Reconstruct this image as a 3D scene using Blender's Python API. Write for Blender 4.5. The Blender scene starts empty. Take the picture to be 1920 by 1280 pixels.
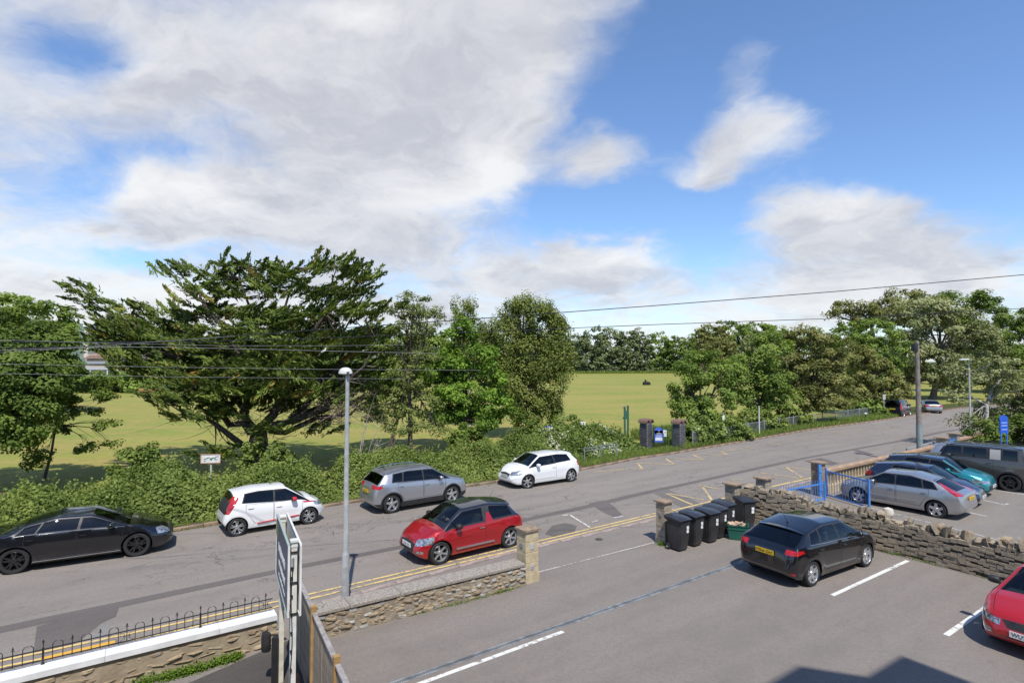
import bpy, bmesh, math, random
import numpy as np
from mathutils import Vector, Matrix
random.seed(7); RNG = np.random.default_rng(11)
R = math.radians; PI = math.pi
sc = bpy.context.scene
col = sc.collection

# ---------------------------------------------------------------- camera
CAM_H = 5.8; FPX = 1050.0; PITCH = R(2.02)
cd = bpy.data.cameras.new('camera'); cam = bpy.data.objects.new('camera', cd); col.objects.link(cam)
cam.location = (0, 0, CAM_H); cam.rotation_euler = (R(90) + PITCH, 0, 0)
cd.sensor_width = 36; cd.lens = 36 * FPX / 1920; cd.clip_start = .1; cd.clip_end = 12000
sc.camera = cam

def ray(px, py):
    u = (px - 960) / FPX; v = (640 - py) / FPX
    return Vector((u, math.cos(PITCH) - v * math.sin(PITCH), math.sin(PITCH) + v * math.cos(PITCH)))
def G(px, py, z=0.0):                 # point of the place at height z seen at that pixel of the photograph
    r = ray(px, py); t = (z - CAM_H) / r.z
    return Vector((r.x * t, r.y * t, z))
def D(px, py, d):                     # point at forward distance d
    r = ray(px, py); t = d / r.y
    return Vector((r.x * t, d, CAM_H + r.z * t))
E1 = Vector((.821, .571, 0)).normalized(); E2 = Vector((-.571, .821, 0)).normalized()

# ---------------------------------------------------------------- light
SUN_EL = R(58); SUN_DIR = Vector((.21 * math.cos(SUN_EL), -.978 * math.cos(SUN_EL), math.sin(SUN_EL))).normalized()
sl = bpy.data.lights.new('sun', 'SUN'); so = bpy.data.objects.new('sun', sl); col.objects.link(so)
sl.energy = 4.2; sl.angle = R(.55); sl.color = (1, .945, .86)
so.rotation_euler = SUN_DIR.to_track_quat('Z', 'Y').to_euler(); so.location = (0, -20, 60)
world = bpy.data.worlds.new('World'); sc.world = world; world.use_nodes = True
sc.view_settings.view_transform = 'Standard'; sc.view_settings.look = 'None'
sc.view_settings.exposure = 0.35; sc.view_settings.gamma = 1; sc.view_settings.use_curve_mapping = False
SKY_STRENGTH = .115

def N(nt, typ, x=None, **kw):
    n = nt.nodes.new(typ)
    for k, v in kw.items():
        if k in ('ins',):
            for i, val in v.items():
                if hasattr(val, 'is_linked') or hasattr(val, 'links'): nt.links.new(val, n.inputs[i])
                else: n.inputs[i].default_value = val
        else: setattr(n, k, v)
    return n
def mth(nt, op, a, b=None, c=None, clamp=False):
    ins = {0: a}
    if b is not None: ins[1] = b
    if c is not None: ins[2] = c
    n = N(nt, 'ShaderNodeMath', operation=op, ins=ins); n.use_clamp = clamp
    return n.outputs[0]
def smooth(nt, val, lo, hi, o0=0., o1=1.):
    n = N(nt, 'ShaderNodeMapRange', interpolation_type='SMOOTHSTEP', ins={0: val, 1: lo, 2: hi, 3: o0, 4: o1})
    return n.outputs[0]
def mixc(nt, f, a, b, mode='MIX'):
    n = nt.nodes.new('ShaderNodeMix'); n.data_type = 'RGBA'; n.blend_type = mode
    for i, v in ((0, f), (6, a), (7, b)):
        if hasattr(v, 'links'): nt.links.new(v, n.inputs[i])
        else: n.inputs[i].default_value = (tuple(v) + (1,))[:4] if i > 0 else v
    return n.outputs[2]
def noise(nt, vec, scale, detail=6, rough=.55, dist=0.):
    return N(nt, 'ShaderNodeTexNoise', ins={'Vector': vec, 'Scale': scale, 'Detail': detail, 'Roughness': rough, 'Distortion': dist}).outputs[0]

def build_sky():
    nt = world.node_tree; nt.nodes.clear()
    out = nt.nodes.new('ShaderNodeOutputWorld'); bg = nt.nodes.new('ShaderNodeBackground')
    bg.inputs[1].default_value = SKY_STRENGTH
    sky = nt.nodes.new('ShaderNodeTexSky'); sky.sky_type = 'NISHITA'; sky.sun_disc = False
    sky.sun_elevation = SUN_EL; sky.sun_rotation = math.atan2(SUN_DIR.x, SUN_DIR.y)
    sky.air_density = 1.0; sky.dust_density = .35; sky.ozone_density = 2.2; sky.altitude = 20
    tc = nt.nodes.new('ShaderNodeTexCoord'); d = tc.outputs['Generated']
    sep = N(nt, 'ShaderNodeSeparateXYZ', ins={0: d}); dz = sep.outputs[2]
    dzc = mth(nt, 'MAXIMUM', dz, 0.0)
    inv = mth(nt, 'DIVIDE', 1.0, mth(nt, 'ADD', dzc, .30))
    cmb = N(nt, 'ShaderNodeCombineXYZ', ins={0: mth(nt, 'MULTIPLY', sep.outputs[0], inv), 1: mth(nt, 'MULTIPLY', sep.outputs[1], inv), 2: 0.0})
    p = cmb.outputs[0]
    # domain warp gives the torn, wind drawn edges
    wn = N(nt, 'ShaderNodeTexNoise', ins={'Vector': p, 'Scale': 1.7, 'Detail': 5., 'Roughness': .55}).outputs[1]
    wv = N(nt, 'ShaderNodeVectorMath', operation='SCALE', ins={0: N(nt, 'ShaderNodeVectorMath', operation='SUBTRACT', ins={0: wn, 1: (.5, .5, .5)}).outputs[0], 'Scale': .55}).outputs[0]
    pw = N(nt, 'ShaderNodeVectorMath', operation='ADD', ins={0: p, 1: wv}).outputs[0]
    dw = N(nt, 'ShaderNodeVectorMath', operation='ADD', ins={0: d, 1: N(nt, 'ShaderNodeVectorMath', operation='SCALE', ins={0: wv, 'Scale': .30}).outputs[0]}).outputs[0]
    n1 = noise(nt, pw, 1.5, 10, .58, .0)
    n2 = noise(nt, N(nt, 'ShaderNodeVectorMath', operation='ADD', ins={0: pw, 1: (5.2, 1.3, 2.)}).outputs[0], 4.6, 9, .62, .0)
    # broad weather pattern: cloud banks (+) and clear gaps (-) by direction; elsewhere the noise carries on
    def field(blobs, vec, soft):
        tot = None
        for (bx, by, rx, ry, amp) in blobs:
            c = ray(bx, by).normalized(); rt = Vector((c.y, -c.x, 0)).normalized(); up = rt.cross(c).normalized()
            e3 = Matrix((rt, up, -c)).transposed().to_euler()
            mp = nt.nodes.new('ShaderNodeMapping'); mp.vector_type = 'TEXTURE'; nt.links.new(vec, mp.inputs[0])
            mp.inputs[1].default_value = tuple(c); mp.inputs[2].default_value = tuple(e3); mp.inputs[3].default_value = (rx / FPX, ry / FPX, .6)
            q = N(nt, 'ShaderNodeVectorMath', operation='LENGTH', ins={0: mp.outputs[0]}).outputs[1]
            e = smooth(nt, q, 0.0, soft, amp, 0.0); tot = e if tot is None else mth(nt, 'ADD', tot, e)
        return tot
    tot = field([(120, 60, 460, 190, .66), (560, 130, 330, 230, .56), (900, 70, 270, 200, 1.0), (760, 300, 240, 210, .72), (900, 300, 110, 100, .6), (330, 370, 140, 80, .70), (30, 420, 230, 200, .60), (500, 430, 240, 100, .55),
                 (830, 480, 330, 70, .50), (1150, 515, 230, 65, .80), (1410, 262, 150, 70, 1.25), (1300, 340, 90, 50, .75), (1125, 300, 95, 60, 1.1), (1395, 140, 80, 55, .85), (1560, 400, 160, 60, 1.05), (1230, 170, 90, 40, .4), (1700, 460, 220, 80, .72), (1760, 560, 300, 70, .5), (620, 580, 500, 60, .4),
                 (1750, 100, 520, 240, -.55), (1180, 410, 130, 50, -.5), (1330, 490, 90, 60, -.35), (275, 285, 120, 38, -.62), (185, 345, 55, 55, -.6), (130, 110, 75, 50, -.5), (470, 250, 110, 80, -.30), (262, 510, 70, 30, -.45), (1230, 200, 110, 110, -.35)], dw, 1.45)
    band = smooth(nt, dz, .0, .22, .62, 0.0)
    cover = mth(nt, 'ADD', mth(nt, 'ADD', tot, band), mth(nt, 'ADD', mth(nt, 'MULTIPLY', mth(nt, 'SUBTRACT', n1, .5), 1.55), mth(nt, 'MULTIPLY', mth(nt, 'SUBTRACT', n2, .5), 1.0)))
    mask = smooth(nt, cover, .08, .92)
    thick = smooth(nt, cover, .5, 1.1)
    n3 = noise(nt, N(nt, 'ShaderNodeVectorMath', operation='ADD', ins={0: pw, 1: (9.2, 7.3, 2.)}).outputs[0], 2.6, 9, .6, .2)
    n4 = smooth(nt, n3, .36, .64)
    bright = field([(930, 300, 70, 80, .8), (850, 370, 120, 40, .45), (330, 350, 150, 60, .8), (130, 470, 170, 50, .6), (640, 10, 120, 30, .8), (1200, 490, 120, 30, .7), (1000, 480, 150, 26, .4),
                    (1420, 235, 90, 30, .45), (1570, 380, 110, 30, .45), (1500, 600, 500, 50, .5), (300, 580, 300, 40, .5), (290, 425, 60, 16, -.9), (560, 410, 130, 30, -.35), (850, 425, 140, 20, -.4)], dw, 1.4)
    lit = mth(nt, 'ADD', mth(nt, 'MULTIPLY', n4, .75), mth(nt, 'SUBTRACT', bright, mth(nt, 'MULTIPLY', thick, .28)), clamp=True)
    K = 1 / (SKY_STRENGTH * 2 ** .35)
    n5 = smooth(nt, noise(nt, N(nt, 'ShaderNodeVectorMath', operation='ADD', ins={0: pw, 1: (3.1, 8.3, 5.)}).outputs[0], 3.4, 8, .62, .3), .36, .66)
    low = mixc(nt, n5, (.58 * K, .595 * K, .655 * K), (.76 * K, .77 * K, .80 * K))
    cc = mixc(nt, lit, low, (.93 * K, .935 * K, .94 * K))
    skyc = mixc(nt, 1.0, sky.outputs[0], (.98, 1.13, 1.32), 'MULTIPLY')
    res = mixc(nt, mth(nt, 'MULTIPLY', mask, .95), skyc, cc)
    nt.links.new(res, bg.inputs[0]); nt.links.new(bg.outputs[0], out.inputs[0])
build_sky()

# ---------------------------------------------------------------- materials
MATS = {}
def base_mat(name):
    m = bpy.data.materials.new(name); m.use_nodes = True; nt = m.node_tree
    b = nt.nodes['Principled BSDF']; MATS[name] = m
    return m, nt, b
def pm(name, c, rough=.6, metal=0., var=.0, scale=3., coat=0., bump=0., bscale=40., spec=.5, c2=None, emis=None):
    """plain procedural material: colour with noise variation, optional second colour and fine relief"""
    if name in MATS: return MATS[name]
    m, nt, b = base_mat(name)
    b.inputs['Roughness'].default_value = rough; b.inputs['Metallic'].default_value = metal
    b.inputs['Coat Weight'].default_value = coat; b.inputs['Coat Roughness'].default_value = .03
    b.inputs['Specular IOR Level'].default_value = spec
    tc = nt.nodes.new('ShaderNodeTexCoord'); o = tc.outputs['Object']
    if var > 0 or c2:
        n = noise(nt, o, scale, 6, .6)
        f = smooth(nt, n, .35, .65)
        a = c; d = c2 if c2 else tuple(min(1, x * (1 + var)) for x in c)
        if not c2: a = tuple(x * (1 - var) for x in c)
        nt.links.new(mixc(nt, f, a, d), b.inputs['Base Color'])
    else: b.inputs['Base Color'].default_value = (*c, 1)
    if bump > 0:
        bn = N(nt, 'ShaderNodeBump', ins={'Strength': bump, 'Distance': .01, 'Height': noise(nt, o, bscale, 4, .6)})
        nt.links.new(bn.outputs[0], b.inputs['Normal'])
    return m
def geo_pos(nt):
    return nt.nodes.new('ShaderNodeNewGeometry').outputs['Position']

def asphalt(name, base, crack=1., blotch=.16, stain=.0, rot=34.8):
    m, nt, b = base_mat(name); P = geo_pos(nt)
    mp = N(nt, 'ShaderNodeMapping', ins={0: P, 2: (0, 0, -R(rot)), 3: (1, 1, 1)}).outputs[0]
    st = N(nt, 'ShaderNodeMapping', ins={0: mp, 3: (.18, 1.3, 1)}).outputs[0]
    big = noise(nt, st, .8, 5, .6); mid = noise(nt, P, 1.6, 6, .62); fine = noise(nt, P, 42, 3, .75); grit = noise(nt, P, 130, 2, .8)
    c = mixc(nt, smooth(nt, big, .3, .7), tuple(x * (1 - blotch) for x in base), tuple(x * (1 + blotch) for x in base))
    c = mixc(nt, smooth(nt, mid, .35, .7, 0, .55), c, tuple(x * (1 + blotch * .9) for x in (base[0] * 1.03, base[1], base[2] * .96)))
    mid2 = noise(nt, P, 11, 4, .7)
    c = mixc(nt, smooth(nt, mid2, .42, .66, 0, .45), c, tuple(x * .74 for x in base))
    c = mixc(nt, smooth(nt, noise(nt, P, 24, 3, .8), .56, .74, 0, .5), c, tuple(min(1, x * 1.45) for x in base))
    c = mixc(nt, smooth(nt, fine, .35, .75, 0, .5), c, tuple(x * .62 for x in base))
    c = mixc(nt, smooth(nt, grit, .58, .8, 0, .45), c, tuple(min(1, x * 1.9) for x in base))
    h = mth(nt, 'ADD', mth(nt, 'MULTIPLY', fine, .5), grit)
    if crack > 0:
        wob = N(nt, 'ShaderNodeVectorMath', operation='ADD', ins={0: mp, 1: N(nt, 'ShaderNodeVectorMath', operation='SCALE', ins={0: N(nt, 'ShaderNodeTexNoise', ins={'Vector': P, 'Scale': 1.1, 'Detail': 6., 'Roughness': .7}).outputs[1], 'Scale': 1.3}).outputs[0]})
        sq = N(nt, 'ShaderNodeMapping', ins={0: wob.outputs[0], 3: (.55, 1.15, 1)}).outputs[0]
        for sca, wd, amt in ((.42, .010, .75), (1.15, .013, .5)):
            vo = nt.nodes.new('ShaderNodeTexVoronoi'); vo.feature = 'DISTANCE_TO_EDGE'
            nt.links.new(sq, vo.inputs['Vector']); vo.inputs['Scale'].default_value = sca
            gate = smooth(nt, noise(nt, N(nt, 'ShaderNodeVectorMath', operation='ADD', ins={0: P, 1: (sca * 31, 3, 1)}).outputs[0], .45, 3, .6), .47, .60)
            cr = mth(nt, 'MULTIPLY', smooth(nt, vo.outputs[0], wd * .3, wd * sca * 1.2, 1, 0), mth(nt, 'MULTIPLY', gate, amt * crack))
            c = mixc(nt, cr, c, tuple(x * .28 for x in base))
    if stain > 0:
        s = smooth(nt, noise(nt, N(nt, 'ShaderNodeVectorMath', operation='ADD', ins={0: P, 1: (11, 3, 1)}).outputs[0], .55, 6, .66), .58, .78, 0, stain)
        c = mixc(nt, s, c, tuple(x * .6 for x in base))
        s2 = smooth(nt, noise(nt, P, 3.3, 3, .5), .72, .80, 0, stain)
        c = mixc(nt, s2, c, tuple(x * .5 for x in base))
    nt.links.new(c, b.inputs['Base Color']); b.inputs['Roughness'].default_value = .88; b.inputs['Specular IOR Level'].default_value = .35
    bn = N(nt, 'ShaderNodeBump', ins={'Strength': .55, 'Distance': .012, 'Height': h}); nt.links.new(bn.outputs[0], b.inputs['Normal'])
    return m
def worn_paint(name, c, under, amount=.5, scale=9):
    m, nt, b = base_mat(name); P = geo_pos(nt)
    n = noise(nt, P, scale, 7, .72); n2 = noise(nt, P, 1.2, 3, .5)
    f = smooth(nt, mth(nt, 'ADD', n, mth(nt, 'MULTIPLY', mth(nt, 'SUBTRACT', n2, .5), .5)), .62 - .22 * amount, .70 - .16 * amount)
    nt.links.new(mixc(nt, f, c, under), b.inputs['Base Color']); b.inputs['Roughness'].default_value = .7
    return m
def grass_mat(name, cols):
    m, nt, b = base_mat(name); P = geo_pos(nt)
    st = N(nt, 'ShaderNodeMapping', ins={0: P, 2: (0, 0, R(8)), 3: (.10, .60, 1)}).outputs[0]
    big = noise(nt, N(nt, 'ShaderNodeMapping', ins={0: P, 3: (.5, 1.2, 1)}).outputs[0], .075, 7, .66, .5); mid = noise(nt, st, .6, 8, .72); f1 = noise(nt, P, 7, 5, .7)
    c = mixc(nt, smooth(nt, big, .40, .62), cols[0], cols[1])
    c = mixc(nt, smooth(nt, mid, .42, .70, 0, .5), c, cols[2])
    blot = noise(nt, N(nt, 'ShaderNodeMapping', ins={0: P, 1: (7, 3, 0)}).outputs[0], .35, 8, .75, .6)
    c = mixc(nt, smooth(nt, blot, .47, .66, 0, .6), c, tuple(x * 1.0 for x in cols[2]))
    c = mixc(nt, smooth(nt, noise(nt, P, 1.3, 6, .75), .45, .7, 0, .45), c, tuple(x * .7 for x in cols[0]))
    c = mixc(nt, smooth(nt, f1, .4, .7, 0, .35), c, tuple(x * .62 for x in cols[0]))
    nt.links.new(c, b.inputs['Base Color']); b.inputs['Roughness'].default_value = .9; b.inputs['Specular IOR Level'].default_value = .15
    bn = N(nt, 'ShaderNodeBump', ins={'Strength': .6, 'Distance': .05, 'Height': f1}); nt.links.new(bn.outputs[0], b.inputs['Normal'])
    return m
def leaf_mat(name, dark, light, odd=None, trans=.32, rough=.55):
    m, nt, b = base_mat(name)
    at = nt.nodes.new('ShaderNodeAttribute'); at.attribute_name = 'tint'
    c = mixc(nt, at.outputs['Fac'], dark, light)
    if odd: c = mixc(nt, smooth(nt, at.outputs['Fac'], .86, .97), c, odd)
    b.inputs['Roughness'].default_value = .72; b.inputs['Specular IOR Level'].default_value = .18
    nt.links.new(c, b.inputs['Base Color'])
    tr = nt.nodes.new('ShaderNodeBsdfTranslucent'); nt.links.new(mixc(nt, 1.0, c, (1.25, 1.3, .55), 'MULTIPLY'), tr.inputs[0])
    mx = nt.nodes.new('ShaderNodeMixShader'); mx.inputs[0].default_value = trans
    nt.links.new(b.outputs[0], mx.inputs[1]); nt.links.new(tr.outputs[0], mx.inputs[2])
    nt.links.new(mx.outputs[0], nt.nodes['Material Output'].inputs[0])
    return m
def stone_mat(name, cols, rough=.9, scale=1.6):
    """natural stone: the tone of each stone comes from its own place, with veins and lichen"""
    m, nt, b = base_mat(name); P = geo_pos(nt)
    oi = nt.nodes.new('ShaderNodeObjectInfo').outputs['Random']
    n1 = noise(nt, P, scale, 2, .5); n2 = noise(nt, P, 14, 6, .7); n3 = noise(nt, P, 5, 5, .6)
    t = mth(nt, 'ADD', mth(nt, 'MULTIPLY', oi, .6), mth(nt, 'MULTIPLY', n1, .5))
    c = mixc(nt, smooth(nt, t, .2, .9), cols[0], cols[1])
    c = mixc(nt, smooth(nt, n3, .52, .70, 0, .8), c, cols[2])
    c = mixc(nt, smooth(nt, n2, .45, .75, 0, .6), c, tuple(x * .5 for x in cols[0]))
    nt.links.new(c, b.inputs['Base Color']); b.inputs['Roughness'].default_value = rough
    bn = N(nt, 'ShaderNodeBump', ins={'Strength': .8, 'Distance': .02, 'Height': n2}); nt.links.new(bn.outputs[0], b.inputs['Normal'])
    return m
def paint(name, c, metal=0., rough=.32, flake=True):
    m, nt, b = base_mat(name)
    b.inputs['Metallic'].default_value = metal; b.inputs['Roughness'].default_value = rough
    b.inputs['Coat Weight'].default_value = 1.; b.inputs['Coat Roughness'].default_value = .03
    o = nt.nodes.new('ShaderNodeTexCoord').outputs['Object']
    n = noise(nt, o, 3.5, 7, .7); z = N(nt, 'ShaderNodeSeparateXYZ', ins={0: o}).outputs[2]
    dirt = mth(nt, 'MULTIPLY', smooth(nt, z, .12, .5, 1, .0), smooth(nt, n, .35, .75, .03, .30))
    dust = smooth(nt, noise(nt, o, 6, 6, .7), .5, .8, 0, .025)
    cc = mixc(nt, mth(nt, 'ADD', dirt, dust, clamp=True), c, (.16, .14, .12))
    nt.links.new(cc, b.inputs['Base Color'])
    nt.links.new(mth(nt, 'ADD', mth(nt, 'MULTIPLY', dirt, .5), .03), b.inputs['Coat Roughness'])
    return m
def car_glass(name, tint=.30):
    m, nt, b = base_mat(name); nt.nodes.remove(b)
    tr = nt.nodes.new('ShaderNodeBsdfTransparent'); tr.inputs[0].default_value = (tint * .82, tint * 1.0, tint * .97, 1)
    gl = nt.nodes.new('ShaderNodeBsdfGlossy'); gl.inputs['Roughness'].default_value = .015; gl.inputs[0].default_value = (.95, .97, 1, 1)
    lw = nt.nodes.new('ShaderNodeFresnel'); lw.inputs[0].default_value = 1.52
    f = mth(nt, 'ADD', mth(nt, 'MULTIPLY', lw.outputs[0], .85), .01, clamp=True)
    mx = nt.nodes.new('ShaderNodeMixShader'); nt.links.new(f, mx.inputs[0]); nt.links.new(tr.outputs[0], mx.inputs[1]); nt.links.new(gl.outputs[0], mx.inputs[2])
    nt.links.new(mx.outputs[0], nt.nodes['Material Output'].inputs[0])
    return m

# ---------------------------------------------------------------- object helpers
def tag(o, label=None, cat=None, group=None, kind=None):
    if label: o['label'] = label
    if cat: o['category'] = cat
    if group: o['group'] = group
    if kind: o['kind'] = kind
    return o
def empty(name, loc=(0, 0, 0), rz=0., parent=None):
    o = bpy.data.objects.new(name, None); col.objects.link(o); o.location = loc; o.rotation_euler = (0, 0, rz)
    o.empty_display_size = .2; o.parent = parent
    return o
def thing(name, label, cat, loc=(0, 0, 0), rz=0., group=None):
    return tag(empty(name, loc, rz), label, cat, group)
def link(name, me, parent=None):
    o = bpy.data.objects.new(name, me); col.objects.link(o); o.parent = parent
    return o
def copy_tree(o, parent=None):
    c = o.copy(); col.objects.link(c); c.parent = parent
    for ch in [x for x in bpy.data.objects if x.parent == o]: copy_tree(ch, c)
    return c
class MB:
    def __init__(s): s.v = []; s.f = []; s.m = []; s.sm = []
    def add(s, vs, fs, mi=0, sm=False):
        b = len(s.v); s.v += [tuple(v) for v in vs]; s.f += [tuple(b + i for i in f) for f in fs]; s.m += [mi] * len(fs); s.sm += [sm] * len(fs)
    def box(s, c, size, mi=0, rz=0., M=None, taper=1.):
        x, y, z = (q / 2 for q in size); vs = []
        for sz in (-1, 1):
            t = taper if sz > 0 else 1
            for sx, sy in ((-1, -1), (1, -1), (1, 1), (-1, 1)): vs.append(Vector((sx * x * t, sy * y * t, sz * z)))
        rot = M if M is not None else Matrix.Rotation(rz, 3, 'Z')
        vs = [rot @ v + Vector(c) for v in vs]
        s.add(vs, [(3, 2, 1, 0), (4, 5, 6, 7), (0, 1, 5, 4), (1, 2, 6, 5), (2, 3, 7, 6), (3, 0, 4, 7)], mi)
    def beam(s, a, b, w, h, mi=0):
        a = Vector(a); b = Vector(b); d = b - a; L = d.length; d.normalize()
        up = Vector((0, 0, 1)) if abs(d.z) < .95 else Vector((1, 0, 0))
        y = up.cross(d).normalized(); z = d.cross(y)
        M = Matrix((d, y, z)).transposed(); s.box((a + b) / 2, (L, w, h), mi, M=M)
    def tube(s, pts, rad, n=6, mi=0, cap=True):
        pts = [Vector(p) for p in pts]
        if not hasattr(rad, '__len__'): rad = [rad] * len(pts)
        vs = []; ref = None
        for i, p in enumerate(pts):
            t = (pts[min(i + 1, len(pts) - 1)] - pts[max(i - 1, 0)])
            t = t.normalized() if t.length > 1e-9 else Vector((0, 0, 1))
            if ref is None: ref = Vector((1, 0, 0)) if abs(t.x) < .8 else Vector((0, 1, 0))
            a = t.cross(ref).normalized(); b = t.cross(a).normalized(); ref = -a.cross(t) if False else ref
            for k in range(n):
                an = 2 * PI * k / n; vs.append(p + (a * math.cos(an) + b * math.sin(an)) * rad[i])
        fs = [(i * n + k, i * n + (k + 1) % n, (i + 1) * n + (k + 1) % n, (i + 1) * n + k) for i in range(len(pts) - 1) for k in range(n)]
        if cap: fs += [tuple(range(n)), tuple((len(pts) - 1) * n + k for k in reversed(range(n)))]
        s.add(vs, fs, mi, True)
    def lathe(s, prof, n=16, mi=0, c=(0, 0, 0), axis='Z', sm=True):
        vs = []
        for r, z in prof:
            for k in range(n):
                a = 2 * PI * k / n; v = (r * math.cos(a), r * math.sin(a), z)
                if axis == 'Y': v = (v[0], v[2], v[1])
                if axis == 'X': v = (v[2], v[0], v[1])
                vs.append(Vector(v) + Vector(c))
        fs = [(i * n + k, i * n + (k + 1) % n, (i + 1) * n + (k + 1) % n, (i + 1) * n + k) for i in range(len(prof) - 1) for k in range(n)]
        s.add(vs, fs, mi, sm)
    def prism(s, poly, z0, z1, mi=0):
        n = len(poly); vs = [(p[0], p[1], z0) for p in poly] + [(p[0], p[1], z1) for p in poly]
        s.add(vs, [tuple(reversed(range(n))), tuple(range(n, 2 * n))] + [(i, (i + 1) % n, n + (i + 1) % n, n + i) for i in range(n)], mi)
    def build(s, name, mats, parent=None, loc=None, rz=None, sharp=35):
        me = bpy.data.meshes.new(name); me.from_pydata(s.v, [], s.f)
        mats = mats if isinstance(mats, (list, tuple)) else [mats]
        for m in mats: me.materials.append(m)
        me.polygons.foreach_set('material_index', s.m); me.polygons.foreach_set('use_smooth', s.sm)
        bm = bmesh.new(); bm.from_mesh(me); bmesh.ops.recalc_face_normals(bm, faces=bm.faces[:]); bm.to_mesh(me); bm.free()
        if any(s.sm): me.set_sharp_from_angle(angle=R(sharp))
        o = link(name, me, parent)
        if loc is not None: o.location = loc
        if rz is not None: o.rotation_euler = (0, 0, rz)
        return o
def sheet(name, pts, z, mat, sub=False):
    me = bpy.data.meshes.new(name); me.from_pydata([(p[0], p[1], z) for p in pts], [], [tuple(range(len(pts)))])
    me.materials.append(mat)
    bm = bmesh.new(); bm.from_mesh(me)
    bm.normal_update()
    for f in bm.faces:
        if f.normal.z < 0: f.normal_flip()
    bmesh.ops.triangulate(bm, faces=bm.faces[:], ngon_method='EAR_CLIP')
    bm.to_mesh(me); bm.free()
    o = link(name, me); o['kind'] = 'structure'
    return o
def strip_poly(pts, w):
    """centre line -> band of quads"""
    pts = [Vector((p[0], p[1], 0)) for p in pts]; L = []; Rr = []
    for i, p in enumerate(pts):
        t = (pts[min(i + 1, len(pts) - 1)] - pts[max(i - 1, 0)]).normalized(); n = Vector((-t.y, t.x, 0))
        ww = w[i] if hasattr(w, '__len__') else w
        L.append(p + n * ww / 2); Rr.append(p - n * ww / 2)
    return L, Rr
def band(name, lines, z, mat, kind='structure'):
    mb = MB()
    for pts, w in lines:
        L, Rr = strip_poly(pts, w)
        for i in range(len(pts) - 1):
            mb.add([(*L[i].xy, z), (*Rr[i].xy, z), (*Rr[i + 1].xy, z), (*L[i + 1].xy, z)], [(0, 1, 2, 3)])
    me = bpy.data.meshes.new(name); me.from_pydata(mb.v, [], mb.f); me.materials.append(mat)
    bm = bmesh.new(); bm.from_mesh(me); bm.normal_update()
    for f in bm.faces:
        if f.normal.z < 0: f.normal_flip()
    bm.to_mesh(me); bm.free()
    o = link(name, me); o['kind'] = kind
    return o
def leaf_obj(name, c, n, s, asp, tint, mat, parent=None, axis=None, fold=.18):
    """many leaf-sized faces as one mesh"""
    c = np.asarray(c, float); K = len(c); n = np.asarray(n, float); s = np.broadcast_to(np.asarray(s, float), (K,))[:, None]
    n = n / (np.linalg.norm(n, axis=1, keepdims=True) + 1e-9)
    if axis is None: a = np.cross(n, RNG.normal(size=(K, 3)))
    else: a = np.asarray(axis, float)
    a = a / (np.linalg.norm(a, axis=1, keepdims=True) + 1e-9); b = np.cross(n, a); b /= (np.linalg.norm(b, axis=1, keepdims=True) + 1e-9)
    v = np.empty((K, 4, 3)); h = s * .5
    v[:, 0] = c - a * h * asp; v[:, 1] = c - b * h + n * s * fold; v[:, 2] = c + a * h * asp; v[:, 3] = c + b * h + n * s * fold
    me = bpy.data.meshes.new(name)
    me.vertices.add(4 * K); me.vertices.foreach_set('co', v.reshape(-1))
    me.loops.add(4 * K); me.loops.foreach_set('vertex_index', np.arange(4 * K, dtype=np.int32))
    me.polygons.add(K); me.polygons.foreach_set('loop_start', np.arange(K, dtype=np.int32) * 4)
    me.update(calc_edges=True)
    at = me.attributes.new('tint', 'FLOAT', 'FACE'); at.data.foreach_set('value', np.clip(np.broadcast_to(tint, (K,)), 0, 1).astype(np.float32))
    me.materials.append(mat)
    return link(name, me, parent)
# ---------------------------------------------------------------- cars
M_ = {}
def setup_car_mats():
    M_['rubber'] = pm('tyre_rubber', (.018, .018, .019), .8, bump=.2, bscale=60)
    M_['plastic'] = pm('black_plastic', (.022, .022, .024), .55, var=.3, scale=8)
    M_['gap'] = pm('panel_gap', (.008, .008, .008), .9)
    M_['glass'] = car_glass('window_glass', .52)
    M_['dglass'] = car_glass('tinted_glass', .16)
    M_['lamp'] = pm('headlamp_glass', (.50, .53, .57), .07, metal=.55, coat=1, c2=(.12, .13, .15), scale=14)
    M_['red'] = pm('red_lamp', (.48, .012, .012), .12, coat=1, c2=(.25, .006, .006), scale=15)
    M_['chrome'] = pm('bright_metal', (.7, .71, .72), .16, metal=1.)
    M_['alloy'] = pm('alloy_wheel', (.50, .51, .53), .3, metal=.75)
    M_['dalloy'] = pm('black_alloy', (.03, .03, .032), .3, metal=.4)
    M_['well'] = pm('wheel_arch_liner', (.010, .010, .010), .95)
    M_['int'] = pm('cabin_fabric', (.060, .061, .065), .85)
    M_['yplate'] = pm('yellow_plate', (.75, .48, .02), .4)
    M_['wplate'] = pm('white_plate', (.72, .72, .70), .4)
    M_['ink'] = pm('plate_ink', (.012, .012, .014), .5)
    M_['disc'] = pm('brake_disc', (.16, .15, .14), .5, metal=.7)
    M_['amber'] = pm('amber_lamp', (.7, .2, .02), .2, coat=1)
setup_car_mats()

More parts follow.
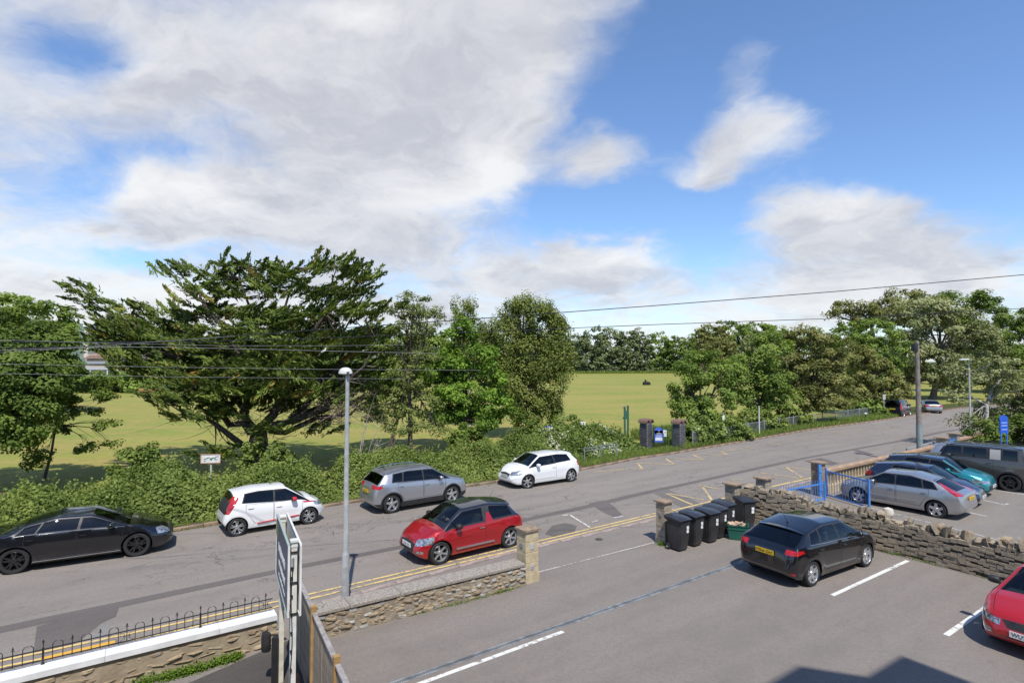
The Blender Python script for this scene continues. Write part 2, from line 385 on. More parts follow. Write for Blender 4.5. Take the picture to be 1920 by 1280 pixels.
def text_mesh(body, size, mat, name='lettering', extrude=.002):
    cu = bpy.data.curves.new(name, 'FONT'); cu.body = body; cu.size = size; cu.extrude = extrude
    cu.align_x = 'CENTER'; cu.align_y = 'CENTER'; cu.resolution_u = 2
    t = bpy.data.objects.new('tmp', cu); me = bpy.data.meshes.new_from_object(t); me.name = name
    bpy.data.objects.remove(t); bpy.data.curves.remove(cu); me.materials.clear(); me.materials.append(mat)
    return me
def plate_marks():
    if 'plate_marks' not in bpy.data.meshes:
        mb = MB(); x = -.20
        for k in range(7):
            w = .042; mb.box((x + .02, 0, 0), (w * .32, .07, .002)); mb.box((x + .036, .026 if k % 2 else -.02, 0), (w * .5, .018, .002)); x += .058 + (.02 if k == 3 else 0)
        me = bpy.data.meshes.new('plate_marks'); me.from_pydata(mb.v, [], mb.f); me.materials.append(M_['ink'])
    return bpy.data.meshes['plate_marks']
def curve_fn(pts, sig=.05):
    pts = sorted(pts); xs = np.array([p[0] for p in pts]); ys = np.array([p[1] for p in pts])
    g = np.arange(xs[0], xs[-1] + .005, .01); v = np.interp(g, xs, ys)
    k = int(4 * sig / .01); w = np.exp(-.5 * (np.arange(-k, k + 1) * .01 / sig) ** 2); w /= w.sum()
    pv = np.concatenate([2 * v[0] - v[1:k + 1][::-1], v, 2 * v[-1] - v[-k - 1:-1][::-1]])
    sv = np.convolve(pv, w, 'valid')
    return lambda x: float(np.interp(x, g, sv))

ROWS_SIDE = [(0, .945), (.1, .965), (.2, .975), (.32, .982), (.42, .986), (.52, .994), (.60, 1.0), (.68, 1.0), (.78, .992), (.88, .980), (1., .955)]
ROWS_GH = [.04, .10, .3, .5, .7, .86, .92, 1.]
ROWS_TOP = [.95, .905, .885, .7, .5, .25, 0.]
def wheel_set(car, spec):
    r = spec['r']; n = spec.get('spokes', 5); dbl = spec.get('double', False); rm = spec.get('rim', M_['alloy']); wb = spec['wb']; W = spec['W']
    protos = None
    for sx in (1, -1):
        for sy in (1, -1):
            yo = W / 2 - .035
            if protos is None:
                mb = MB()
                mb.lathe([(r * .70, -.105), (r * .78, -.112), (r * .93, -.108), (r * .985, -.085), (r, -.05), (r, .05), (r * .985, .085), (r * .93, .108), (r * .78, .112), (r * .70, .100)], 36, 0, axis='Y')
                rr = r * .71
                m2 = MB()
                m2.lathe([(rr, -.1), (rr * .96, -.08), (rr * .93, .03), (rr * .97, .09), (rr, .104), (rr * 1.02, .1)], 36, 0, axis='Y')
                m2.lathe([(.001, .086), (.06, .088), (.075, .07), (.08, .02)], 16, 0, axis='Y')
                for k in range(n):
                    for dk in ((-.13, .13) if dbl else (0,)):
                        a = 2 * PI * k / n + .3; a2 = a + dk * 1.6
                        p0 = Vector((math.cos(a + dk) * .05, .075, math.sin(a + dk) * .05)); p1 = Vector((math.cos(a2) * rr * .97, .088, math.sin(a2) * rr * .97))
                        d = p1 - p0; t = Vector((-d.z, 0, d.x)).normalized(); w0 = (.028 if dbl else .040) * spec.get('sw', 1.); w1 = w0 * spec.get('flare', .85)
                        vs = []
                        for p, w in ((p0, w0), (p1, w1)):
                            for s1 in (-1, 1):
                                vs.append(p + t * w * s1 * .75); vs.append(p + t * w * s1 + Vector((0, -.03, 0)))
                        m2.add(vs, [(0, 2, 6, 4), (0, 4, 5, 1), (2, 3, 7, 6), (1, 5, 7, 3), (4, 6, 7, 5)], 0)
                m3 = MB(); m3.lathe([(.001, -.02), (rr * .6, -.02), (rr * .62, -.03)], 20, 0, axis='Y')
                m3.lathe([(rr * .62, -.04), (rr * .93, -.06), (rr * .95, -.09)], 20, 1, axis='Y')
                protos = True; w = mb.build('wheel', M_['rubber'], car); ri = m2.build('rim', rm, w); di = m3.build('brake_disc', [M_['disc'], M_['well']], w)
                meshes = (w.data, ri.data, di.data)
            else:
                w = link('wheel', meshes[0], car); link('rim', meshes[1], w); link('brake_disc', meshes[2], w)
            w.location = (sx * wb / 2, sy * (yo - .105), r)
            st = spec.get('steer', 0) if sx > 0 else 0
            w.rotation_euler = (0, 0, (0 if sy > 0 else PI) + st)

def make_car(spec, name, label, cat='car', group=None):
    W, wb, r = spec['W'], spec['wb'], spec['r']; hw = W / 2
    top = curve_fn(spec['top'], .028); bot = curve_fn(spec['bot'], .04); belt = curve_fn(spec['belt'], .08); wid = curve_fn(spec['wid'], .05)
    xr, xf = spec['top'][0][0], spec['top'][-1][0]
    if xr > xf: xr, xf = xf, xr
    tum = spec.get('tum', .40); rw = spec.get('rw', .05)
    keys = list(spec['keys'])          # exact stations: cowl, header, rear header, rear glass foot ...
    xs = set(np.round(np.arange(xr + .12, xf - .12, .07), 4)) | set(np.round(np.linspace(xr + .004, xr + .12, 8), 4)) | set(np.round(np.linspace(xf - .12, xf - .004, 8), 4)) | {round(xr, 4), round(xf, 4)}
    xs = [x for x in xs if all(abs(x - k) > .022 for k in keys)] + keys
    xs = sorted(xs)
    Ra = r + spec.get('archgap', .045); za = r
    bm = bmesh.new(); rid = bm.faces.layers.int.new('rid')
    grid = []
    nj = 3 + len(ROWS_SIDE) + len(ROWS_GH) + len(ROWS_TOP)
    for x in xs:
        zt = top(x); z0 = min(bot(x), zt - .06); w = hw * wid(x); zb = min(belt(x), zt - .025); zb = max(zb, z0 + .03)
        h = zt - zb; zl = z0 + .03
        col_ = [(0, z0), (.6 * w, z0), (.9 * w, z0 + .005)]
        for t, f in ROWS_SIDE:
            z = zl + (zb - zl) * t; y = w * f
            for ax in (wb / 2, -wb / 2):
                dd = math.hypot(x - ax, z - za)
                y += spec.get('flare_y', .014) * math.exp(-((dd - Ra - .03) / .075) ** 2)
            col_.append((y, z))
        yb = w * .955; ye = yb - tum * h - rw * min(1, h / .3) - .012; ye = max(ye, .12 * hw if h < 1 else ye)
        cr = min(spec.get('crown', .055), .45 * h + .004); ze = zt - cr
        for t in ROWS_GH:
            y = (yb - .010) + (ye - yb + .010) * t + .022 * math.sin(PI * t) * min(1, h / .4); z = zb + (ze - zb) * t + (.004 if t < .08 else 0)
            col_.append((y, z))
        for s in ROWS_TOP:
            col_.append((ye * s, ze + (zt - ze) * (1 - s ** 2.4)))
        grid.append([bm.verts.new((x, y, z)) for y, z in col_])
    js0 = 3; jg0 = js0 + len(ROWS_SIDE); jt0 = jg0 + len(ROWS_GH)
    row = bm.faces.layers.int.new('row')
    for i in range(len(xs) - 1):
        for j in range(nj - 1):
            f = bm.faces.new((grid[i][j], grid[i + 1][j], grid[i + 1][j + 1], grid[i][j + 1])); f[row] = j; f.smooth = True
    for end, i in ((0, 0), (1, len(xs) - 1)):
        vs = grid[i]
        f = bm.faces.new(vs if end else vs[::-1]); f[row] = 1000; f.smooth = True
    bm.normal_update()
    IDS = {}
    def setid(nm): return IDS.setdefault(nm, len(IDS) + 1)
    def cut(poly, view, filt):
        """bisect faces passing filt by the edges of a convex polygon; returns faces inside"""
        n = len(poly); cx = sum(p[0] for p in poly) / n; cy = sum(p[1] for p in poly) / n
        lo = (min(p[0] for p in poly) - .12, min(p[1] for p in poly) - .12); hi = (max(p[0] for p in poly) + .12, max(p[1] for p in poly) + .12)
        def uv(co): return (co.x, co.z) if view == 'side' else ((co.y, co.z) if view == 'front' else (co.x, co.y))
        planes = []
        for k in range(n):
            a, b = poly[k], poly[(k + 1) % n]; nx, ny = b[1] - a[1], -(b[0] - a[0])
            if (cx - a[0]) * nx + (cy - a[1]) * ny > 0: nx, ny = -nx, -ny
            if view == 'side': co, no = Vector((a[0], 0, a[1])), Vector((nx, 0, ny))
            elif view == 'front': co, no = Vector((0, a[0], a[1])), Vector((0, nx, ny))
            else: co, no = Vector((a[0], a[1], 0)), Vector((nx, ny, 0))
            no.normalize(); planes.append((co, no))
            fs = []
            for f in bm.faces:
                if not filt(f): continue
                us = [uv(v.co) for v in f.verts]
                if max(u[0] for u in us) < lo[0] or min(u[0] for u in us) > hi[0] or max(u[1] for u in us) < lo[1] or min(u[1] for u in us) > hi[1]: continue
                fs.append(f)
            es = {e for f in fs for e in f.edges}; vs = {v for f in fs for v in f.verts}
            bmesh.ops.bisect_plane(bm, geom=list(fs) + list(es) + list(vs), dist=1e-5, plane_co=co, plane_no=no)
        res = []
        for f in bm.faces:
            if not filt(f): continue
            c = f.calc_center_median()
            if all((c - co).dot(no) < 1e-4 for co, no in planes): res.append(f)
        return res
    # bumpers / cladding
    if 'clad' in spec:
        z1 = spec['clad']; i_ = setid('lower_cladding')
        for f in cut([(xr - .1, -.1), (xf + .1, -.1), (xf + .1, z1), (xr - .1, z1)], 'side', lambda f: 3 <= f[row] < jg0 or f[row] == 1000): f[rid] = i_
    for (nm, poly, ymin) in spec.get('sidepatch', []):
        i_ = setid(nm)
        for f in cut(poly, 'side', lambda f: f[row] >= 2 and f[row] < jt0 and f.calc_center_median().y > ymin): f[rid] = i_
    # doors
    for k, (poly) in enumerate(spec.get('doors', [])):
        cx = sum(p[0] for p in poly) / len(poly); cz = sum(p[1] for p in poly) / len(poly)
        big = [(p[0] + math.copysign(.011, p[0] - cx), p[1] + math.copysign(.011, p[1] - cz)) for p in poly]
        fl = lambda f: 3 <= f[row] < jg0 - 0
        for f in cut(big, 'side', fl):
            f[rid] = setid('gap')
        for f in cut(poly, 'side', fl): f[rid] = setid('door%d' % k)
    for (nm, poly) in spec.get('doorpatch', []):
        i_ = setid(nm)
        for f in cut(poly, 'side', lambda f: 3 <= f[row] < jg0): f[rid] = i_
    # bonnet shut line
    hx0, hx1 = spec['cowl'] + .06, spec['nose']
    for f in bm.faces:
        j = f[row]; c = f.calc_center_median()
        if j == jt0 + 1 - 0 and hx0 < c.x < hx1: f[rid] = setid('gap')
    # windscreen, rear window, roof
    cw, hd, rh, rg = spec['cowl'], spec['header'], spec['rhead'], spec['rglass']
    for f in bm.faces:
        j = f[row]; c = f.calc_center_median()
        if j >= jt0 + 1 and j < 1000:
            if hd < c.x < cw: f[rid] = setid('windscreen') if j >= jt0 + 2 else setid('window_trim')
            elif rg < c.x < rh: f[rid] = setid('rear_window') if j >= jt0 + 1 else setid('window_trim')
        if spec.get('roofmat') and rh <= c.x <= hd and j >= (jg0 + 6) and j < 1000 and f[rid] == 0: f[rid] = setid('roof')
        if spec.get('roofmat') and spec.get('floatroof') and j >= jg0 - 1 and rg - .02 <= c.x <= hd + .0 and j < 1000 and f[rid] == 0: f[rid] = setid('roof')
    if spec.get('roofmat') and spec.get('pillar_dark'):
        for f in bm.faces:
            j = f[row]; c = f.calc_center_median()
            if jg0 - 1 <= j < 1000 and hd - .05 <= c.x <= cw and f[rid] == 0: f[rid] = setid('roof')
    gh = lambda f: jg0 <= f[row] < jg0 + 6
    zlo, zhi = .3, 2.4
    # side windows: list of (x_front_bottom, x_front_top, x_rear_bottom, x_rear_top)
    zB = belt(0); zT = top(0)
    def slab(xfb, xft, xrb, xrt): return [(xrb, zB), (xfb, zB), (xft, zT), (xrt, zT)]
    def ext(poly):        # extend the slanted sides far up and down
        (a, b, c_, d_) = poly; k = .6
        L = [(a[0] - (d_[0] - a[0]) * k, a[1] - (d_[1] - a[1]) * k), (b[0] - (c_[0] - b[0]) * k, b[1] - (c_[1] - b[1]) * k), (c_[0] + (c_[0] - b[0]) * k, c_[1] + (c_[1] - b[1]) * k), (d_[0] + (d_[0] - a[0]) * k, d_[1] + (d_[1] - a[1]) * k)]
        return L
    wins = spec['wins']
    allx = (wins[0][0], wins[0][1], wins[-1][2], wins[-1][3])
    t_ = .035
    for f in cut(ext(slab(allx[0] + t_ * 2, allx[1] + t_, allx[2] - t_, allx[3] - t_)), 'side', gh):
        if f[row] >= jg0 - 0: f[rid] = setid('window_trim')
    for k, w_ in enumerate(wins):
        for f in cut(ext(slab(*w_)), 'side', lambda f: jg0 + 1 <= f[row] < jg0 + 5):
            f[rid] = setid('side_window%d' % k)
    for (nm, poly) in spec.get('ghpatch', []):
        i_ = setid(nm)
        for f in cut(poly, 'side', lambda f: jg0 - 1 <= f[row] < jt0 + 3): f[rid] = i_
    # lamps (side view polygons wrapping the corners) and front/rear patches (front view polygons)
    for (nm, poly, ymin) in spec.get('lamps', []):
        i_ = setid(nm)
        fs = cut(poly, 'side', lambda f: f[row] >= js0)
        bmf = [f for f in fs]
        es = {e for f in bmf for e in f.edges}; vs = {v for f in bmf for v in f.verts}
        bmesh.ops.bisect_plane(bm, geom=bmf + list(es) + list(vs), dist=1e-5, plane_co=(0, ymin, 0), plane_no=(0, 1, 0))
        fs = cut(poly, 'side', lambda f: f[row] >= js0)
        for f in fs:
            if f.calc_center_median().y > ymin: f[rid] = i_
    for (nm, poly, xc, sgn) in spec.get('ends', []):
        i_ = setid(nm)
        for f in cut(poly, 'front', lambda f: (f.calc_center_median().x - xc) * sgn > 0 and f[row] >= 3): f[rid] = i_
    # wheel arches
    for ax in (wb / 2, -wb / 2):
        poly = [(ax + Ra / math.cos(PI / 20) * math.cos(2 * PI * k / 20 + PI / 20), za + Ra / math.cos(PI / 20) * math.sin(2 * PI * k / 20 + PI / 20)) for k in range(20)]
        fl = lambda f: f[row] < jg0 and f[row] >= 1
        if 'archclad' in spec:
            P2 = [(ax + (p[0] - ax) * spec['archclad'], za + (p[1] - za) * spec['archclad']) for p in poly]
            for f in cut(P2, 'side', lambda f: 3 <= f[row] < jg0): f[rid] = setid('lower_cladding')
        fs = cut(poly, 'side', fl)
        bmesh.ops.delete(bm, geom=fs, context='FACES')
    # ---- write out parts
    car = thing(name, label, cat, group=group)
    bodymat = spec['paint']
    names = {v: k for k, v in IDS.items()}
    bm.verts.ensure_lookup_table(); bm.verts.index_update()
    groups = {}
    for f in bm.faces: groups.setdefault(f[rid], []).append(f)
    matof = dict(windscreen=M_['glass'], rear_window=spec.get('rglassmat', M_['dglass']), window_trim=spec.get('trimmat', M_['plastic']), lower_cladding=M_['plastic'], gap=M_['gap'], headlight=M_['lamp'],
                 tail_light=M_['red'], grille=M_['plastic'], fog_light=M_['lamp'], reflector=M_['red'], air_intake=M_['plastic'], roof=spec.get('roofmat'), dark_panel=M_['plastic'])
    matof.update(spec.get('mats', {}))
    solo = {'fin', 'side_panel', 'headlight', 'tail_light', 'fog_light', 'reflector'}
    def emit(nm, faces, mats, sides, midx=None):
        vs = {}; V = []; F = []; MI = []
        for sgn in sides:
            loc = {}
            for f in faces:
                idx = []
                for v in f.verts:
                    key = (v.index, sgn if abs(v.co.y) > 1e-6 else 0)
                    if key not in vs: vs[key] = len(V); V.append((v.co.x, v.co.y * sgn, v.co.z))
                    idx.append(vs[key])
                F.append(idx[::-1] if sgn > 0 else idx); MI.append(midx[f] if midx else 0)
        me = bpy.data.meshes.new(nm); me.from_pydata(V, [], F)
        for m in mats: me.materials.append(m)
        me.polygons.foreach_set('material_index', MI); me.polygons.foreach_set('use_smooth', [True] * len(F))
        b2 = bmesh.new(); b2.from_mesh(me); b2.to_mesh(me); b2.free()
        me.set_sharp_from_angle(angle=R(42)); return link(nm, me, car)
    gapf = []
    for i_, fs in groups.items():
        nm = names.get(i_, 'body')
        if nm in ('body', 'gap'): gapf += fs; continue
        if nm.startswith('door'):
            for sgn in (1, -1): emit('door', fs, [bodymat], (sgn,))
        elif nm.startswith('side_window'):
            k = int(nm[11:]); gm = M_['dglass'] if k in spec.get('tint', ()) else M_['glass']
            for sgn in (1, -1): emit('side_window', fs, [gm], (sgn,))
        elif nm.split('.')[0] in solo:
            for sgn in (1, -1): emit(nm.split('.')[0], fs, [matof.get(nm.split('.')[0], bodymat)], (sgn,))
        else:
            emit(nm, fs, [matof.get(nm, bodymat)], (1, -1))
    emit('body', gapf, [bodymat, M_['gap']], (1, -1), {f: (1 if names.get(f[rid]) == 'gap' else 0) for f in gapf})
    bm.free()
    # wheel wells
    for ax in (wb / 2, -wb / 2):
        for sg in (1, -1):
            mb = MB(); y1 = hw * .955; y0 = hw - .34; n = 18; vs = []
            for yy in (y0, y1):
                for k in range(n + 1):
                    a = -.35 + (PI + .7) * k / n; vs.append((ax + (Ra + .006) * math.cos(a), sg * yy, za + (Ra + .006) * math.sin(a)))
            mb.add(vs, [(k, k + 1, n + 2 + k, n + 1 + k) for k in range(n)] + [tuple(range(n + 1))], 0)
            mb.build('wheel_arch_liner', M_['well'], car)
    wheel_set(car, spec)
    # cabin
    mb = MB(); zf = .28; zbelt = belt(0)
    xs0 = (hd + cw) / 2
    mb.box(((cw + rg) / 2, 0, zf), (cw - rg - .1, W * .8, .04))
    mb.box((cw - .30, 0, zbelt - .16), (.36, W * .78, .22))
    for sy in (-.36, .36):
        for xx in ((hd - .25), (hd - 1.1)):
            if xx < rg + .3: continue
            mb.box((xx, sy, zf + .22), (.5, .46, .2)); mb.box((xx - .3, sy, zf + .55), (.14, .46, .62), M=Matrix.Rotation(R(-14), 3, 'Y'))
            mb.box((xx - .40, sy, zbelt + .10), (.09, .25, .17))
    mb.box((rg + .35, 0, zf + .25), (.6, W * .7, .4))
    c_ = mb.build('cabin', M_['int'], car)
    ring = MB(); sw = Vector((cw - .55, -.36, zbelt - .02)); ring.tube([sw + Vector((-.05 * math.sin(a) , .18 * math.cos(a), .17 * math.sin(a))) for a in np.linspace(0, 2 * PI, 15)], .014, 5, cap=False)
    ring.build('steering_wheel', M_['plastic'], car)
    # mirrors, handles
    for sg in (1, -1):
        mb = MB(); xm = cw - .42; ym = hw * .955
        zm = belt(xm) + .085
        M = Matrix.Diagonal((.085, .115, .075)); vs = []; fs = []
        nu, nv = 10, 7
        for i in range(nv + 1):
            for k in range(nu):
                ph = -PI / 2 + PI * i / nv; a = 2 * PI * k / nu
                q = Vector((math.cos(ph) * math.cos(a), math.cos(ph) * math.sin(a), math.sin(ph)))
                q = Vector([math.copysign(abs(t) ** .7, t) for t in q]); vs.append(M @ q + Vector((xm, sg * (ym + .10), zm)))
        fs = [(i * nu + k, i * nu + (k + 1) % nu, (i + 1) * nu + (k + 1) % nu, (i + 1) * nu + k) for i in range(nv) for k in range(nu)]
        mb.add(vs, fs, 0, True)
        mb.box((xm + .01, sg * (ym - .01), zm - .05), (.07, .12, .035), 1)
        mb.box((xm - .082, sg * (ym + .10), zm), (.012, .17, .10), 1)
        mb.build('wing_mirror', [spec.get('mirmat', bodymat), M_['plastic']], car)
        for poly in spec.get('doors', []):
            mb = MB(); xh = min(p[0] for p in poly) + .14; zh = belt(xh) - .13
            wv = hw * wid(xh) * .99 + .012
            mb.box((xh, sg * wv, zh), (.17, .03, .026)); mb.build('door_handle', spec.get('handmat', bodymat), car)
    # plates
    for (e, body, pmat, z) in spec.get('plates', []):
        xx = (xf + .012) if e > 0 else (xr - .012)
        xx += spec.get('platex', 0) if e < 0 else 0
        mb = MB(); mb.box((xx, 0, z), (.012, .52, .115)); pl = mb.build('number_plate', pmat, car)
        t = link('plate_lettering', text_mesh(body, .105, M_['ink']) if body in ('WR66 ZHC', 'WU71 JNF') else plate_marks(), pl)
        t.location = (xx + e * .008, 0, z); t.rotation_euler = (R(90), 0, R(90) if e > 0 else R(-90))
        t.scale = (.95, 1, 1)
        if spec.get('tilt') and e < 0:
            pass
    for ex in spec.get('extra', []): ex(car, spec, dict(top=top, belt=belt, wid=wid, bot=bot))
    return car
def place_car(car, spec, pf, pr, z=0.):
    """pf, pr: pixels where the front and rear wheels of the visible side meet the ground"""
    a = G(*pf); b = G(*pr); h = (a - b).normalized(); mid = (a + b) / 2
    n = Vector((-h.y, h.x, 0))
    if n.dot(mid) < 0: n = -n
    c = mid + n * (spec['W'] / 2 - .06)
    car.location = (c.x, c.y, z); car.rotation_euler = (0, 0, math.atan2(h.y, h.x))
    return car

def roof_rails(mat=None, z=.03, y=.0, x0=None, x1=None):
    def f(car, s, c):
        for sg in (1, -1):
            mb = MB(); xa, xb = s['header'] - .15, s['rhead'] + .05
            pts = []
            for k in range(9):
                x = xa + (xb - xa) * k / 8; h = c['top'](x) - c['belt'](x); ye = s['W'] / 2 * c['wid'](x) * .955 - s.get('tum', .4) * h - s.get('rw', .05) + .015
                pts.append((x, sg * (ye - .02), c['top'](x) - .045 + (.055 if 0 < k < 8 else .0)))
            mb.tube(pts, .014, 6); mb.build('roof_rail', mat or M_['chrome'], car)
    return f
def antenna(dx=.15, lean=.15, h=.22):
    def f(car, s, c):
        x = s['rhead'] + dx; z = c['top'](x) - .01
        mb = MB(); mb.tube([(x, 0, z), (x - lean, 0, z + h)], [.009, .004], 5); mb.box((x, 0, z + .005), (.09, .05, .03)); mb.build('aerial', M_['plastic'], car)
    return f
def spoiler(mat=None, ln=.14, wy=.55, drop=.02):
    def f(car, s, c):
        x = s['rhead']; z = c['top'](x); mb = MB()
        h = z - c['belt'](x); ye = s['W'] / 2 * c['wid'](x) * .955 - s.get('tum', .4) * h - s.get('rw', .05) - .03
        vs = []
        for k in range(11):
            y = -ye + 2 * ye * k / 10; zz = z - .055 * abs(y / ye) ** 2.4 + .004
            e = (1 - .3 * abs(y / ye) ** 3)
            vs += [(x + .06, y, zz), (x - ln * e, y, zz - drop), (x - ln * e + .01, y, zz - drop - .025), (x + .02, y, zz - .05)]
        fs = [(4 * k + a, 4 * k + (a + 1) % 4, 4 * k + 4 + (a + 1) % 4, 4 * k + 4 + a) for k in range(10) for a in range(4)] + [(0, 1, 2, 3), (40, 43, 42, 41)]
        mb.add(vs, fs, 0, True); mb.build('rear_spoiler', mat or s['paint'], car, sharp=50)
    return f
def side_strip(z, x0, x1, mat, hgt=.03, out=.008, name='side_moulding', dz=0.):
    def f(car, s, c):
        for sg in (1, -1):
            pts = []; mb = MB(); vs = []
            for k in range(9):
                x = x0 + (x1 - x0) * k / 8; y = s['W'] / 2 * c['wid'](x) * 1.0 + out
                zz = z + dz * k / 8
                vs += [(x, sg * (y - .03), zz - hgt / 2), (x, sg * y, zz - hgt / 2), (x, sg * y, zz + hgt / 2), (x, sg * (y - .03), zz + hgt / 2)]
            fs = [(4 * k + a, 4 * k + (a + 1) % 4, 4 * k + 4 + (a + 1) % 4, 4 * k + 4 + a) for k in range(8) for a in range(4)] + [(0, 1, 2, 3), (32, 35, 34, 33)]
            mb.add(vs, fs); mb.build(name, mat, car)
    return f
def belt_chrome(car, s, c):
    for sg in (1, -1):
        xa, xb = s['wins'][0][0], s['wins'][-1][2]; pts = []
        for k in range(11):
            x = xb + (xa - xb) * k / 10; pts.append((x, sg * (s['W'] / 2 * c['wid'](x) * .955 - .006), c['belt'](x) + .012))
        mb = MB(); mb.tube(pts, .006, 5); mb.build('window_moulding', M_['chrome'], car)
def grille_bars(y, z0, z1, n, mat, xo=.0):
    def f(car, s, c):
        xf = max(p[0] for p in s['top'])
        for k in range(n):
            z = z0 + (z1 - z0) * (k + .5) / n; mb = MB(); pts = []
            for q in range(9):
                yy = -y + 2 * y * q / 8; pts.append((xf + xo + .008 - .10 * (yy / (s['W'] / 2)) ** 2, yy, z))
            mb.tube(pts, .010, 4); mb.build('grille_bar', mat, car)
    return f

def std(L, W, H, wb, fo, znose, zcowl, cowl, header, rhead, rglass, zrh, zrg, r, **kw):
    """a hatchback outline from its key stations"""
    xf = wb / 2 + fo; xr = xf - L
    s = dict(W=W, wb=wb, r=r, cowl=cowl, header=header, rhead=rhead, rglass=rglass, nose=xf - .16)
    s['top'] = [(xr, .55), (xr + .02, .72), (xr + .05, zrg - .10), (rglass, zrg), (rhead, zrh), ((rhead + header) / 2 - .1, H), (header, H - .035), (cowl, zcowl), (cowl + .25, zcowl - .035),
                (xf - .35, znose + .05), (xf - .13, znose - .03), (xf - .05, znose - .12), (xf, .50)]
    if kw.get('boot'): s['top'] = [(xr, .55), (xr + .03, .80), (xr + .07, kw['boot'] - .02), (xr + .16, kw['boot']), (rglass, zrg)] + s['top'][4:]
    s['bot'] = [(xr, .42), (xr + .06, .32), (xr + .25, .22), (xr + .6, .18), (xf - .6, .17), (xf - .25, .19), (xf - .06, .27), (xf, .36)]
    zb = kw.get('zbelt', zcowl - .02)
    s['belt'] = [(xr, .5), (xr + .06, zrg - .16), (xr + .2, kw.get('zbr', zb + .07) - .02), (rglass + .35, kw.get('zbr', zb + .07)), (0, zb + .02), (cowl - .1, zb - .02), (cowl + .3, zb - .07), (xf - .45, znose - .07), (xf - .15, znose - .14), (xf, .45)]
    pl = kw.get('plan', .62)
    s['wid'] = [(xr, pl + .10), (xr + .05, .86), (xr + .16, .925), (xr + .5, .975), (xr + 1.0, 1.), (xf - 1.0, 1.), (xf - .55, .965), (xf - .28, .90), (xf - .12, .80), (xf - .04, .70), (xf, pl)]
    s['keys'] = [cowl, header, rhead, rglass]
    s['xf'] = xf; s['xr'] = xr
    s.update({k: v for k, v in kw.items() if k not in ('plan', 'boot', 'zbelt', 'zbr')})
    return s
# ---------------------------------------------------------------- setting: ground, road, lots
def ext(p, q, d): v = (q - p).normalized(); return q + v * d
asp_road = asphalt('road_asphalt', (.226, .200, .177), 1.6, .14)
asp_lot = asphalt('car_park_asphalt', (.210, .186, .167), .3, .13, stain=.35)
asp_yard = asphalt('yard_asphalt', (.212, .190, .168), .2, .12, stain=.3)
asp_dark = asphalt('patch_asphalt', (.128, .112, .104), .3, .12)
asp_old = asphalt('drive_asphalt', (.075, .068, .062), .3, .2)
white_l = worn_paint('white_line_paint', (.62, .62, .58), (.24, .225, .21), .35, 7)
thin_l = worn_paint('faded_white_paint', (.52, .50, .47), (.22, .20, .19), .55, 10)
yel_l = worn_paint('yellow_line_paint', (.62, .45, .17), (.21, .18, .14), .45, 8)
yel_f = worn_paint('faded_yellow_paint', (.52, .39, .17), (.20, .18, .16), .62, 8)
org_l = worn_paint('fresh_yellow_paint', (.62, .34, .045), (.45, .32, .12), .3, 5)
earth = pm('leaf_litter', (.13, .075, .045), .95, c2=(.06, .045, .03), scale=9, bump=.8)
grass_far = grass_mat('park_grass', ((.195, .235, .047), (.280, .262, .068), (.365, .255, .104)))
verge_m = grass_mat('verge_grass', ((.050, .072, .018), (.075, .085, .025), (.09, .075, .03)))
tan_stone = pm('sandstone', (.50, .42, .27), .9, c2=(.38, .31, .20), scale=5, bump=.5)
tan_dark = pm('weathered_cap', (.30, .22, .15), .95, c2=(.18, .135, .10), scale=9, bump=.9, bscale=30)
kerb_m = pm('kerb_stone', (.34, .27, .24), .9, c2=(.22, .18, .16), scale=4, bump=.5)
kerb_far_m = pm('far_kerb_stone', (.30, .22, .15), .9, c2=(.16, .12, .09), scale=4, bump=.5)

far_px = [(0, 1047), (320, 997), (640, 946), (930, 905), (1090, 882), (1200, 860), (1258, 852), (1392, 829), (1523, 806), (1665, 787), (1800, 766), (1905, 757)]
near_px = [(0, 1266), (260, 1206), (520, 1146), (600, 1127), (960, 1033), (1228, 972), (1385, 935), (1530, 897), (1745, 842), (1840, 820), (1960, 800)]
FAR = [G(*p) for p in far_px]; NEAR = [G(*p) for p in near_px]
FAR = [ext(FAR[1], FAR[0], 40)] + FAR + [ext(FAR[-2], FAR[-1], 30)]; NEAR = [ext(NEAR[1], NEAR[0], 40)] + NEAR + [ext(NEAR[-2], NEAR[-1], 30)]

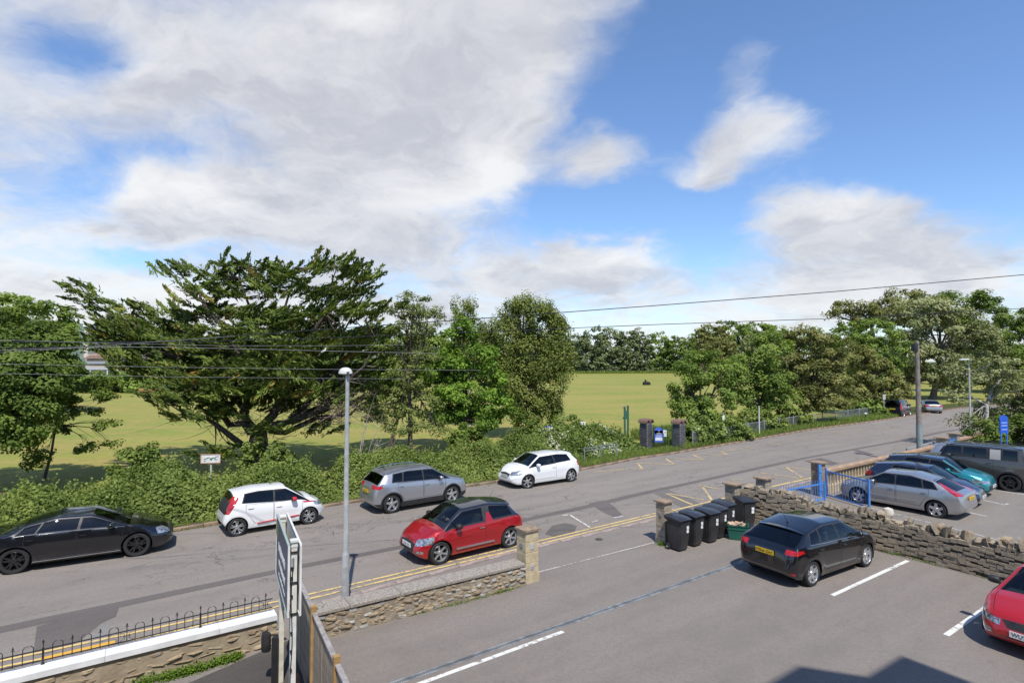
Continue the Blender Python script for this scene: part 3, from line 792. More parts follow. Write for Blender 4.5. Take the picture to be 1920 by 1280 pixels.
# ground out to the horizon, with a rise of hills at the left far off
def hills():
    xs = np.concatenate([np.linspace(-6000, -2500, 12), np.linspace(-2300, 2300, 60), np.linspace(2600, 6000, 10)]); ys = np.concatenate([np.linspace(-200, 600, 6), np.linspace(900, 6500, 46)])
    V = []; F = []
    for j, y in enumerate(ys):
        for i, x in enumerate(xs):
            h = -.4
            r = math.hypot((x + 3200) * 1.25, (y - 3600) * .8)
            h += 262 * max(0, 1 - (r / 2500) ** 2) ** 1.3 * (1 if y > 900 else 0)
            h += 10 * math.sin(x * .004 + y * .002) * min(1, max(0, h / 60)) + 6 * math.sin(x * .011 - y * .004) * min(1, max(0, h / 60))
            V.append((x, y, h))
    nx = len(xs)
    for j in range(len(ys) - 1):
        for i in range(nx - 1): F.append((j * nx + i, j * nx + i + 1, (j + 1) * nx + i + 1, (j + 1) * nx + i))
    me = bpy.data.meshes.new('hills'); me.from_pydata(V, [], F); me.polygons.foreach_set('use_smooth', [True] * len(F))
    m, nt, b = base_mat('wooded_hill'); P = geo_pos(nt)
    c = mixc(nt, smooth(nt, noise(nt, P, .012, 6, .7), .4, .62), (.085, .125, .085), (.15, .19, .13)); nt.links.new(c, b.inputs['Base Color']); b.inputs['Roughness'].default_value = 1
    bn = N(nt, 'ShaderNodeBump', ins={'Strength': 1., 'Distance': 12., 'Height': noise(nt, P, .03, 5, .7)}); nt.links.new(bn.outputs[0], b.inputs['Normal'])
    me.materials.append(m); o = link('hills', me); o['kind'] = 'structure'
hills()
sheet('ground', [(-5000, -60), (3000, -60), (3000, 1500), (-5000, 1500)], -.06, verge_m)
# park field and verge
farh = [p + Vector((-.3, .9, 0)) for p in FAR]
sheet('park_lawn', [(-160, 20)] + [(-160, 118), (-70, 112), (-20, 150), (20, 262), (150, 300), (190, 210)] + [tuple((p + Vector((-1.6, 3.2, 0))).xy) for p in reversed(FAR)], -.02, grass_far)
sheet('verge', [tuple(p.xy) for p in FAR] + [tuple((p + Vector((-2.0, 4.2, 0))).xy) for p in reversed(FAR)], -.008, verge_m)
sheet('litter_strip', [tuple((p + Vector((0, 0, 0))).xy) for p in FAR] + [tuple((p + Vector((-.35, .75, 0))).xy) for p in reversed(FAR)], .085, earth)
sheet('road', [tuple(p.xy) for p in NEAR] + [tuple(p.xy) for p in reversed(FAR)], 0.0, asp_road)
# lots on the near side
EW = G(1011, 1089); EW2 = G(1262, 1019)
yard_edge = [Vector((8.4, 20.2, 0)), Vector((10.6, 18.1, 0)), Vector((13.6, 13.75, 0)), Vector((20.2, 4.0, 0))]
nr = [p for p in NEAR]
sheet('pavement', [tuple((p + Vector((0.0, -.02, 0))).xy) for p in NEAR] + [tuple((p + Vector((2.2, -3.2, 0))).xy) for p in reversed(NEAR)], .004, asp_lot)
a0 = G(560, 1172); sheet('car_park', [tuple((NEAR[4] + E2 * -1.4).xy), tuple(EW.xy), tuple((EW2).xy), (8.3, 19.6)] + [tuple(p.xy) for p in yard_edge] + [(9, -8), (2.6, 4.0), (-2.3, 7.7)], .008, asp_lot)
sheet('school_yard', [(8.0, 20.8), (9.7, 21.7), (13.3, 24.6), (25.3, 32.9), (60, 56), (60, 0), (20.3, 3.9)] + [tuple(p.xy) for p in reversed(yard_edge[:-1])], .012, asp_yard)
sheet('garden_drive', [(-20, 4), (-6.2, 9.8), (-5.0, 11.4), (-4.6, 11.9), (-2.3, 7.7), (1, 1.5), (-12, -6)], .016, asp_old)
# kerbs, stone by stone
def kerb(name, pts, label_mat, w, h, ln, z0=-.02, off=0.):
    root = tag(empty(name), kind='structure'); protos = []
    for v in range(4):
        mb = MB(); L = ln
        mb.box((0, 0, (h + z0) / 2), (L - .016, w, h - z0)); me_o = mb.build('kerb_stone', label_mat, root)
        bm = bmesh.new(); bm.from_mesh(me_o.data); bmesh.ops.bevel(bm, geom=bm.edges[:], offset=.014, segments=1, affect='EDGES')
        for q in bm.verts: q.co += Vector((random.uniform(-1, 1), random.uniform(-1, 1), random.uniform(-.8, .8))) * .006
        bm.to_mesh(me_o.data); bm.free(); protos.append(me_o.data); bpy.data.objects.remove(me_o)
    cnt = 0
    for i in range(len(pts) - 1):
        a, b = pts[i], pts[i + 1]; d = b - a; L = d.length; n = max(1, int(L / ln)); d.normalize()
        for k in range(n):
            if cnt >= 290: return
            c = a + d * (k + .5) * (L / n) + Vector((-d.y, d.x, 0)) * off
            o = link('kerb_stone', random.choice(protos), root); cnt += 1
            o.location = (c.x, c.y, random.uniform(-.006, .006)); o.rotation_euler = (0, 0, math.atan2(d.y, d.x) + random.uniform(-.012, .012)); o.scale = (L / n / ln, 1, 1)
fk = [ext(G(320, 997), G(0, 1047), 8)] + [G(*p) for p in far_px[1:]]
kerb('far_kerb', fk, kerb_far_m, .15, .10, .92, off=.07)
kerb('near_kerb', [G(-60, 1281), G(520, 1147), G(600, 1127), G(960, 1033), G(1228, 972), G(1385, 935), G(1530, 897), G(1745, 842)], kerb_m, .16, .035, .9, off=-.10)
# road repairs and markings
tr = [G(*p) for p in [(-200, 1226), (0, 1180), (180, 1142), (359, 1104), (565, 1061), (760, 1023.5), (1000, 971), (1103, 949), (1177, 931), (1290, 906), (1400, 882), (1512, 858), (1595, 843), (1690, 826), (1770, 809), (1850, 796)]]
band('trench_repair', [(tr, [.42, .40, .40, .36, .32, .30, .34, .40, .40, .36, .36, .36, .36, .36, .36, .36])], .004, asp_dark)
def patch(name, pp, z, m): return sheet(name, [tuple(G(*p).xy) for p in pp], z, m)
patch('road_patch', [(69, 1174), (120, 1160), (223, 1138), (217, 1155), (189, 1168), (169, 1185), (150, 1200), (129, 1211), (96, 1222), (62, 1228)], .006, asp_dark)
patch('road_patch', [(1104, 943), (1135, 937.5), (1150, 948), (1167, 964.6), (1154, 970), (1135, 962)], .006, asp_dark)
patch('road_patch', [(1505, 864), (1539, 858), (1573, 868), (1560, 872)], .006, asp_dark)
patch('road_patch', [(1222, 922), (1252, 917), (1330, 950), (1290, 957)], .006, asphalt('patch_grey', (.15, .138, .128), .2, .1))
patch('road_patch', [(1592, 842), (1600, 841), (1640, 851), (1628, 853)], .006, asp_dark)
patch('crumbled_patch', [(1022, 1001), (1036, 985), (1060, 980), (1082, 986), (1076, 998), (1046, 1007)], .006, asphalt('crumbled_asphalt', (.12, .11, .10), 1.4, .35, stain=.8))
patch('manhole_patch', [(168, 1196), (196, 1169), (205, 1172), (205, 1190), (196, 1201), (172, 1206)], .009, asphalt('patch_pale', (.215, .205, .195), .1, .1))
def line(a, b, w): return ([G(*a), G(*b)], w)
def dbl(o1, o2, w=.075): return [([G(*p) for p in o1], w), ([G(*p) for p in o2], w)]
band('double_yellow_lines', dbl([(-120, 1266), (0, 1239), (359, 1162.5), (583, 1113), (760, 1072), (1008, 1014.5), (1227, 962.5), (1262, 954)], [(-120, 1279), (0, 1251), (359, 1175.8), (583, 1121.5), (760, 1079), (1008, 1020.5), (1227, 967), (1262, 959)], .085), .010, yel_l)
band('fresh_yellow_stripe', [line((75, 1236), (216, 1203), .13)], .014, org_l)
ZZ = [((1309, 910), (1351, 917)), ((1316, 911), (1335, 938)), ((1372, 897), (1392, 900)), ((1424, 886), (1503.5, 897)), ((1472.6, 875), (1525, 882)), ((1474, 876), (1505, 896)), ((1249, 925), (1298, 946)), ((1255, 925), (1319, 937)), ((1194, 867), (1205, 879.5)), ((1180, 879), (1205, 879.5)), ((1195, 868), (1265, 870.5)), ((1248, 859.5), (1265, 871)),
      ((1256, 859.5), (1318, 862)), ((1299, 852), (1318, 862)), ((1304, 852), (1365, 853)), ((1351, 846.5), (1365, 853)), ((1351, 846.5), (1392, 841)), ((1110, 885), (1180, 879)), ((1396, 838), (1420, 842)), ((1440, 830), (1466, 834)), ((1500, 823), (1535, 826)), ((1560, 810), (1584, 813)), ((1608, 804), (1631, 808)), ((1640, 800), (1668, 803))]
band('zigzag_markings', [line(a, b, .12) for a, b in ZZ], .012, yel_f)
band('yellow_kerb_line', [line((1447, 912), (1527, 894.5), .12), line((1262, 957), (1385, 927), .10)], .010, yel_l)
band('bay_marks', [line((1055, 966.5), (1070, 964.5), .10), line((1067, 964.5), (1106, 988.5), .09), line((1150, 971), (1168, 967.5), .10), line((1110, 979), (1120, 976), .08)], .013, thin_l)
band('parking_bay_lines', [line((775, 1286), (1056, 1184), .105), line((1560, 1116.5), (1702, 1051), .11), line((1774, 1191), (1846, 1141), .115), line((1846, 1141), (1925, 1085), .115), line((1399, 1054), (1411, 1057), .10)], .012, white_l)
band('lot_boundary_line', [line((1011, 1072), (1226, 1017), .045)], .012, thin_l)
band('yard_lines', [line((1600, 945), (1628, 951), .05), line((1628, 951), (1990, 1042), .05), line((1818, 961), (1850, 968), .09), line((1841, 937), (1886, 947), .09), line((1886, 947), (1889, 944), .09), line((1872, 920), (1925, 928), .09)], .016, thin_l)
# drainage channel across the car park
def drain():
    a = G(728, 1286); b = G(1404, 1050); d = (b - a).normalized(); L = (b - a).length; nrm = Vector((-d.y, d.x, 0)); ang = math.atan2(d.y, d.x)
    root = thing('drainage_channel', 'long narrow steel drainage channel running across the car park beside the white bay line', 'drain', (0, 0, 0))
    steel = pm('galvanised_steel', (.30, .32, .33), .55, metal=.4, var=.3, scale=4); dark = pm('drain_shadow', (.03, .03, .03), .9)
    mb = MB()
    for s in (-1, 1): mb.beam(a + nrm * s * .055 + Vector((0, 0, .012)), b + nrm * s * .055 + Vector((0, 0, .012)), .02, .018)
    mb.build('edge_rail', steel, root)
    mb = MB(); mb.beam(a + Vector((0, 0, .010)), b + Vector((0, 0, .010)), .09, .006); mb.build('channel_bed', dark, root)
    mb = MB(); k = 0.
    while k < L:
        c = a + d * k + Vector((0, 0, .016)); mb.box(c, (.014, .095, .008), rz=ang); k += .034
    o = mb.build('grating', steel, root); o['kind'] = 'stuff'
drain()
mh = thing('manhole_cover', 'small dark oval iron cover set in the entrance apron', 'cover', tuple(G(1123, 1011)))
mb = MB(); mb.lathe([(.001, .018), (.11, .018), (.125, .014), (.125, 0)], 20); mb.build('cover_plate', pm('rusty_iron', (.05, .045, .045), .8, var=.3), mh)

# ---------------------------------------------------------------- masonry
st_shade = stone_mat('shaded_rubble_stone', ((.15, .125, .095), (.29, .24, .175), (.36, .32, .25)))  # darkened: the shade on the yard wall's face is put into the colour
st_tan = stone_mat('tan_rubble', ((.24, .18, .115), (.36, .285, .19), (.30, .28, .24)))
st_grey = stone_mat('grey_limestone', ((.22, .215, .20), (.42, .41, .38), (.34, .29, .22)))
mortar = pm('lime_mortar', (.30, .255, .19), .95, c2=(.20, .165, .125), scale=6, bump=.8, bscale=25)
mortar_d = pm('dark_joints', (.060, .050, .042), .95, c2=(.10, .085, .07), scale=8, bump=.8, bscale=25)
granite = pm('pebbled_coping', (.36, .325, .28), .95, c2=(.17, .15, .13), scale=30, bump=1., bscale=45)
render_w = pm('white_masonry_paint', (.72, .73, .74), .6, c2=(.62, .62, .62), scale=3, bump=.15)
def stone_variants(mat, n, sx, sy, sz, rough=.16, sub=1):
    out = []
    for k in range(n):
        bm = bmesh.new(); bmesh.ops.create_cube(bm, size=1)
        if sub: bmesh.ops.bevel(bm, geom=bm.edges[:], offset=random.uniform(.14, .24), segments=1, affect='EDGES')
        for v in bm.verts: v.co += Vector([random.uniform(-1, 1) * rough * .55 for _ in range(3)])
        for v in bm.verts: v.co = Vector((v.co.x * sx, v.co.y * sy, v.co.z * sz))
        me = bpy.data.meshes.new('stone'); bm.to_mesh(me); bm.free(); me.materials.append(mat); out.append(me)
    return out
def rubble_wall(root, pts, topf, sw, sh, mats, core, thick, limit=295, proud=.03, gap=.02, irregular=.35, z0=0., face=-1, skip=None):
    """random rubble on the face towards us: every stone an object until the limit, the rest joined"""
    L = [0]
    for i in range(len(pts) - 1): L.append(L[-1] + (pts[i + 1] - pts[i]).length)
    def at(s):
        for i in range(len(pts) - 1):
            if s <= L[i + 1] or i == len(pts) - 2:
                d = (pts[i + 1] - pts[i]).normalized(); return pts[i] + d * (s - L[i]), d
    var = [v for m in mats for v in stone_variants(m, 5, 1, 1, 1)]
    # core
    mb = MB(); n = max(2, int(L[-1] / .4))
    vs = []
    for k in range(n + 1):
        s = L[-1] * k / n; p, d = at(s); nn = Vector((-d.y, d.x, 0)) * -face
        h = topf(s) - .03
        for off in (0.0, thick):
            for z in (z0 - .05, h): vs.append((*(p + nn * off).xy, z))
    fs = []
    for k in range(n):
        a = 4 * k; b = a + 4; fs += [(a, b, b + 1, a + 1), (a + 2, a + 3, b + 3, b + 2), (a + 1, b + 1, b + 3, a + 3)]
    fs += [(0, 1, 3, 2), (4 * n, 4 * n + 2, 4 * n + 3, 4 * n + 1)]
    mb.add(vs, fs); mb.build('wall_core', core, root)
    items = []; z = z0; row = 0
    hmax = max(topf(L[-1] * k / 40) for k in range(41))
    while z < hmax:
        rh = sh * random.uniform(.75, 1.3); s = -random.random() * sw
        while s < L[-1]:
            w = sw * random.uniform(.55, 1.5); sc_ = s + w / 2
            if 0 < sc_ < L[-1] and z + rh * .6 < topf(sc_):
                p, d = at(sc_); nn = Vector((-d.y, d.x, 0)) * face
                items.append((p + nn * (proud - .04) + Vector((0, 0, z + rh / 2 + random.uniform(-1, 1) * sh * irregular * .4)), math.atan2(d.y, d.x), w - gap, .10 + .05 * random.random(), rh * random.uniform(.85, 1.15) - gap))
            s += w
        z += rh; row += 1
    items.sort(key=lambda it: it[0].y)
    rest = MB()
    for k, (c, a, w, dd, h) in enumerate(items):
        rx = random.uniform(-1, 1) * irregular * .35
        if k < limit:
            o = link('stone', random.choice(var), root); o.location = c + Vector((0, 0, 0)) + Vector((-math.sin(a), math.cos(a), 0)) * random.uniform(-.02, .02) * irregular; o.scale = (w, dd, h); o.rotation_euler = (random.uniform(-.12, .12) * irregular, rx * .8, a + random.uniform(-.10, .10) * irregular)
        else: rest.box(c, (w, dd, h), rz=a)
    if rest.v:
        o = rest.build('stones', mats[0], root); o['kind'] = 'stuff'
    return at, L[-1]
def build_walls():
    # rubble wall between the two lots
    root = thing('rubble_wall', 'dark random rubble wall with upright coping stones between the car park and the school yard', 'stone wall')
    P = [Vector((8.35, 20.35, 0)), Vector((10.6, 18.1, 0)), Vector((11.6, 16.95, 0)), Vector((13.6, 13.75, 0)), Vector((17.2, 8.4, 0))]
    def topf(s): return 1.30 - .38 * min(1, max(0, (s - 1.5) / .7)) - (.06 * math.sin(s * 1.3) + .03 * math.sin(s * 3.1))
    at, L = rubble_wall(root, P, topf, .21, .092, [st_shade, st_shade, st_shade, st_tan], mortar_d, .42, limit=235, irregular=1.5, gap=.010, proud=.035)
    cv = stone_variants(st_tan, 2, 1, 1, 1, .4) + stone_variants(st_shade, 5, 1, 1, 1, .4)
    s = .05; n = 0
    while s < L:
        w = random.uniform(.08, .20); p, d = at(s + w / 2); nn = Vector((-d.y, d.x, 0)); h = random.uniform(.10, .33) if s > 1.7 else random.uniform(.08, .16)
        o = link('coping_stone', random.choice(cv), root); c = p + nn * .2
        o.location = (c.x, c.y, topf(s) - .05 + h / 2); o.scale = (w, random.uniform(.26, .42), h); o.rotation_euler = (random.uniform(-.12, .12), random.uniform(-.25, .25), math.atan2(d.y, d.x) + random.uniform(-.2, .2)); s += w * .92
    # rounded pale boulder on that wall
    bp = G(1541, 975, .0); mb = MB(); mb.lathe([(.001, -.16), (.12, -.13), (.16, 0), (.13, .12), (.001, .17)], 14)
    pr = tag(mb.build('boulder', pm('pale_stone', (.5, .46, .4), .9, var=.15)), 'rounded pale boulder standing on top of the rubble wall', 'boulder'); pr.location = (11.33 + .32, 17.3 + .22, 1.12)
    # near wall with pebbled coping
    A = G(575, 1197); B = G(984, 1098)
    A = Vector((-4.45, 11.60, 0))
    root = thing('front_wall', 'low rubble wall with flat pebbled coping between the car park and the road', 'stone wall')
    rubble_wall(root, [A, B], lambda s: .50, .19, .090, [st_tan, st_grey, st_tan, st_tan], mortar, .40, limit=280, proud=-.008, gap=.012, irregular=.9)
    d = (B - A).normalized(); nn = Vector((-d.y, d.x, 0)); L = (B - A).length; k = 0.
    while k < L - .05:
        w = min(1.15, L - k); mb = MB(); c = A + d * (k + w / 2) + nn * .20
        mb.box((0, 0, 0), (w - .008, .47, .085)); o = mb.build('coping_slab', granite, root); o.location = (c.x, c.y, .545); o.rotation_euler = (random.uniform(-.006, .006), 0, math.atan2(d.y, d.x))
        bm = bmesh.new(); bm.from_mesh(o.data); bmesh.ops.bevel(bm, geom=bm.edges[:], offset=.014, segments=1, affect='EDGES'); bm.to_mesh(o.data); bm.free(); k += w
    # left wall with white coping
    A = G(28, 1279, .52); A.z = 0; B = G(519, 1160, .52); B.z = 0; A2 = A - (B - A).normalized() * 6
    root = thing('garden_wall', 'low rubble garden wall with white painted coping at lower left', 'stone wall')
    rubble_wall(root, [A2, B], lambda s: .52, .30, .12, [st_tan], pm('smeared_mortar', (.34, .28, .20), .95, c2=(.25, .20, .14), scale=3.5, bump=1., bscale=14), .32, limit=280, proud=-.006, gap=.07, irregular=1.)
    d = (B - A).normalized(); nn = Vector((-d.y, d.x, 0)); L = (B - A2).length; k = 0.
    globals()['LW'] = (A2, B, d, nn)
    while k < L - .05:
        w = min(1.8, L - k); mb = MB(); c = A2 + d * (k + w / 2) + nn * .125
        mb.box((0, 0, 0), (w - .005, .35, .10)); o = mb.build('coping_slab', render_w, root); o.location = (c.x, c.y, .57); o.rotation_euler = (0, 0, math.atan2(d.y, d.x)); k += w
build_walls()
def pillar(name, label, c, ang, w, h, capw=.50, caph=.07, insets=True, mat=None, plinth=.24, group=None, d=None):
    root = thing(name, label, 'gate pillar', (c[0], c[1], 0), ang, group); mat = mat or tan_stone; d = d or w
    mb = MB(); mb.box((0, 0, plinth / 2), (w + .035, d + .035, plinth)); mb.build('plinth', mat, root)
    zs = plinth; n = 4; hh = (h - plinth) / n
    for k in range(n):
        mb = MB(); mb.box((0, 0, zs + hh / 2), (w, d, hh - .006)); o = mb.build('stone_block', mat, root)
        bm = bmesh.new(); bm.from_mesh(o.data); bmesh.ops.bevel(bm, geom=bm.edges[:], offset=.010, segments=1, affect='EDGES'); bm.to_mesh(o.data); bm.free()
        if insets and k in (0, 2):
            for (nx, ny, rz) in ((0, -1, 0), (-1, 0, PI / 2), (1, 0, PI / 2)):
                sv = stone_variants(st_grey, 1, .16, .05, hh * .62, .14)[0]; q = link('rubble_inset', sv, root); q.location = (nx * (w / 2 - .012), ny * (d / 2 - .012), zs + hh * .55); q.rotation_euler = (0, 0, rz)
        zs += hh
    mb = MB(); cw, cdp = capw, capw + d - w
    mb.box((0, 0, h + caph * .35), (cw, cdp, caph * .7)); mb.add([(-cw / 2, -cdp / 2, h + caph * .7), (cw / 2, -cdp / 2, h + caph * .7), (cw / 2, cdp / 2, h + caph * .7), (-cw / 2, cdp / 2, h + caph * .7), (0, 0, h + caph * 1.15)], [(0, 1, 4), (1, 2, 4), (2, 3, 4), (3, 0, 4)])
    mb.build('cap', tan_dark, root); return root
RA = math.atan2(E1.y, E1.x)
def corner_c(px, py, w): g = G(px, py); return g + E1 * (w / 2) + E2 * (w / 2)
pillar('gate_pillar', 'tallest looking sandstone gate pillar with rubble insets, at the right end of the low pebbled wall', corner_c(986, 1095, .42), RA, .42, 1.33)
mbq = thing('wall_end_pier', 'short grey rubble pier joining the pebbled wall to the sandstone pillar', 'pier', tuple(G(958, 1103) + E1 * .26 + E2 * .25), RA)
mb = MB(); mb.box((0, 0, .27), (.36, .34, .54)); mb.build('pier_core', mortar_d, mbq)
for k in range(4):
    for sx in (-.09, .09):
        o = link('stone', stone_variants(st_grey, 1, .18, .09, .125, .15)[0], mbq); o.location = (sx + (.03 if k % 2 else -.03), -.15, .08 + k * .13)
pillar('gate_pillar', 'stained gate pillar beside the row of black wheelie bins', corner_c(1247, 1022, .36), RA, .36, 1.30, .46, insets=True, mat=pm('stained_sandstone', (.40, .33, .23), .9, c2=(.24, .20, .15), scale=6, bump=.6))
pm('grey_sandstone', (.33, .29, .22), .9, c2=(.22, .19, .15), scale=6, bump=.6)
pillar('gate_pillar', 'low broad gate pillar at the far end of the rubble wall behind the last bin', (8.05, 20.55), RA, .42, 1.33, .56, insets=False, mat=MATS['grey_sandstone'])
pillar('gate_pillar', 'gate pillar with a flat tan cap where the spiked blue gate leaf hangs', (9.60, 21.55), RA, .40, 1.33, .54, insets=False, mat=MATS['grey_sandstone'])
pillar('gate_pillar', 'dark sided gate pillar holding the swung open blue gate leaf', (13.35, 24.6), RA, .42, 1.38, .58, insets=False, mat=pm('brown_sandstone', (.30, .22, .15), .9, c2=(.20, .15, .11), scale=6, bump=.6))
pillar('gate_pillar', 'gate pillar at the far end of the balustrade wall', (24.9, 32.6), RA, .44, 1.36, .62, insets=False, mat=MATS['grey_sandstone'])
pillar('gate_pillar', 'furthest gate pillar beyond the small blue gate', (27.1, 34.5), RA, .44, 1.36, .60, insets=False, mat=MATS['grey_sandstone'])
# balustrade walls
def balustrade(a, b, label, n):
    root = thing('balustrade_wall', label, 'balustrade'); d = (b - a).normalized(); L = (b - a).length; ang = math.atan2(d.y, d.x); m = pm('pale_sandstone', (.50, .42, .28), .9, c2=(.38, .31, .21), scale=5, bump=.4); mc = pm('ochre_coping', (.42, .28, .17), .9, c2=(.28, .19, .13), scale=6, bump=.6)
    mid = (a + b) / 2
    mb = MB(); mb.box((*mid.xy, .18), (L, .30, .36), rz=ang); mb.build('base_course', m, root)
    k = 0.
    while k < L - .05:
        w = min(1.0, L - k); c = a + d * (k + w / 2); mb = MB(); mb.box((0, 0, 0), (w - .008, .34, .10)); o = mb.build('coping_slab', mc, root); o.location = (c.x, c.y, .97); o.rotation_euler = (0, 0, ang); k += w
    mb = MB(); mb.box((0, 0, 0), (.09, .16, .56)); mb.box((0, 0, -.24), (.13, .20, .07)); mb.box((0, 0, .24), (.13, .20, .07)); p = mb.build('baluster', m, root); 
    for q in range(n):
        o = p if q == 0 else link('baluster', p.data, root); c = a + d * (L * (q + .5) / n); o.location = (c.x, c.y, .64); o.rotation_euler = (0, 0, ang)
balustrade(Vector((13.75, 24.85, 0)), Vector((24.6, 32.35, 0)), 'low sandstone balustrade wall between the school yard and the road', 46)
balustrade(Vector((27.5, 34.8, 0)), Vector((31.5, 37.6, 0)), 'short balustrade wall beyond the furthest pillar, under the white barked tree', 16)
# rubble bank at foot of balustrade, brick park gate pillars
brick_m = stone_mat('blue_brick', ((.060, .062, .072), (.125, .125, .135), (.10, .085, .08)), .6)
mort_p = pm('pale_mortar', (.30, .29, .27), .95)
tile_m = pm('terracotta_tile', (.20, .115, .085), .8, c2=(.12, .08, .065), scale=10, bump=.5)
def park_pillar(c, label):
    root = thing('brick_gate_pillar', label, 'gate pillar', (c[0], c[1], 0), RA + .1)
    w = .62; h = 1.62; mb = MB(); mb.box((0, 0, h / 2), (w - .03, w - .03, h)); mb.build('pillar_core', mort_p, root)
    mb = MB(); mb.box((0, 0, 0), (.215, .06, .068)); bev = mb.build('brick', brick_m, root); me = bev.data; first = True
    rows = 19
    for r in range(rows):
        for side in range(4):
            for q in range(3 if r % 2 else 2):
                x = (-.205 + .205 * q) if r % 2 else (-.12 + .24 * q)
                p = Vector((x, -w / 2 + .024, .05 + r * .082)); p.rotate(Matrix.Rotation(side * PI / 2, 3, 'Z'))
                o = bev if first else link('brick', me, root); first = False
                o.location = p; o.rotation_euler = (0, 0, side * PI / 2); o.scale = (.92 if r % 2 else 1.08, 1, 1)
    for s in (-1, 1):          # two curved half-pipe tiles springing outward
        mb = MB(); vs = []; n = 9
        for yy in (-w / 2 - .05, w / 2 + .05):
            for k in range(n):
                a = PI * k / (n - 1); vs.append((s * (.21 - .21 * math.cos(a)), yy, h + .02 + .27 * math.sin(a)))
            for k in range(n):
                a = PI * k / (n - 1); vs.append((s * (.21 - .17 * math.cos(a)), yy, h + .0 + .19 * math.sin(a)))
        m2 = 2 * n
        for k in range(n - 1): mb.f += []
        fs = [(k, k + 1, m2 + k + 1, m2 + k) for k in range(n - 1)] + [(n + k, m2 + n + k, m2 + n + k + 1, n + k + 1) for k in range(n - 1)] + [(k, n + k, n + k + 1, k + 1) for k in range(n - 1)] + [(m2 + k, m2 + k + 1, m2 + n + k + 1, m2 + n + k) for k in range(n - 1)] + [(0, m2, m2 + n, n), (n - 1, 2 * n - 1, m2 + 2 * n - 1, m2 + n - 1)]
        mb.add(vs, fs, 0, True); mb.build('curved_cap_tile', tile_m, root)
    mb = MB(); mb.box((0, 0, h + .02), (w + .02, w + .02, .05)); mb.build('cap_course', tile_m, root)
PG1 = G(1214, 839); PG2 = G(1276, 841)
park_pillar(PG1 + Vector((0, .35, 0)), 'left brick pillar of the park gate with upswept terracotta tiles')
park_pillar(PG2 + Vector((0, .35, 0)), 'right brick pillar of the park gate with upswept terracotta tiles')

# ---------------------------------------------------------------- buildings
def house_shadow():
    """the twin gabled house whose window we look out of; it throws the shadow at lower right"""
    k = math.cos(SUN_EL) / math.sin(SUN_EL); sx, sy = -SUN_DIR.x / SUN_DIR.z, -SUN_DIR.y / SUN_DIR.z
    root = thing('house', 'cream rendered house at our back whose stepped shadow falls across the car park', 'house')
    white_p0 = pm('window_frame_white', (.7, .7, .7), .5); wm = pm('cream_render', (.42, .38, .31), .9, var=.1); rm = pm('slate_roof', (.10, .10, .11), .8, var=.2, scale=6)
    F0 = Vector((0, -3.6, 0)); dirx = E1; inw = -E2
    s2 = Vector((sx, sy, 0)); depth = 9.
    def uh(px, py):          # position along the facade and height of the roof point that throws its shadow there
        q = G(px, py) - F0; det = dirx.x * s2.y - dirx.y * s2.x
        return ((q.x * s2.y - q.y * s2.x) / det, (dirx.x * q.y - dirx.y * q.x) / det)
    A = uh(1690, 1229); B = uh(1497, 1248); C = uh(1625, 1268)
    prof = [(-17., 0.), (A[0], 0.), A, C, B, (-17., B[1])]; vs = []
    for dd in (0, depth):
        for u, h in prof: q = F0 + dirx * u + inw * dd; vs.append((q.x, q.y, h))
    n = len(prof); mb = MB(); mb.add(vs, [tuple(range(n)), tuple(reversed(range(n, 2 * n)))] + [(k, (k + 1) % n, n + (k + 1) % n, n + k) for k in range(n)]); mb.build('wall', wm, root)
    mb = MB()
    for (u0, h0), (u1, h1) in ((A, C), (C, B), (B, (-17., B[1]))):
        q = []
        for dd in (.05, depth - .05):
            for u, h in ((u0, h0), (u1, h1)): p = F0 + dirx * u + inw * dd; q.append((p.x, p.y, h + .01))
        mb.add(q, [(0, 1, 3, 2)])
    mb.build('roof', rm, root)
    for u in (-14, -10.5, -7, -3.5, 3.5, 6.4):
        for zz in (1.0, 4.4):
            if zz + 1.5 > A[1]: continue
            c = F0 + dirx * u + E2 * .03; mb = MB(); mb.box((c.x, c.y, zz + .75), (1.2, .06, 1.5), rz=RA); w = mb.build('window', white_p0, root)
            mb = MB(); c = F0 + dirx * u + E2 * .07; mb.box((c.x, c.y, zz + .75), (1.06, .02, 1.36), rz=RA); mb.build('pane', M_['dglass'], w)
house_shadow()
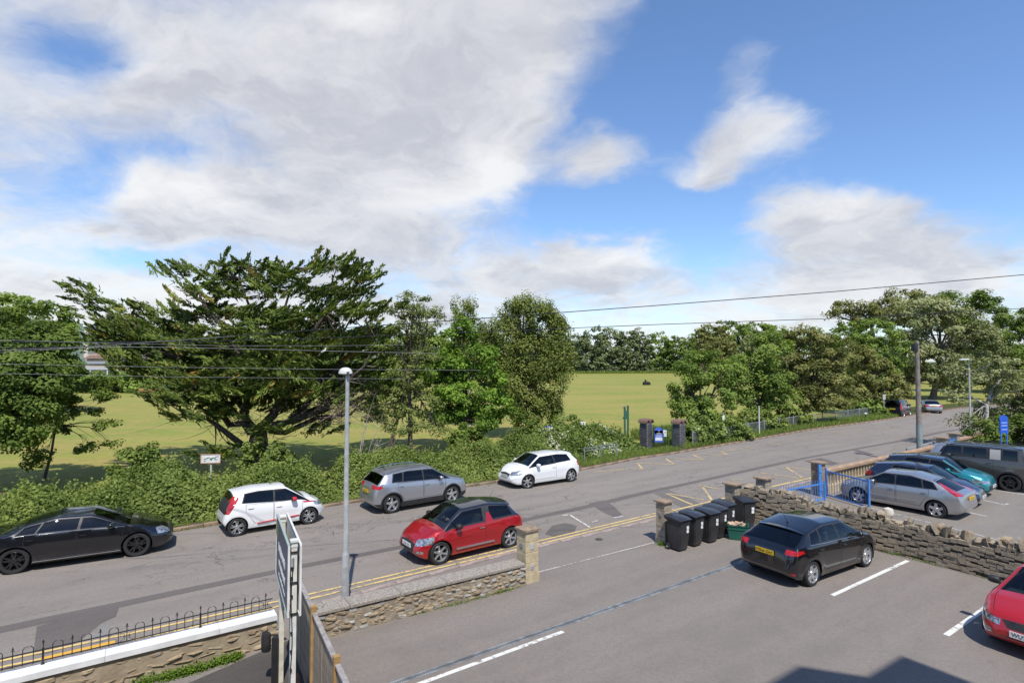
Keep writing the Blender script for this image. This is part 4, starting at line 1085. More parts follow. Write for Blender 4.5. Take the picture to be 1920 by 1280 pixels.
def far_house():
    """partly hidden villa across the field"""
    root = thing('villa', 'pale villa with brown hipped roof seen through the trees at left', 'house')
    wm = pm('villa_wall', (.55, .47, .38), .9, var=.08); rm = pm('brown_tiles', (.16, .10, .075), .85, var=.2, scale=3); wt = pm('white_joinery', (.8, .8, .8), .6); gl = pm('villa_pane', (.04, .05, .06), .15)
    def bx(nm, px0, px1, py0, py1, d, dep, m, parent=root):
        a = D(px0, py1, d); b = D(px1, py0, d); mb = MB(); mb.box(((a.x + b.x) / 2, d + dep / 2, (a.z + b.z) / 2), (b.x - a.x, dep, b.z - a.z)); return mb.build(nm, m, parent)
    bx('wall', 160, 228, 664, 705, 130, 9, wm)
    r = D(195, 664, 130); a = D(150, 672, 128); b = D(202, 648, 128)
    mb = MB(); mb.add([(a.x, 129, a.z), (b.x + 2.2, 129, a.z), (b.x - 1.5, 133, b.z + .5), (a.x + 3, 133, b.z + .5), (a.x, 140, a.z), (b.x + 2.2, 140, a.z), (b.x - 1.5, 136, b.z + .5), (a.x + 3, 136, b.z + .5)], [(0, 1, 2, 3), (1, 5, 6, 2), (5, 4, 7, 6), (4, 0, 3, 7), (3, 2, 6, 7), (0, 4, 5, 1)]); mb.build('roof', rm, root)
    bx('porch', 152, 202, 688, 693, 127.4, .6, pm('porch_paint', (.42, .43, .45), .7)); bx('porch_roof', 150, 202, 677, 682, 127.2, 1.6, pm('grey_lead', (.3, .31, .33), .6))
    for px in (156, 168, 180, 200): bx('porch_post', px, px + 1.4, 694, 704, 127.2, .2, wt)
    for (p0, p1, q0, q1) in ((206, 211, 672, 679), (214, 219, 672, 679), (206, 211, 686, 694), (214, 219, 686, 694)):
        w = bx('window', p0, p1, q0, q1, 129.85, .12, wt); bx('pane', p0 + .8, p1 - .8, q0 + 1, q1 - 1, 129.8, .06, gl, w)
    root = thing('tower_house', 'tall cream town house gable behind the villa at left', 'house')
    o = bx('wall', 157, 166, 612, 670, 150, 6, pm('cream_wall', (.62, .54, .45), .9, var=.06), root); bx('parapet', 155.5, 167.5, 608, 612, 149.6, 6.6, wt, root)
    for q in (620, 634, 648):
        w = bx('window', 159.5, 163, q, q + 6, 149.85, .12, wt, root); bx('pane', 160.2, 162.3, q + 1, q + 5, 149.8, .06, gl, w)
    root = thing('terrace_house', 'row end house with red brown roof low on the far slope', 'house')
    bx('wall', 172, 190, 612, 620, 420, 20, wm, root); bx('roof', 171, 191, 608, 612, 418, 24, rm, root)
far_house()
# ---------------------------------------------------------------- vegetation
LM = dict(
    cypress=leaf_mat('cypress_foliage', (.045, .072, .017), (.19, .25, .048), (.34, .22, .06), .18),
    sycamore=leaf_mat('sycamore_leaves', (.080, .150, .022), (.26, .40, .060), None, .35),
    birch=leaf_mat('birch_leaves', (.100, .135, .030), (.26, .295, .075), (.22, .16, .06), .30),
    alder=leaf_mat('alder_leaves', (.10, .135, .040), (.27, .31, .095), (.26, .27, .16), .30),
    whitebeam=leaf_mat('whitebeam_leaves', (.13, .16, .055), (.38, .39, .20), (.50, .50, .33), .25),
    chestnut=leaf_mat('chestnut_leaves', (.10, .12, .032), (.31, .30, .11), (.46, .42, .22), .30),
    green=leaf_mat('maple_leaves', (.095, .155, .032), (.275, .36, .080), None, .33),
    dark=leaf_mat('dark_leaves', (.060, .102, .020), (.205, .275, .055), None, .28),
    hedge=leaf_mat('hedge_leaves', (.090, .135, .028), (.300, .365, .100), (.34, .36, .20), .33),
    elder=leaf_mat('elder_leaves', (.080, .125, .026), (.250, .320, .085), (.58, .58, .46), .30),
    pine=leaf_mat('hazed_pine_needles', (.085, .110, .045), (.21, .25, .105), None, .12),  # lightened: aerial haze over the far belt is put into the colour
    grass=leaf_mat('long_grass', (.10, .15, .03), (.30, .38, .09), (.30, .25, .11), .35),
    weed=leaf_mat('weed_leaves', (.07, .13, .015), (.20, .32, .04), None, .35))
bark = pm('grey_bark', (.14, .115, .09), .95, c2=(.06, .048, .038), scale=7, bump=1., bscale=20)
bark_d = pm('cypress_bark', (.13, .10, .078), .95, c2=(.045, .034, .028), scale=6, bump=1., bscale=18)
bark_w = pm('birch_bark', (.50, .48, .44), .85, c2=(.10, .09, .08), scale=5, bump=.6)
twig_m = pm('dead_twigs', (.22, .17, .135), .95, c2=(.12, .09, .07), scale=5)
def rdir(k):
    v = RNG.normal(size=(k, 3)); return v / np.linalg.norm(v, axis=1, keepdims=True)
def bend(a, b, sag=.0, n=5, jit=.03):
    a = Vector(a); b = Vector(b); L = (b - a).length
    o1 = Vector([random.uniform(-1, 1) for _ in range(3)]) * L * jit * 2
    return [a + (b - a) * t + Vector((0, 0, sag * L * math.sin(PI * t))) + o1 * math.sin(PI * t) + (Vector([random.uniform(-1, 1) for _ in range(3)]) * L * jit * .4 if 0 < t < 1 else Vector((0, 0, 0))) for t in [k / (n - 1) for k in range(n)]]
def tree(name, label, base, lobes, leafm, ls, dens=9., cr=None, trunk_r=.2, barkm=None, cat='tree', group=None, hang=0., asp=1.35, shell=(.62, 1.04), topbias=.15, stem=None, sparse=1., twigs=6, up=.55, minz=.4):
    base = Vector(base); root = thing(name, label, cat, base, 0, group); barkm = barkm or bark
    lob = [(Vector(c) - base, rx, ry, rz) for (c, rx, ry, rz) in lobes]
    C = []; NN = []; T = []; S = []; cc_all = []
    for li, (c, rx, ry, rz) in enumerate(lob):
        r_ = cr or max(.35, .22 * (rx * rz) ** .5); area = PI * rx * rz
        nleaf = int(dens * area / (ls * ls)); nc = max(5, int(sparse * 2.6 * area / (r_ * r_ * PI)) + 2); per = max(8, nleaf // nc)
        d = rdir(nc); d[:, 2] += topbias; d /= np.linalg.norm(d, axis=1, keepdims=True)
        f = RNG.uniform(shell[0], shell[1], (nc, 1)) * (1 + .10 * np.sin(d[:, :1] * 7 + li) * np.cos(d[:, 1:2] * 6 + li * 2))
        cp = np.array(c) + d * f * np.array([rx, ry, rz])
        keep = cp[:, 2] > minz
        for (c2, a2, b2, e2) in lob:
            if c2 is c: continue
            q = (cp - np.array(c2)) / np.array([a2, b2, e2]); keep &= (np.linalg.norm(q, axis=1) > .55)
        cp = cp[keep]; d = d[keep]
        cc_all.append(cp); ct = RNG.uniform(0, .75, len(cp))
        for k in range(len(cp)):
            e = rdir(per); rr = r_ * RNG.uniform(.65, 1.25); u = RNG.uniform(.15, 1., (per, 1)) ** .5
            pos = cp[k] + e * u * rr * np.array([1.15, 1.15, .75 + hang]); pos[:, 2] -= hang * RNG.uniform(0, 1, per) * rr * 1.4
            C.append(pos); NN.append(e * .55 + d[k] * .35 + np.array([0, 0, up]) + RNG.normal(size=(per, 3)) * .38); T.append(ct[k] + RNG.uniform(0, .20, per)); S.append(RNG.uniform(.7, 1.3, per) * ls)
    C = np.concatenate(C); NN = np.concatenate(NN); T = np.concatenate(T); S = np.concatenate(S)
    ok = C[:, 2] > .05
    leaf_obj('crown', C[ok], NN[ok], S[ok], asp, T[ok], leafm, root)
    mb = MB()
    if stem is None:
        zc = min(l[0].z - l[3] * .3 for l in lob); cx = sum(l[0].x for l in lob) / len(lob); cy = sum(l[0].y for l in lob) / len(lob)
        top = Vector((cx * .7, cy * .7, max(1.2, zc))); st = bend((0, 0, -.1), top, 0, 5, .02)
    else: st = [Vector(p) - base for p in stem]
    mb.tube(st, [trunk_r * (1.35 if i == 0 else 1 - .45 * i / (len(st) - 1)) for i in range(len(st))], 9)
    mb.build('trunk', barkm, root, sharp=80)
    mb = MB()
    for (c, rx, ry, rz), cp in zip(lob, cc_all):
        b0 = st[-1] if c.z > st[-1].z else st[len(st) // 2]
        pts = bend(b0, c + Vector((0, 0, rz * .3)), .05, 5, .05); mb.tube(pts, [trunk_r * .5, trunk_r * .4, trunk_r * .3, trunk_r * .2, trunk_r * .1], 6)
        if len(cp):
            for k in RNG.choice(len(cp), min(twigs, len(cp)), replace=False): mb.tube(bend(pts[random.choice([1, 2, 3])], cp[k], .03, 4, .05), [trunk_r * .2, trunk_r * .14, trunk_r * .08, trunk_r * .03], 4)
    if mb.v: mb.build('branches', barkm, root, sharp=80)
    return root
def pxl(d, lst, dy=.9):
    """lobes given as (px, py, half width, half height[, depth offset]) in the photograph at distance d"""
    out = []
    for L in lst:
        px, py, rx, ry = L[:4]; off = L[4] if len(L) > 4 else 0
        k = (d + off) / FPX; out.append((D(px, py, d + off), rx * k, rx * k * dy, ry * k))
    return out
def gbase(px, d): p = D(px, 700, d); return Vector((p.x, p.y, 0))

def cypress():
    d0 = 30.; base = gbase(481, d0); root = thing('cypress_tree', 'huge wind swept dark cypress with layered feathery foliage and brown forked trunks', 'tree', base)
    def W(px, py, off=0): return D(px, py, d0 + off) - base
    F1, F2, F3 = (470, 812, -.2), (494, 800, .2), (478, 745, .3)
    limbs = [[(481, 882, 0), (478, 850, 0), (470, 812, -.2), (462, 775, 0), (478, 745, .3), (470, 690, .2), (480, 620, 0), (462, 560, 0), (452, 500, 0)],
             [F1, (430, 790, -.6), (400, 748, -1), (352, 722, -1.4), (322, 672, -1.5), (262, 628, -1.8), (200, 590, -2), (148, 533, -2.2)],
             [(462, 775, 0), (432, 720, 1), (392, 690, 1.6), (352, 630, 2), (250, 582, 2)], [F3, (440, 690, -1), (436, 630, -1), (395, 590, -1.2), (378, 545, -1.5), (330, 492, -1.5)],
             [(484, 880, 0), F2, (520, 760, .3), (512, 700, .6), (545, 640, .8), (530, 580, 1), (552, 502, 1)], [(520, 760, .3), (560, 700, -.6), (572, 640, -1), (612, 590, -1.4), (632, 500, -1.5)],
             [F2, (548, 790, .2), (585, 742, .5), (640, 690, .8), (646, 620, 1), (700, 522, 1.2)], [(548, 790, .2), (610, 772, -1), (650, 720, -1.6), (705, 640, -2)], [F2, (538, 806, .5), (590, 788, .5), (650, 772, .8), (700, 745, .8)],
             [(478, 850, 0), (430, 820, -1), (385, 782, -2), (318, 758, -3)], [(512, 700, .6), (560, 660, 3), (600, 560, 3.5)], [(432, 720, 1), (380, 660, 3.5), (300, 600, 4)]]
    mb = MB(); P3 = []
    for L in limbs:
        pts = [W(*p) for p in L]; n = len(pts); fine = []
        for i in range(n - 1):
            for t in (0, .5): fine.append(pts[i].lerp(pts[i + 1], t) + (Vector([random.uniform(-.24, .24) for _ in range(3)]) if (i or t) else Vector((0, 0, 0))))
        fine.append(pts[-1]); m = len(fine); mb.tube(fine, [max(.02, (.30 if L[0][1] > 875 else .19) * (1 - i / (m - 1)) ** .75) for i in range(m)], 8); P3.append(fine)
    mb.build('trunk', bark_d, root, sharp=80)
    pads = [(150, 540, 16, 22, -2.2), (175, 570, 26, 18, -2), (205, 600, 40, 20, -2), (240, 620, 50, 22, -1.5), (200, 640, 34, 16, -1.5), (270, 578, 50, 16, 1), (330, 590, 60, 20, 1), (300, 640, 60, 22, -1), (250, 665, 50, 16, -1.5), (360, 650, 60, 26, -1), (320, 690, 50, 20, -1.5),
            (335, 505, 26, 20, -1.5), (365, 545, 34, 22, -1.5), (400, 520, 34, 18, 0), (440, 500, 44, 16, 0), (500, 508, 50, 18, .5), (470, 545, 60, 24, 0), (410, 585, 60, 24, 0), (430, 630, 60, 26, -.5), (540, 530, 60, 20, 1), (580, 502, 46, 14, 1), (625, 495, 42, 16, -1), (660, 512, 46, 14, -1), (690, 520, 26, 7, 1),
            (600, 548, 66, 22, 0), (655, 545, 46, 18, 1), (560, 590, 66, 26, 0), (630, 590, 60, 22, -1), (680, 580, 36, 16, -2), (500, 600, 60, 26, -1), (650, 632, 56, 20, -1), (690, 625, 36, 20, 0), (600, 650, 60, 22, -1.5), (530, 655, 60, 26, -2), (460, 690, 60, 28, -2), (400, 715, 56, 22, -2), (350, 745, 46, 16, -2.5), (310, 745, 30, 14, -3),
            (540, 710, 50, 24, -2), (600, 700, 50, 20, 2), (660, 690, 46, 18, 2), (500, 745, 46, 20, 1), (440, 770, 40, 14, -1), (405, 848, 30, 16, -2.2), (520, 800, 28, 12, -2.6), (650, 750, 30, 12, 1), (690, 720, 30, 16, 1), (585, 775, 40, 9, 1), (470, 735, 50, 12, -3), (400, 760, 40, 12, -1), (560, 760, 40, 14, 2), (380, 660, 60, 26, 1), (300, 700, 46, 16, 0), (450, 730, 60, 20, -2), (520, 690, 60, 26, -2.5), (600, 730, 56, 20, -1.5), (340, 715, 50, 16, -3), (480, 630, 60, 26, -2), (570, 620, 60, 26, 1), (640, 660, 56, 20, 1), (240, 640, 50, 18, 2), (290, 610, 56, 20, 2), (345, 620, 56, 22, 3), (560, 690, 60, 24, 3), (400, 680, 60, 24, 3), (640, 720, 46, 16, 3), (230, 690, 34, 12, 2), (290, 665, 60, 18, 3), (500, 590, 60, 16, 4), (620, 630, 60, 16, 4), (500, 660, 70, 30, 4), (350, 780, 40, 10, -3), (610, 800, 30, 9, 0)]
    C = []; A = []; T = []; NN = []; core = W(478, 760)
    mt = MB()
    for (px, py, w, h, off) in pads:
        side = -1 if px < 470 else 1; k = d0 / FPX
        npl = int(max(7, w * h / (42 if py > 610 else 50))); cpad = W(px, py, off)
        # limb point nearest to feed the pad
        best = min((q for F in P3 for q in F[3:]), key=lambda q: (q - cpad).length)
        for j in range(3): mt.tube(bend(best, cpad + Vector((random.uniform(-1, 1) * w * k * .7, random.uniform(-1, 1), random.uniform(-1, 1) * h * k * .5)), -.04, 5, .05), [.05, .04, .028, .018, .008], 4)
        for j in range(npl):
            u, v = random.uniform(-1, 1), random.uniform(-1, 1); p = cpad + Vector((u * w * k, random.uniform(-1, 1) * (w * k * .75 + .3), v * h * k * .55 - .10 * abs(u) * w * k * .3))
            sd = side if abs(px - 470) > 70 else random.choice((-1, 1)); ax = Vector((sd * random.uniform(.55, 1.1), random.uniform(-.7, .5), random.uniform(.10, .85))).normalized()
            if py < 515: ax = (ax + Vector((-.1, 0, random.uniform(.1, .5)))).normalized()
            l = random.uniform(.55, 1.35); m = int(105 * l); t = RNG.uniform(0, 1, (m, 1)); rad = (.20 * (1 - t) ** .8 + .03) * RNG.normal(size=(m, 1)); rv = rdir(m); rv[:, 2] *= .55
            pos = np.array(p) + np.array(ax) * (t - .35) * l + rv * rad; fan = rv * .75 + np.array(ax) * 1.0 + np.array([0, 0, .12])
            C.append(pos); A.append(fan); NN.append(np.array([0, 0, 1.]) + rv * .8 + RNG.normal(size=(m, 3)) * .5); T.append(np.full(m, random.uniform(.0, .80)) + RNG.uniform(0, .2, m) + (.12 if random.random() < .04 else 0))
    C = np.concatenate(C); A = np.concatenate(A); NN = np.concatenate(NN); T = np.concatenate(T)
    leaf_obj('crown', C, NN, RNG.uniform(.055, .105, len(C)), 3.2, T, LM['cypress'], root, axis=A, fold=.1)
    mt.build('branches', bark_d, root, sharp=80)
    mt = MB()      # dead bare twigs, mostly low right and along the inside
    for _ in range(230):
        F = random.choice(P3); q = F[random.randrange(3, len(F) - 1)]; L = random.uniform(.5, 1.9); s = 1 if q.x > 0 else -1
        e = q + Vector((s * random.uniform(.1, 1) * L, random.uniform(-1, .6) * L, random.uniform(-.45, .35) * L)); mt.tube(bend(q, e, .0, 4, .06), [.018, .013, .009, .004], 3)
    for _ in range(90):
        a = W(random.uniform(400, 560), random.uniform(760, 830), random.uniform(-2, 1)); e = a + Vector((random.uniform(-1.6, 1.6), random.uniform(-.6, .6), random.uniform(-.3, 1.2))); mt.tube(bend(a, e, .05, 5, .06), [.018, .013, .010, .006, .003], 3)
    for _ in range(130):
        a = W(random.uniform(560, 640), random.uniform(700, 800), random.uniform(-2, 1)); e = W(random.uniform(640, 735), random.uniform(700, 830), random.uniform(-2.5, 1.5)); mt.tube(bend(a, a.lerp(e, random.uniform(.5, 1)), .05, 5, .05), [.022, .016, .011, .007, .003], 3)
    mt.build('dead_twigs', twig_m, root)['kind'] = 'stuff'
cypress()

# near and middle trees
tree('leafy_tree', 'dark green broadleaf tree filling the left edge of the view', gbase(-70, 25), pxl(25, [(-70, 640, 110, 80), (20, 690, 95, 75), (80, 655, 70, 45, 1), (-40, 780, 100, 70), (50, 765, 60, 55, -1), (10, 800, 60, 40, -1), (60, 715, 50, 40, -1), (100, 705, 46, 42, .5), (125, 655, 30, 20, 1)]), LM['dark'], .11, 9, cr=.55, trunk_r=.3)
tree('dome_tree', 'round headed olive green tree rising behind the dark one at far left', gbase(20, 62), pxl(62, [(30, 600, 85, 52), (80, 636, 64, 34), (-30, 640, 100, 70), (60, 680, 80, 40)]), LM['green'], .26, 9, trunk_r=.4)
tree('sapling', 'thin young tree with sparse sideways sprays of leaves at left', gbase(88, 27.5), pxl(27.5, [(150, 775, 32, 9), (205, 795, 34, 5), (170, 838, 38, 6, -.5), (205, 832, 20, 4), (90, 852, 30, 9), (120, 805, 22, 8), (60, 870, 18, 8), (150, 725, 52, 30), (110, 760, 24, 12), (170, 745, 50, 8)]), LM['dark'], .10, 7, cr=.26, trunk_r=.06, stem=[gbase(88, 27.5), D(96, 850, 27.5), D(104, 800, 27.5), D(114, 745, 27.5), D(130, 700, 27.5)], sparse=.8, twigs=5, minz=.3)
tree('slender_tree', 'slender grey stemmed tree with a thin airy top between the cypress and the bright sycamore', gbase(768, 31), pxl(31, [(782, 572, 38, 26), (752, 582, 30, 20), (800, 600, 34, 20), (770, 618, 40, 20), (745, 655, 34, 24), (790, 660, 38, 22), (768, 705, 42, 26), (735, 745, 34, 22), (790, 760, 36, 24), (755, 800, 40, 18), (715, 775, 22, 16), (815, 800, 26, 14)]), LM['alder'], .085, 4.4, cr=.34, trunk_r=.13, stem=[gbase(770, 31), D(769, 800, 31), D(767, 720, 31), D(770, 640, 31), D(776, 570, 31)], sparse=1.1, twigs=9)
tree('leafy_tree', 'mid green spreading tree half hidden behind the slender tree', gbase(730, 37), pxl(37, [(725, 655, 52, 44), (700, 720, 48, 44), (760, 700, 50, 44), (805, 655, 36, 40), (720, 765, 46, 28), (830, 690, 30, 40)]), LM['green'], .12, 8, trunk_r=.16)
tree('sycamore', 'bright green sycamore with dense large leaves in the middle of the row', gbase(868, 35.5), pxl(35.5, [(862, 638, 34, 30), (900, 672, 38, 30), (840, 690, 40, 36), (905, 720, 46, 36), (855, 745, 52, 38), (925, 765, 34, 32), (880, 790, 55, 28), (820, 770, 36, 28), (815, 720, 26, 30), (868, 606, 16, 12)]), LM['sycamore'], .135, 8, cr=.5, trunk_r=.2)
tree('birch', 'tall weeping birch with pale trunk and drooping olive foliage', gbase(968, 42), pxl(42, [(985, 585, 42, 32), (1020, 600, 36, 34), (950, 625, 42, 36), (1045, 640, 30, 50), (1000, 660, 52, 44), (955, 700, 40, 50), (1030, 710, 42, 46), (990, 755, 42, 36), (1030, 765, 28, 26), (925, 660, 26, 40), (960, 580, 22, 18)]), LM['birch'], .11, 8, cr=.5, trunk_r=.2, barkm=bark_w, hang=.7, stem=[gbase(972, 42), D(966, 790, 42), D(958, 760, 42), D(965, 700, 42), D(978, 640, 42)], asp=1.6)
tree('birch', 'smaller birch top standing behind the bright sycamore', gbase(880, 48), pxl(48, [(872, 580, 24, 22), (880, 615, 30, 30), (900, 640, 34, 30)]), LM['birch'], .12, 7, cr=.45, trunk_r=.14, barkm=bark_w, hang=.6)
# dead pale branches near the cypress
def bare():
    b = gbase(672, 29); root = thing('bare_shrub', 'leafless pale branched shrub right of the lamp post below the slender tree', 'shrub', b); mb = MB()
    for tx, ty in ((735, 795), (720, 770), (690, 775), (745, 820), (680, 800), (705, 735), (712, 812)):
        e = D(tx, ty, 29 + random.uniform(-.6, .6)) - b; p = bend((0, 0, 0), e, -.05, 6, .04); mb.tube(p, [.035, .028, .022, .016, .010, .004], 4)
        for _ in range(5):
            q = p[random.randrange(2, 5)]; mb.tube(bend(q, q + Vector((random.uniform(-.5, .7), random.uniform(-.4, .4), random.uniform(.0, .6))), 0, 4, .08), [.012, .009, .006, .002], 3)
    mb.build('branches', pm('bleached_wood', (.42, .36, .31), .9), root)
bare()
# row along the road, right half
tree('maple', 'rounded green maple with a skirt of low branches, first right of the park gate', gbase(1312, 46), pxl(46, [(1318, 690, 46, 34), (1290, 735, 36, 36), (1340, 735, 48, 38), (1300, 770, 34, 24), (1360, 700, 36, 34), (1330, 775, 44, 22), (1272, 760, 14, 20)]), LM['green'], .15, 8, cr=.55, trunk_r=.2)
tree('maple', 'second green maple along the fence, beside the plain grey post', gbase(1418, 50), pxl(50, [(1410, 675, 42, 34), (1440, 660, 42, 36), (1395, 720, 36, 34), (1445, 715, 42, 36), (1465, 745, 34, 26), (1410, 750, 40, 20)]), LM['green'], .155, 8, cr=.6, trunk_r=.22)
tree('whitebeam', 'silvery brown leaved whitebeam standing third along the fence', gbase(1500, 52), pxl(52, [(1500, 640, 44, 30), (1540, 650, 46, 34), (1480, 690, 40, 34), (1530, 705, 50, 36), (1570, 690, 34, 36), (1500, 745, 44, 26), (1555, 745, 40, 22)]), LM['chestnut'], .165, 8, cr=.6, trunk_r=.24)
tree('maple', 'fresh green tree crown wedged between the whitebeam and the great chestnut', gbase(1640, 70), pxl(70, [(1635, 625, 46, 26), (1660, 660, 44, 32), (1610, 660, 36, 32), (1650, 700, 44, 30)]), LM['green'], .21, 8, trunk_r=.25)
tree('whitebeam', 'broad brownish tree whose trunk stands behind the small road sign', gbase(1640, 62), pxl(62, [(1600, 680, 40, 36), (1640, 705, 46, 34), (1610, 735, 44, 24), (1670, 730, 34, 28)]), LM['chestnut'], .19, 8, trunk_r=.30)
tree('chestnut', 'great spreading pale green chestnut behind the telegraph pole', gbase(1748, 86), pxl(86, [(1720, 600, 66, 38), (1780, 620, 66, 42), (1700, 660, 60, 36), (1760, 680, 70, 36), (1830, 650, 46, 42), (1720, 715, 50, 22), (1800, 710, 50, 24), (1740, 585, 50, 24)]), LM['whitebeam'], .26, 8, cr=1.2, trunk_r=.55)
tree('chestnut', 'open topped chestnut with bare twig ends showing against the sky', gbase(1640, 96), pxl(96, [(1600, 575, 34, 12), (1575, 582, 22, 9), (1690, 556, 40, 14), (1665, 580, 40, 20), (1625, 600, 36, 16), (1560, 590, 14, 5), (1700, 590, 50, 24)]), LM['chestnut'], .28, 7, cr=.9, trunk_r=.5, twigs=10)
tree('dark_tree', 'tall darker green tree behind the great chestnut at far right', gbase(1850, 104), pxl(104, [(1800, 580, 56, 34), (1850, 610, 60, 44), (1900, 640, 60, 50), (1870, 680, 70, 40), (1780, 566, 26, 18), (1960, 660, 60, 60)]), LM['dark'], .30, 8, cr=1.3, trunk_r=.5)
tree('whitebeam', 'silver leaved whitebeam at right edge behind the blue sign', gbase(1905, 40), pxl(40, [(1900, 730, 50, 34), (1870, 770, 40, 30), (1920, 790, 50, 34), (1960, 740, 50, 50), (1885, 810, 40, 22)]), LM['whitebeam'], .14, 8, cr=.5, trunk_r=.2)
tree('white_barked_tree', 'white barked tree with bare pale limbs and silvery leaves by the right lamp post', gbase(1852, 38), pxl(38, [(1800, 705, 32, 20), (1840, 690, 40, 22), (1885, 700, 38, 22), (1795, 740, 20, 16), (1815, 790, 28, 14), (1845, 800, 34, 14), (1870, 735, 18, 14)]), LM['whitebeam'], .13, 5, cr=.4, trunk_r=.15, barkm=bark_w, stem=[gbase(1846, 38), D(1850, 800, 38), D(1850, 760, 38), D(1858, 735, 38), D(1876, 710, 38)], twigs=6)
tree('dark_shrub', 'dark laurel hedge bush below the blue sign at the right edge', gbase(1890, 36), [(D(1880, 820, 36), 2.2, 1.6, 1.1), (D(1935, 815, 35), 2.4, 1.8, 1.3), (D(1990, 815, 34), 2.4, 1.8, 1.4)], LM['dark'], .14, 9, cr=.4, trunk_r=.08, cat='shrub')
# far belt beyond the field: each crown one tree
FT = [('pine_tree', 1082, 662, 30, 34, 285, 'pine'), ('pine_tree', 1112, 650, 28, 32, 280, 'pine'), ('pine_tree', 1145, 656, 30, 36, 282, 'pine'), ('pine_tree', 1176, 662, 26, 34, 290, 'pine'), ('pine_tree', 1196, 648, 20, 28, 288, 'pine'), ('far_tree', 1236, 660, 26, 32, 292, 'green'), ('pine_tree', 1264, 665, 20, 32, 286, 'dark'),
      ('far_tree', 1292, 668, 24, 34, 280, 'green'), ('far_tree', 1335, 636, 30, 28, 240, 'chestnut'), ('far_tree', 1370, 628, 32, 24, 250, 'green'), ('far_tree', 1318, 650, 26, 30, 250, 'green'), ('far_tree', 1420, 628, 34, 22, 260, 'green'), ('far_tree', 1352, 660, 30, 26, 200, 'chestnut'), ('far_tree', 1420, 650, 30, 22, 190, 'whitebeam'), ('far_tree', 1460, 640, 30, 26, 210, 'green'),
      ('far_tree', 1050, 665, 30, 34, 290, 'green'), ('far_tree', 1000, 665, 34, 34, 280, 'dark'), ('far_tree', 940, 668, 34, 34, 270, 'green'), ('far_tree', 880, 668, 36, 36, 250, 'dark'), ('far_tree', 820, 668, 40, 38, 230, 'green'), ('far_tree', 750, 664, 44, 44, 210, 'dark'), ('far_tree', 680, 664, 44, 46, 190, 'green'), ('far_tree', 600, 668, 46, 46, 170, 'dark'), ('far_tree', 520, 672, 44, 44, 160, 'green'), ('far_tree', 430, 680, 44, 40, 150, 'dark'),
      ('far_tree', 352, 690, 30, 32, 140, 'green'), ('far_tree', 1530, 660, 40, 36, 170, 'green'), ('far_tree', 1590, 650, 40, 44, 160, 'dark'), ('far_tree', 1690, 690, 40, 40, 150, 'dark'), ('far_tree', 1800, 700, 46, 46, 140, 'dark'), ('far_tree', 1900, 700, 50, 50, 140, 'green'), ('far_tree', -60, 660, 80, 60, 120, 'dark'), ('far_tree', 250, 690, 26, 20, 134, 'green'), ('far_tree', 300, 680, 30, 26, 150, 'dark')]
words = ['dark', 'rounded', 'broad', 'ragged', 'narrow', 'lumpy', 'pale', 'low', 'deep green', 'soft edged', 'slim', 'dense', 'bushy']
for i, (nm, px, py, rx, ry, dd, mk) in enumerate(FT):
    where = 'right of the birch across the field' if 1070 < px < 1300 else ('above the roadside maples' if 1300 <= px < 1650 else ('behind the great chestnut' if px >= 1650 else ('left of the cypress near the villa' if px < 400 else ('seen through the cypress' if px < 640 else 'behind the middle row of trees'))))
    lab = '%s %s in the far belt %s' % (words[i % 13], 'pine' if nm == 'pine_tree' else 'tree', where)
    used = globals().setdefault('USED', set()); q = i
    while lab in used and q < i + 12: q += 1; lab = words[q % 13] + lab[len(words[(q - 1) % 13]):]
    used.add(lab)
    yb = 677 + 6090 / dd; ry *= 1.12
    o = tree(nm, lab, gbase(px, dd), pxl(dd, [(px, py - ry * .25, rx * .95, ry * .75), (px - rx * .5, py + ry * .2, rx * .7, ry * .75), (px + rx * .5, py + ry * .15, rx * .7, ry * .8), (px, (py + yb) / 2 + 4, rx * 1.1, (yb - py) / 2)]), LM[mk], .0024 * dd + .08, 6, trunk_r=.004 * dd * .5, group='trees of the far belt', twigs=2, minz=.05)

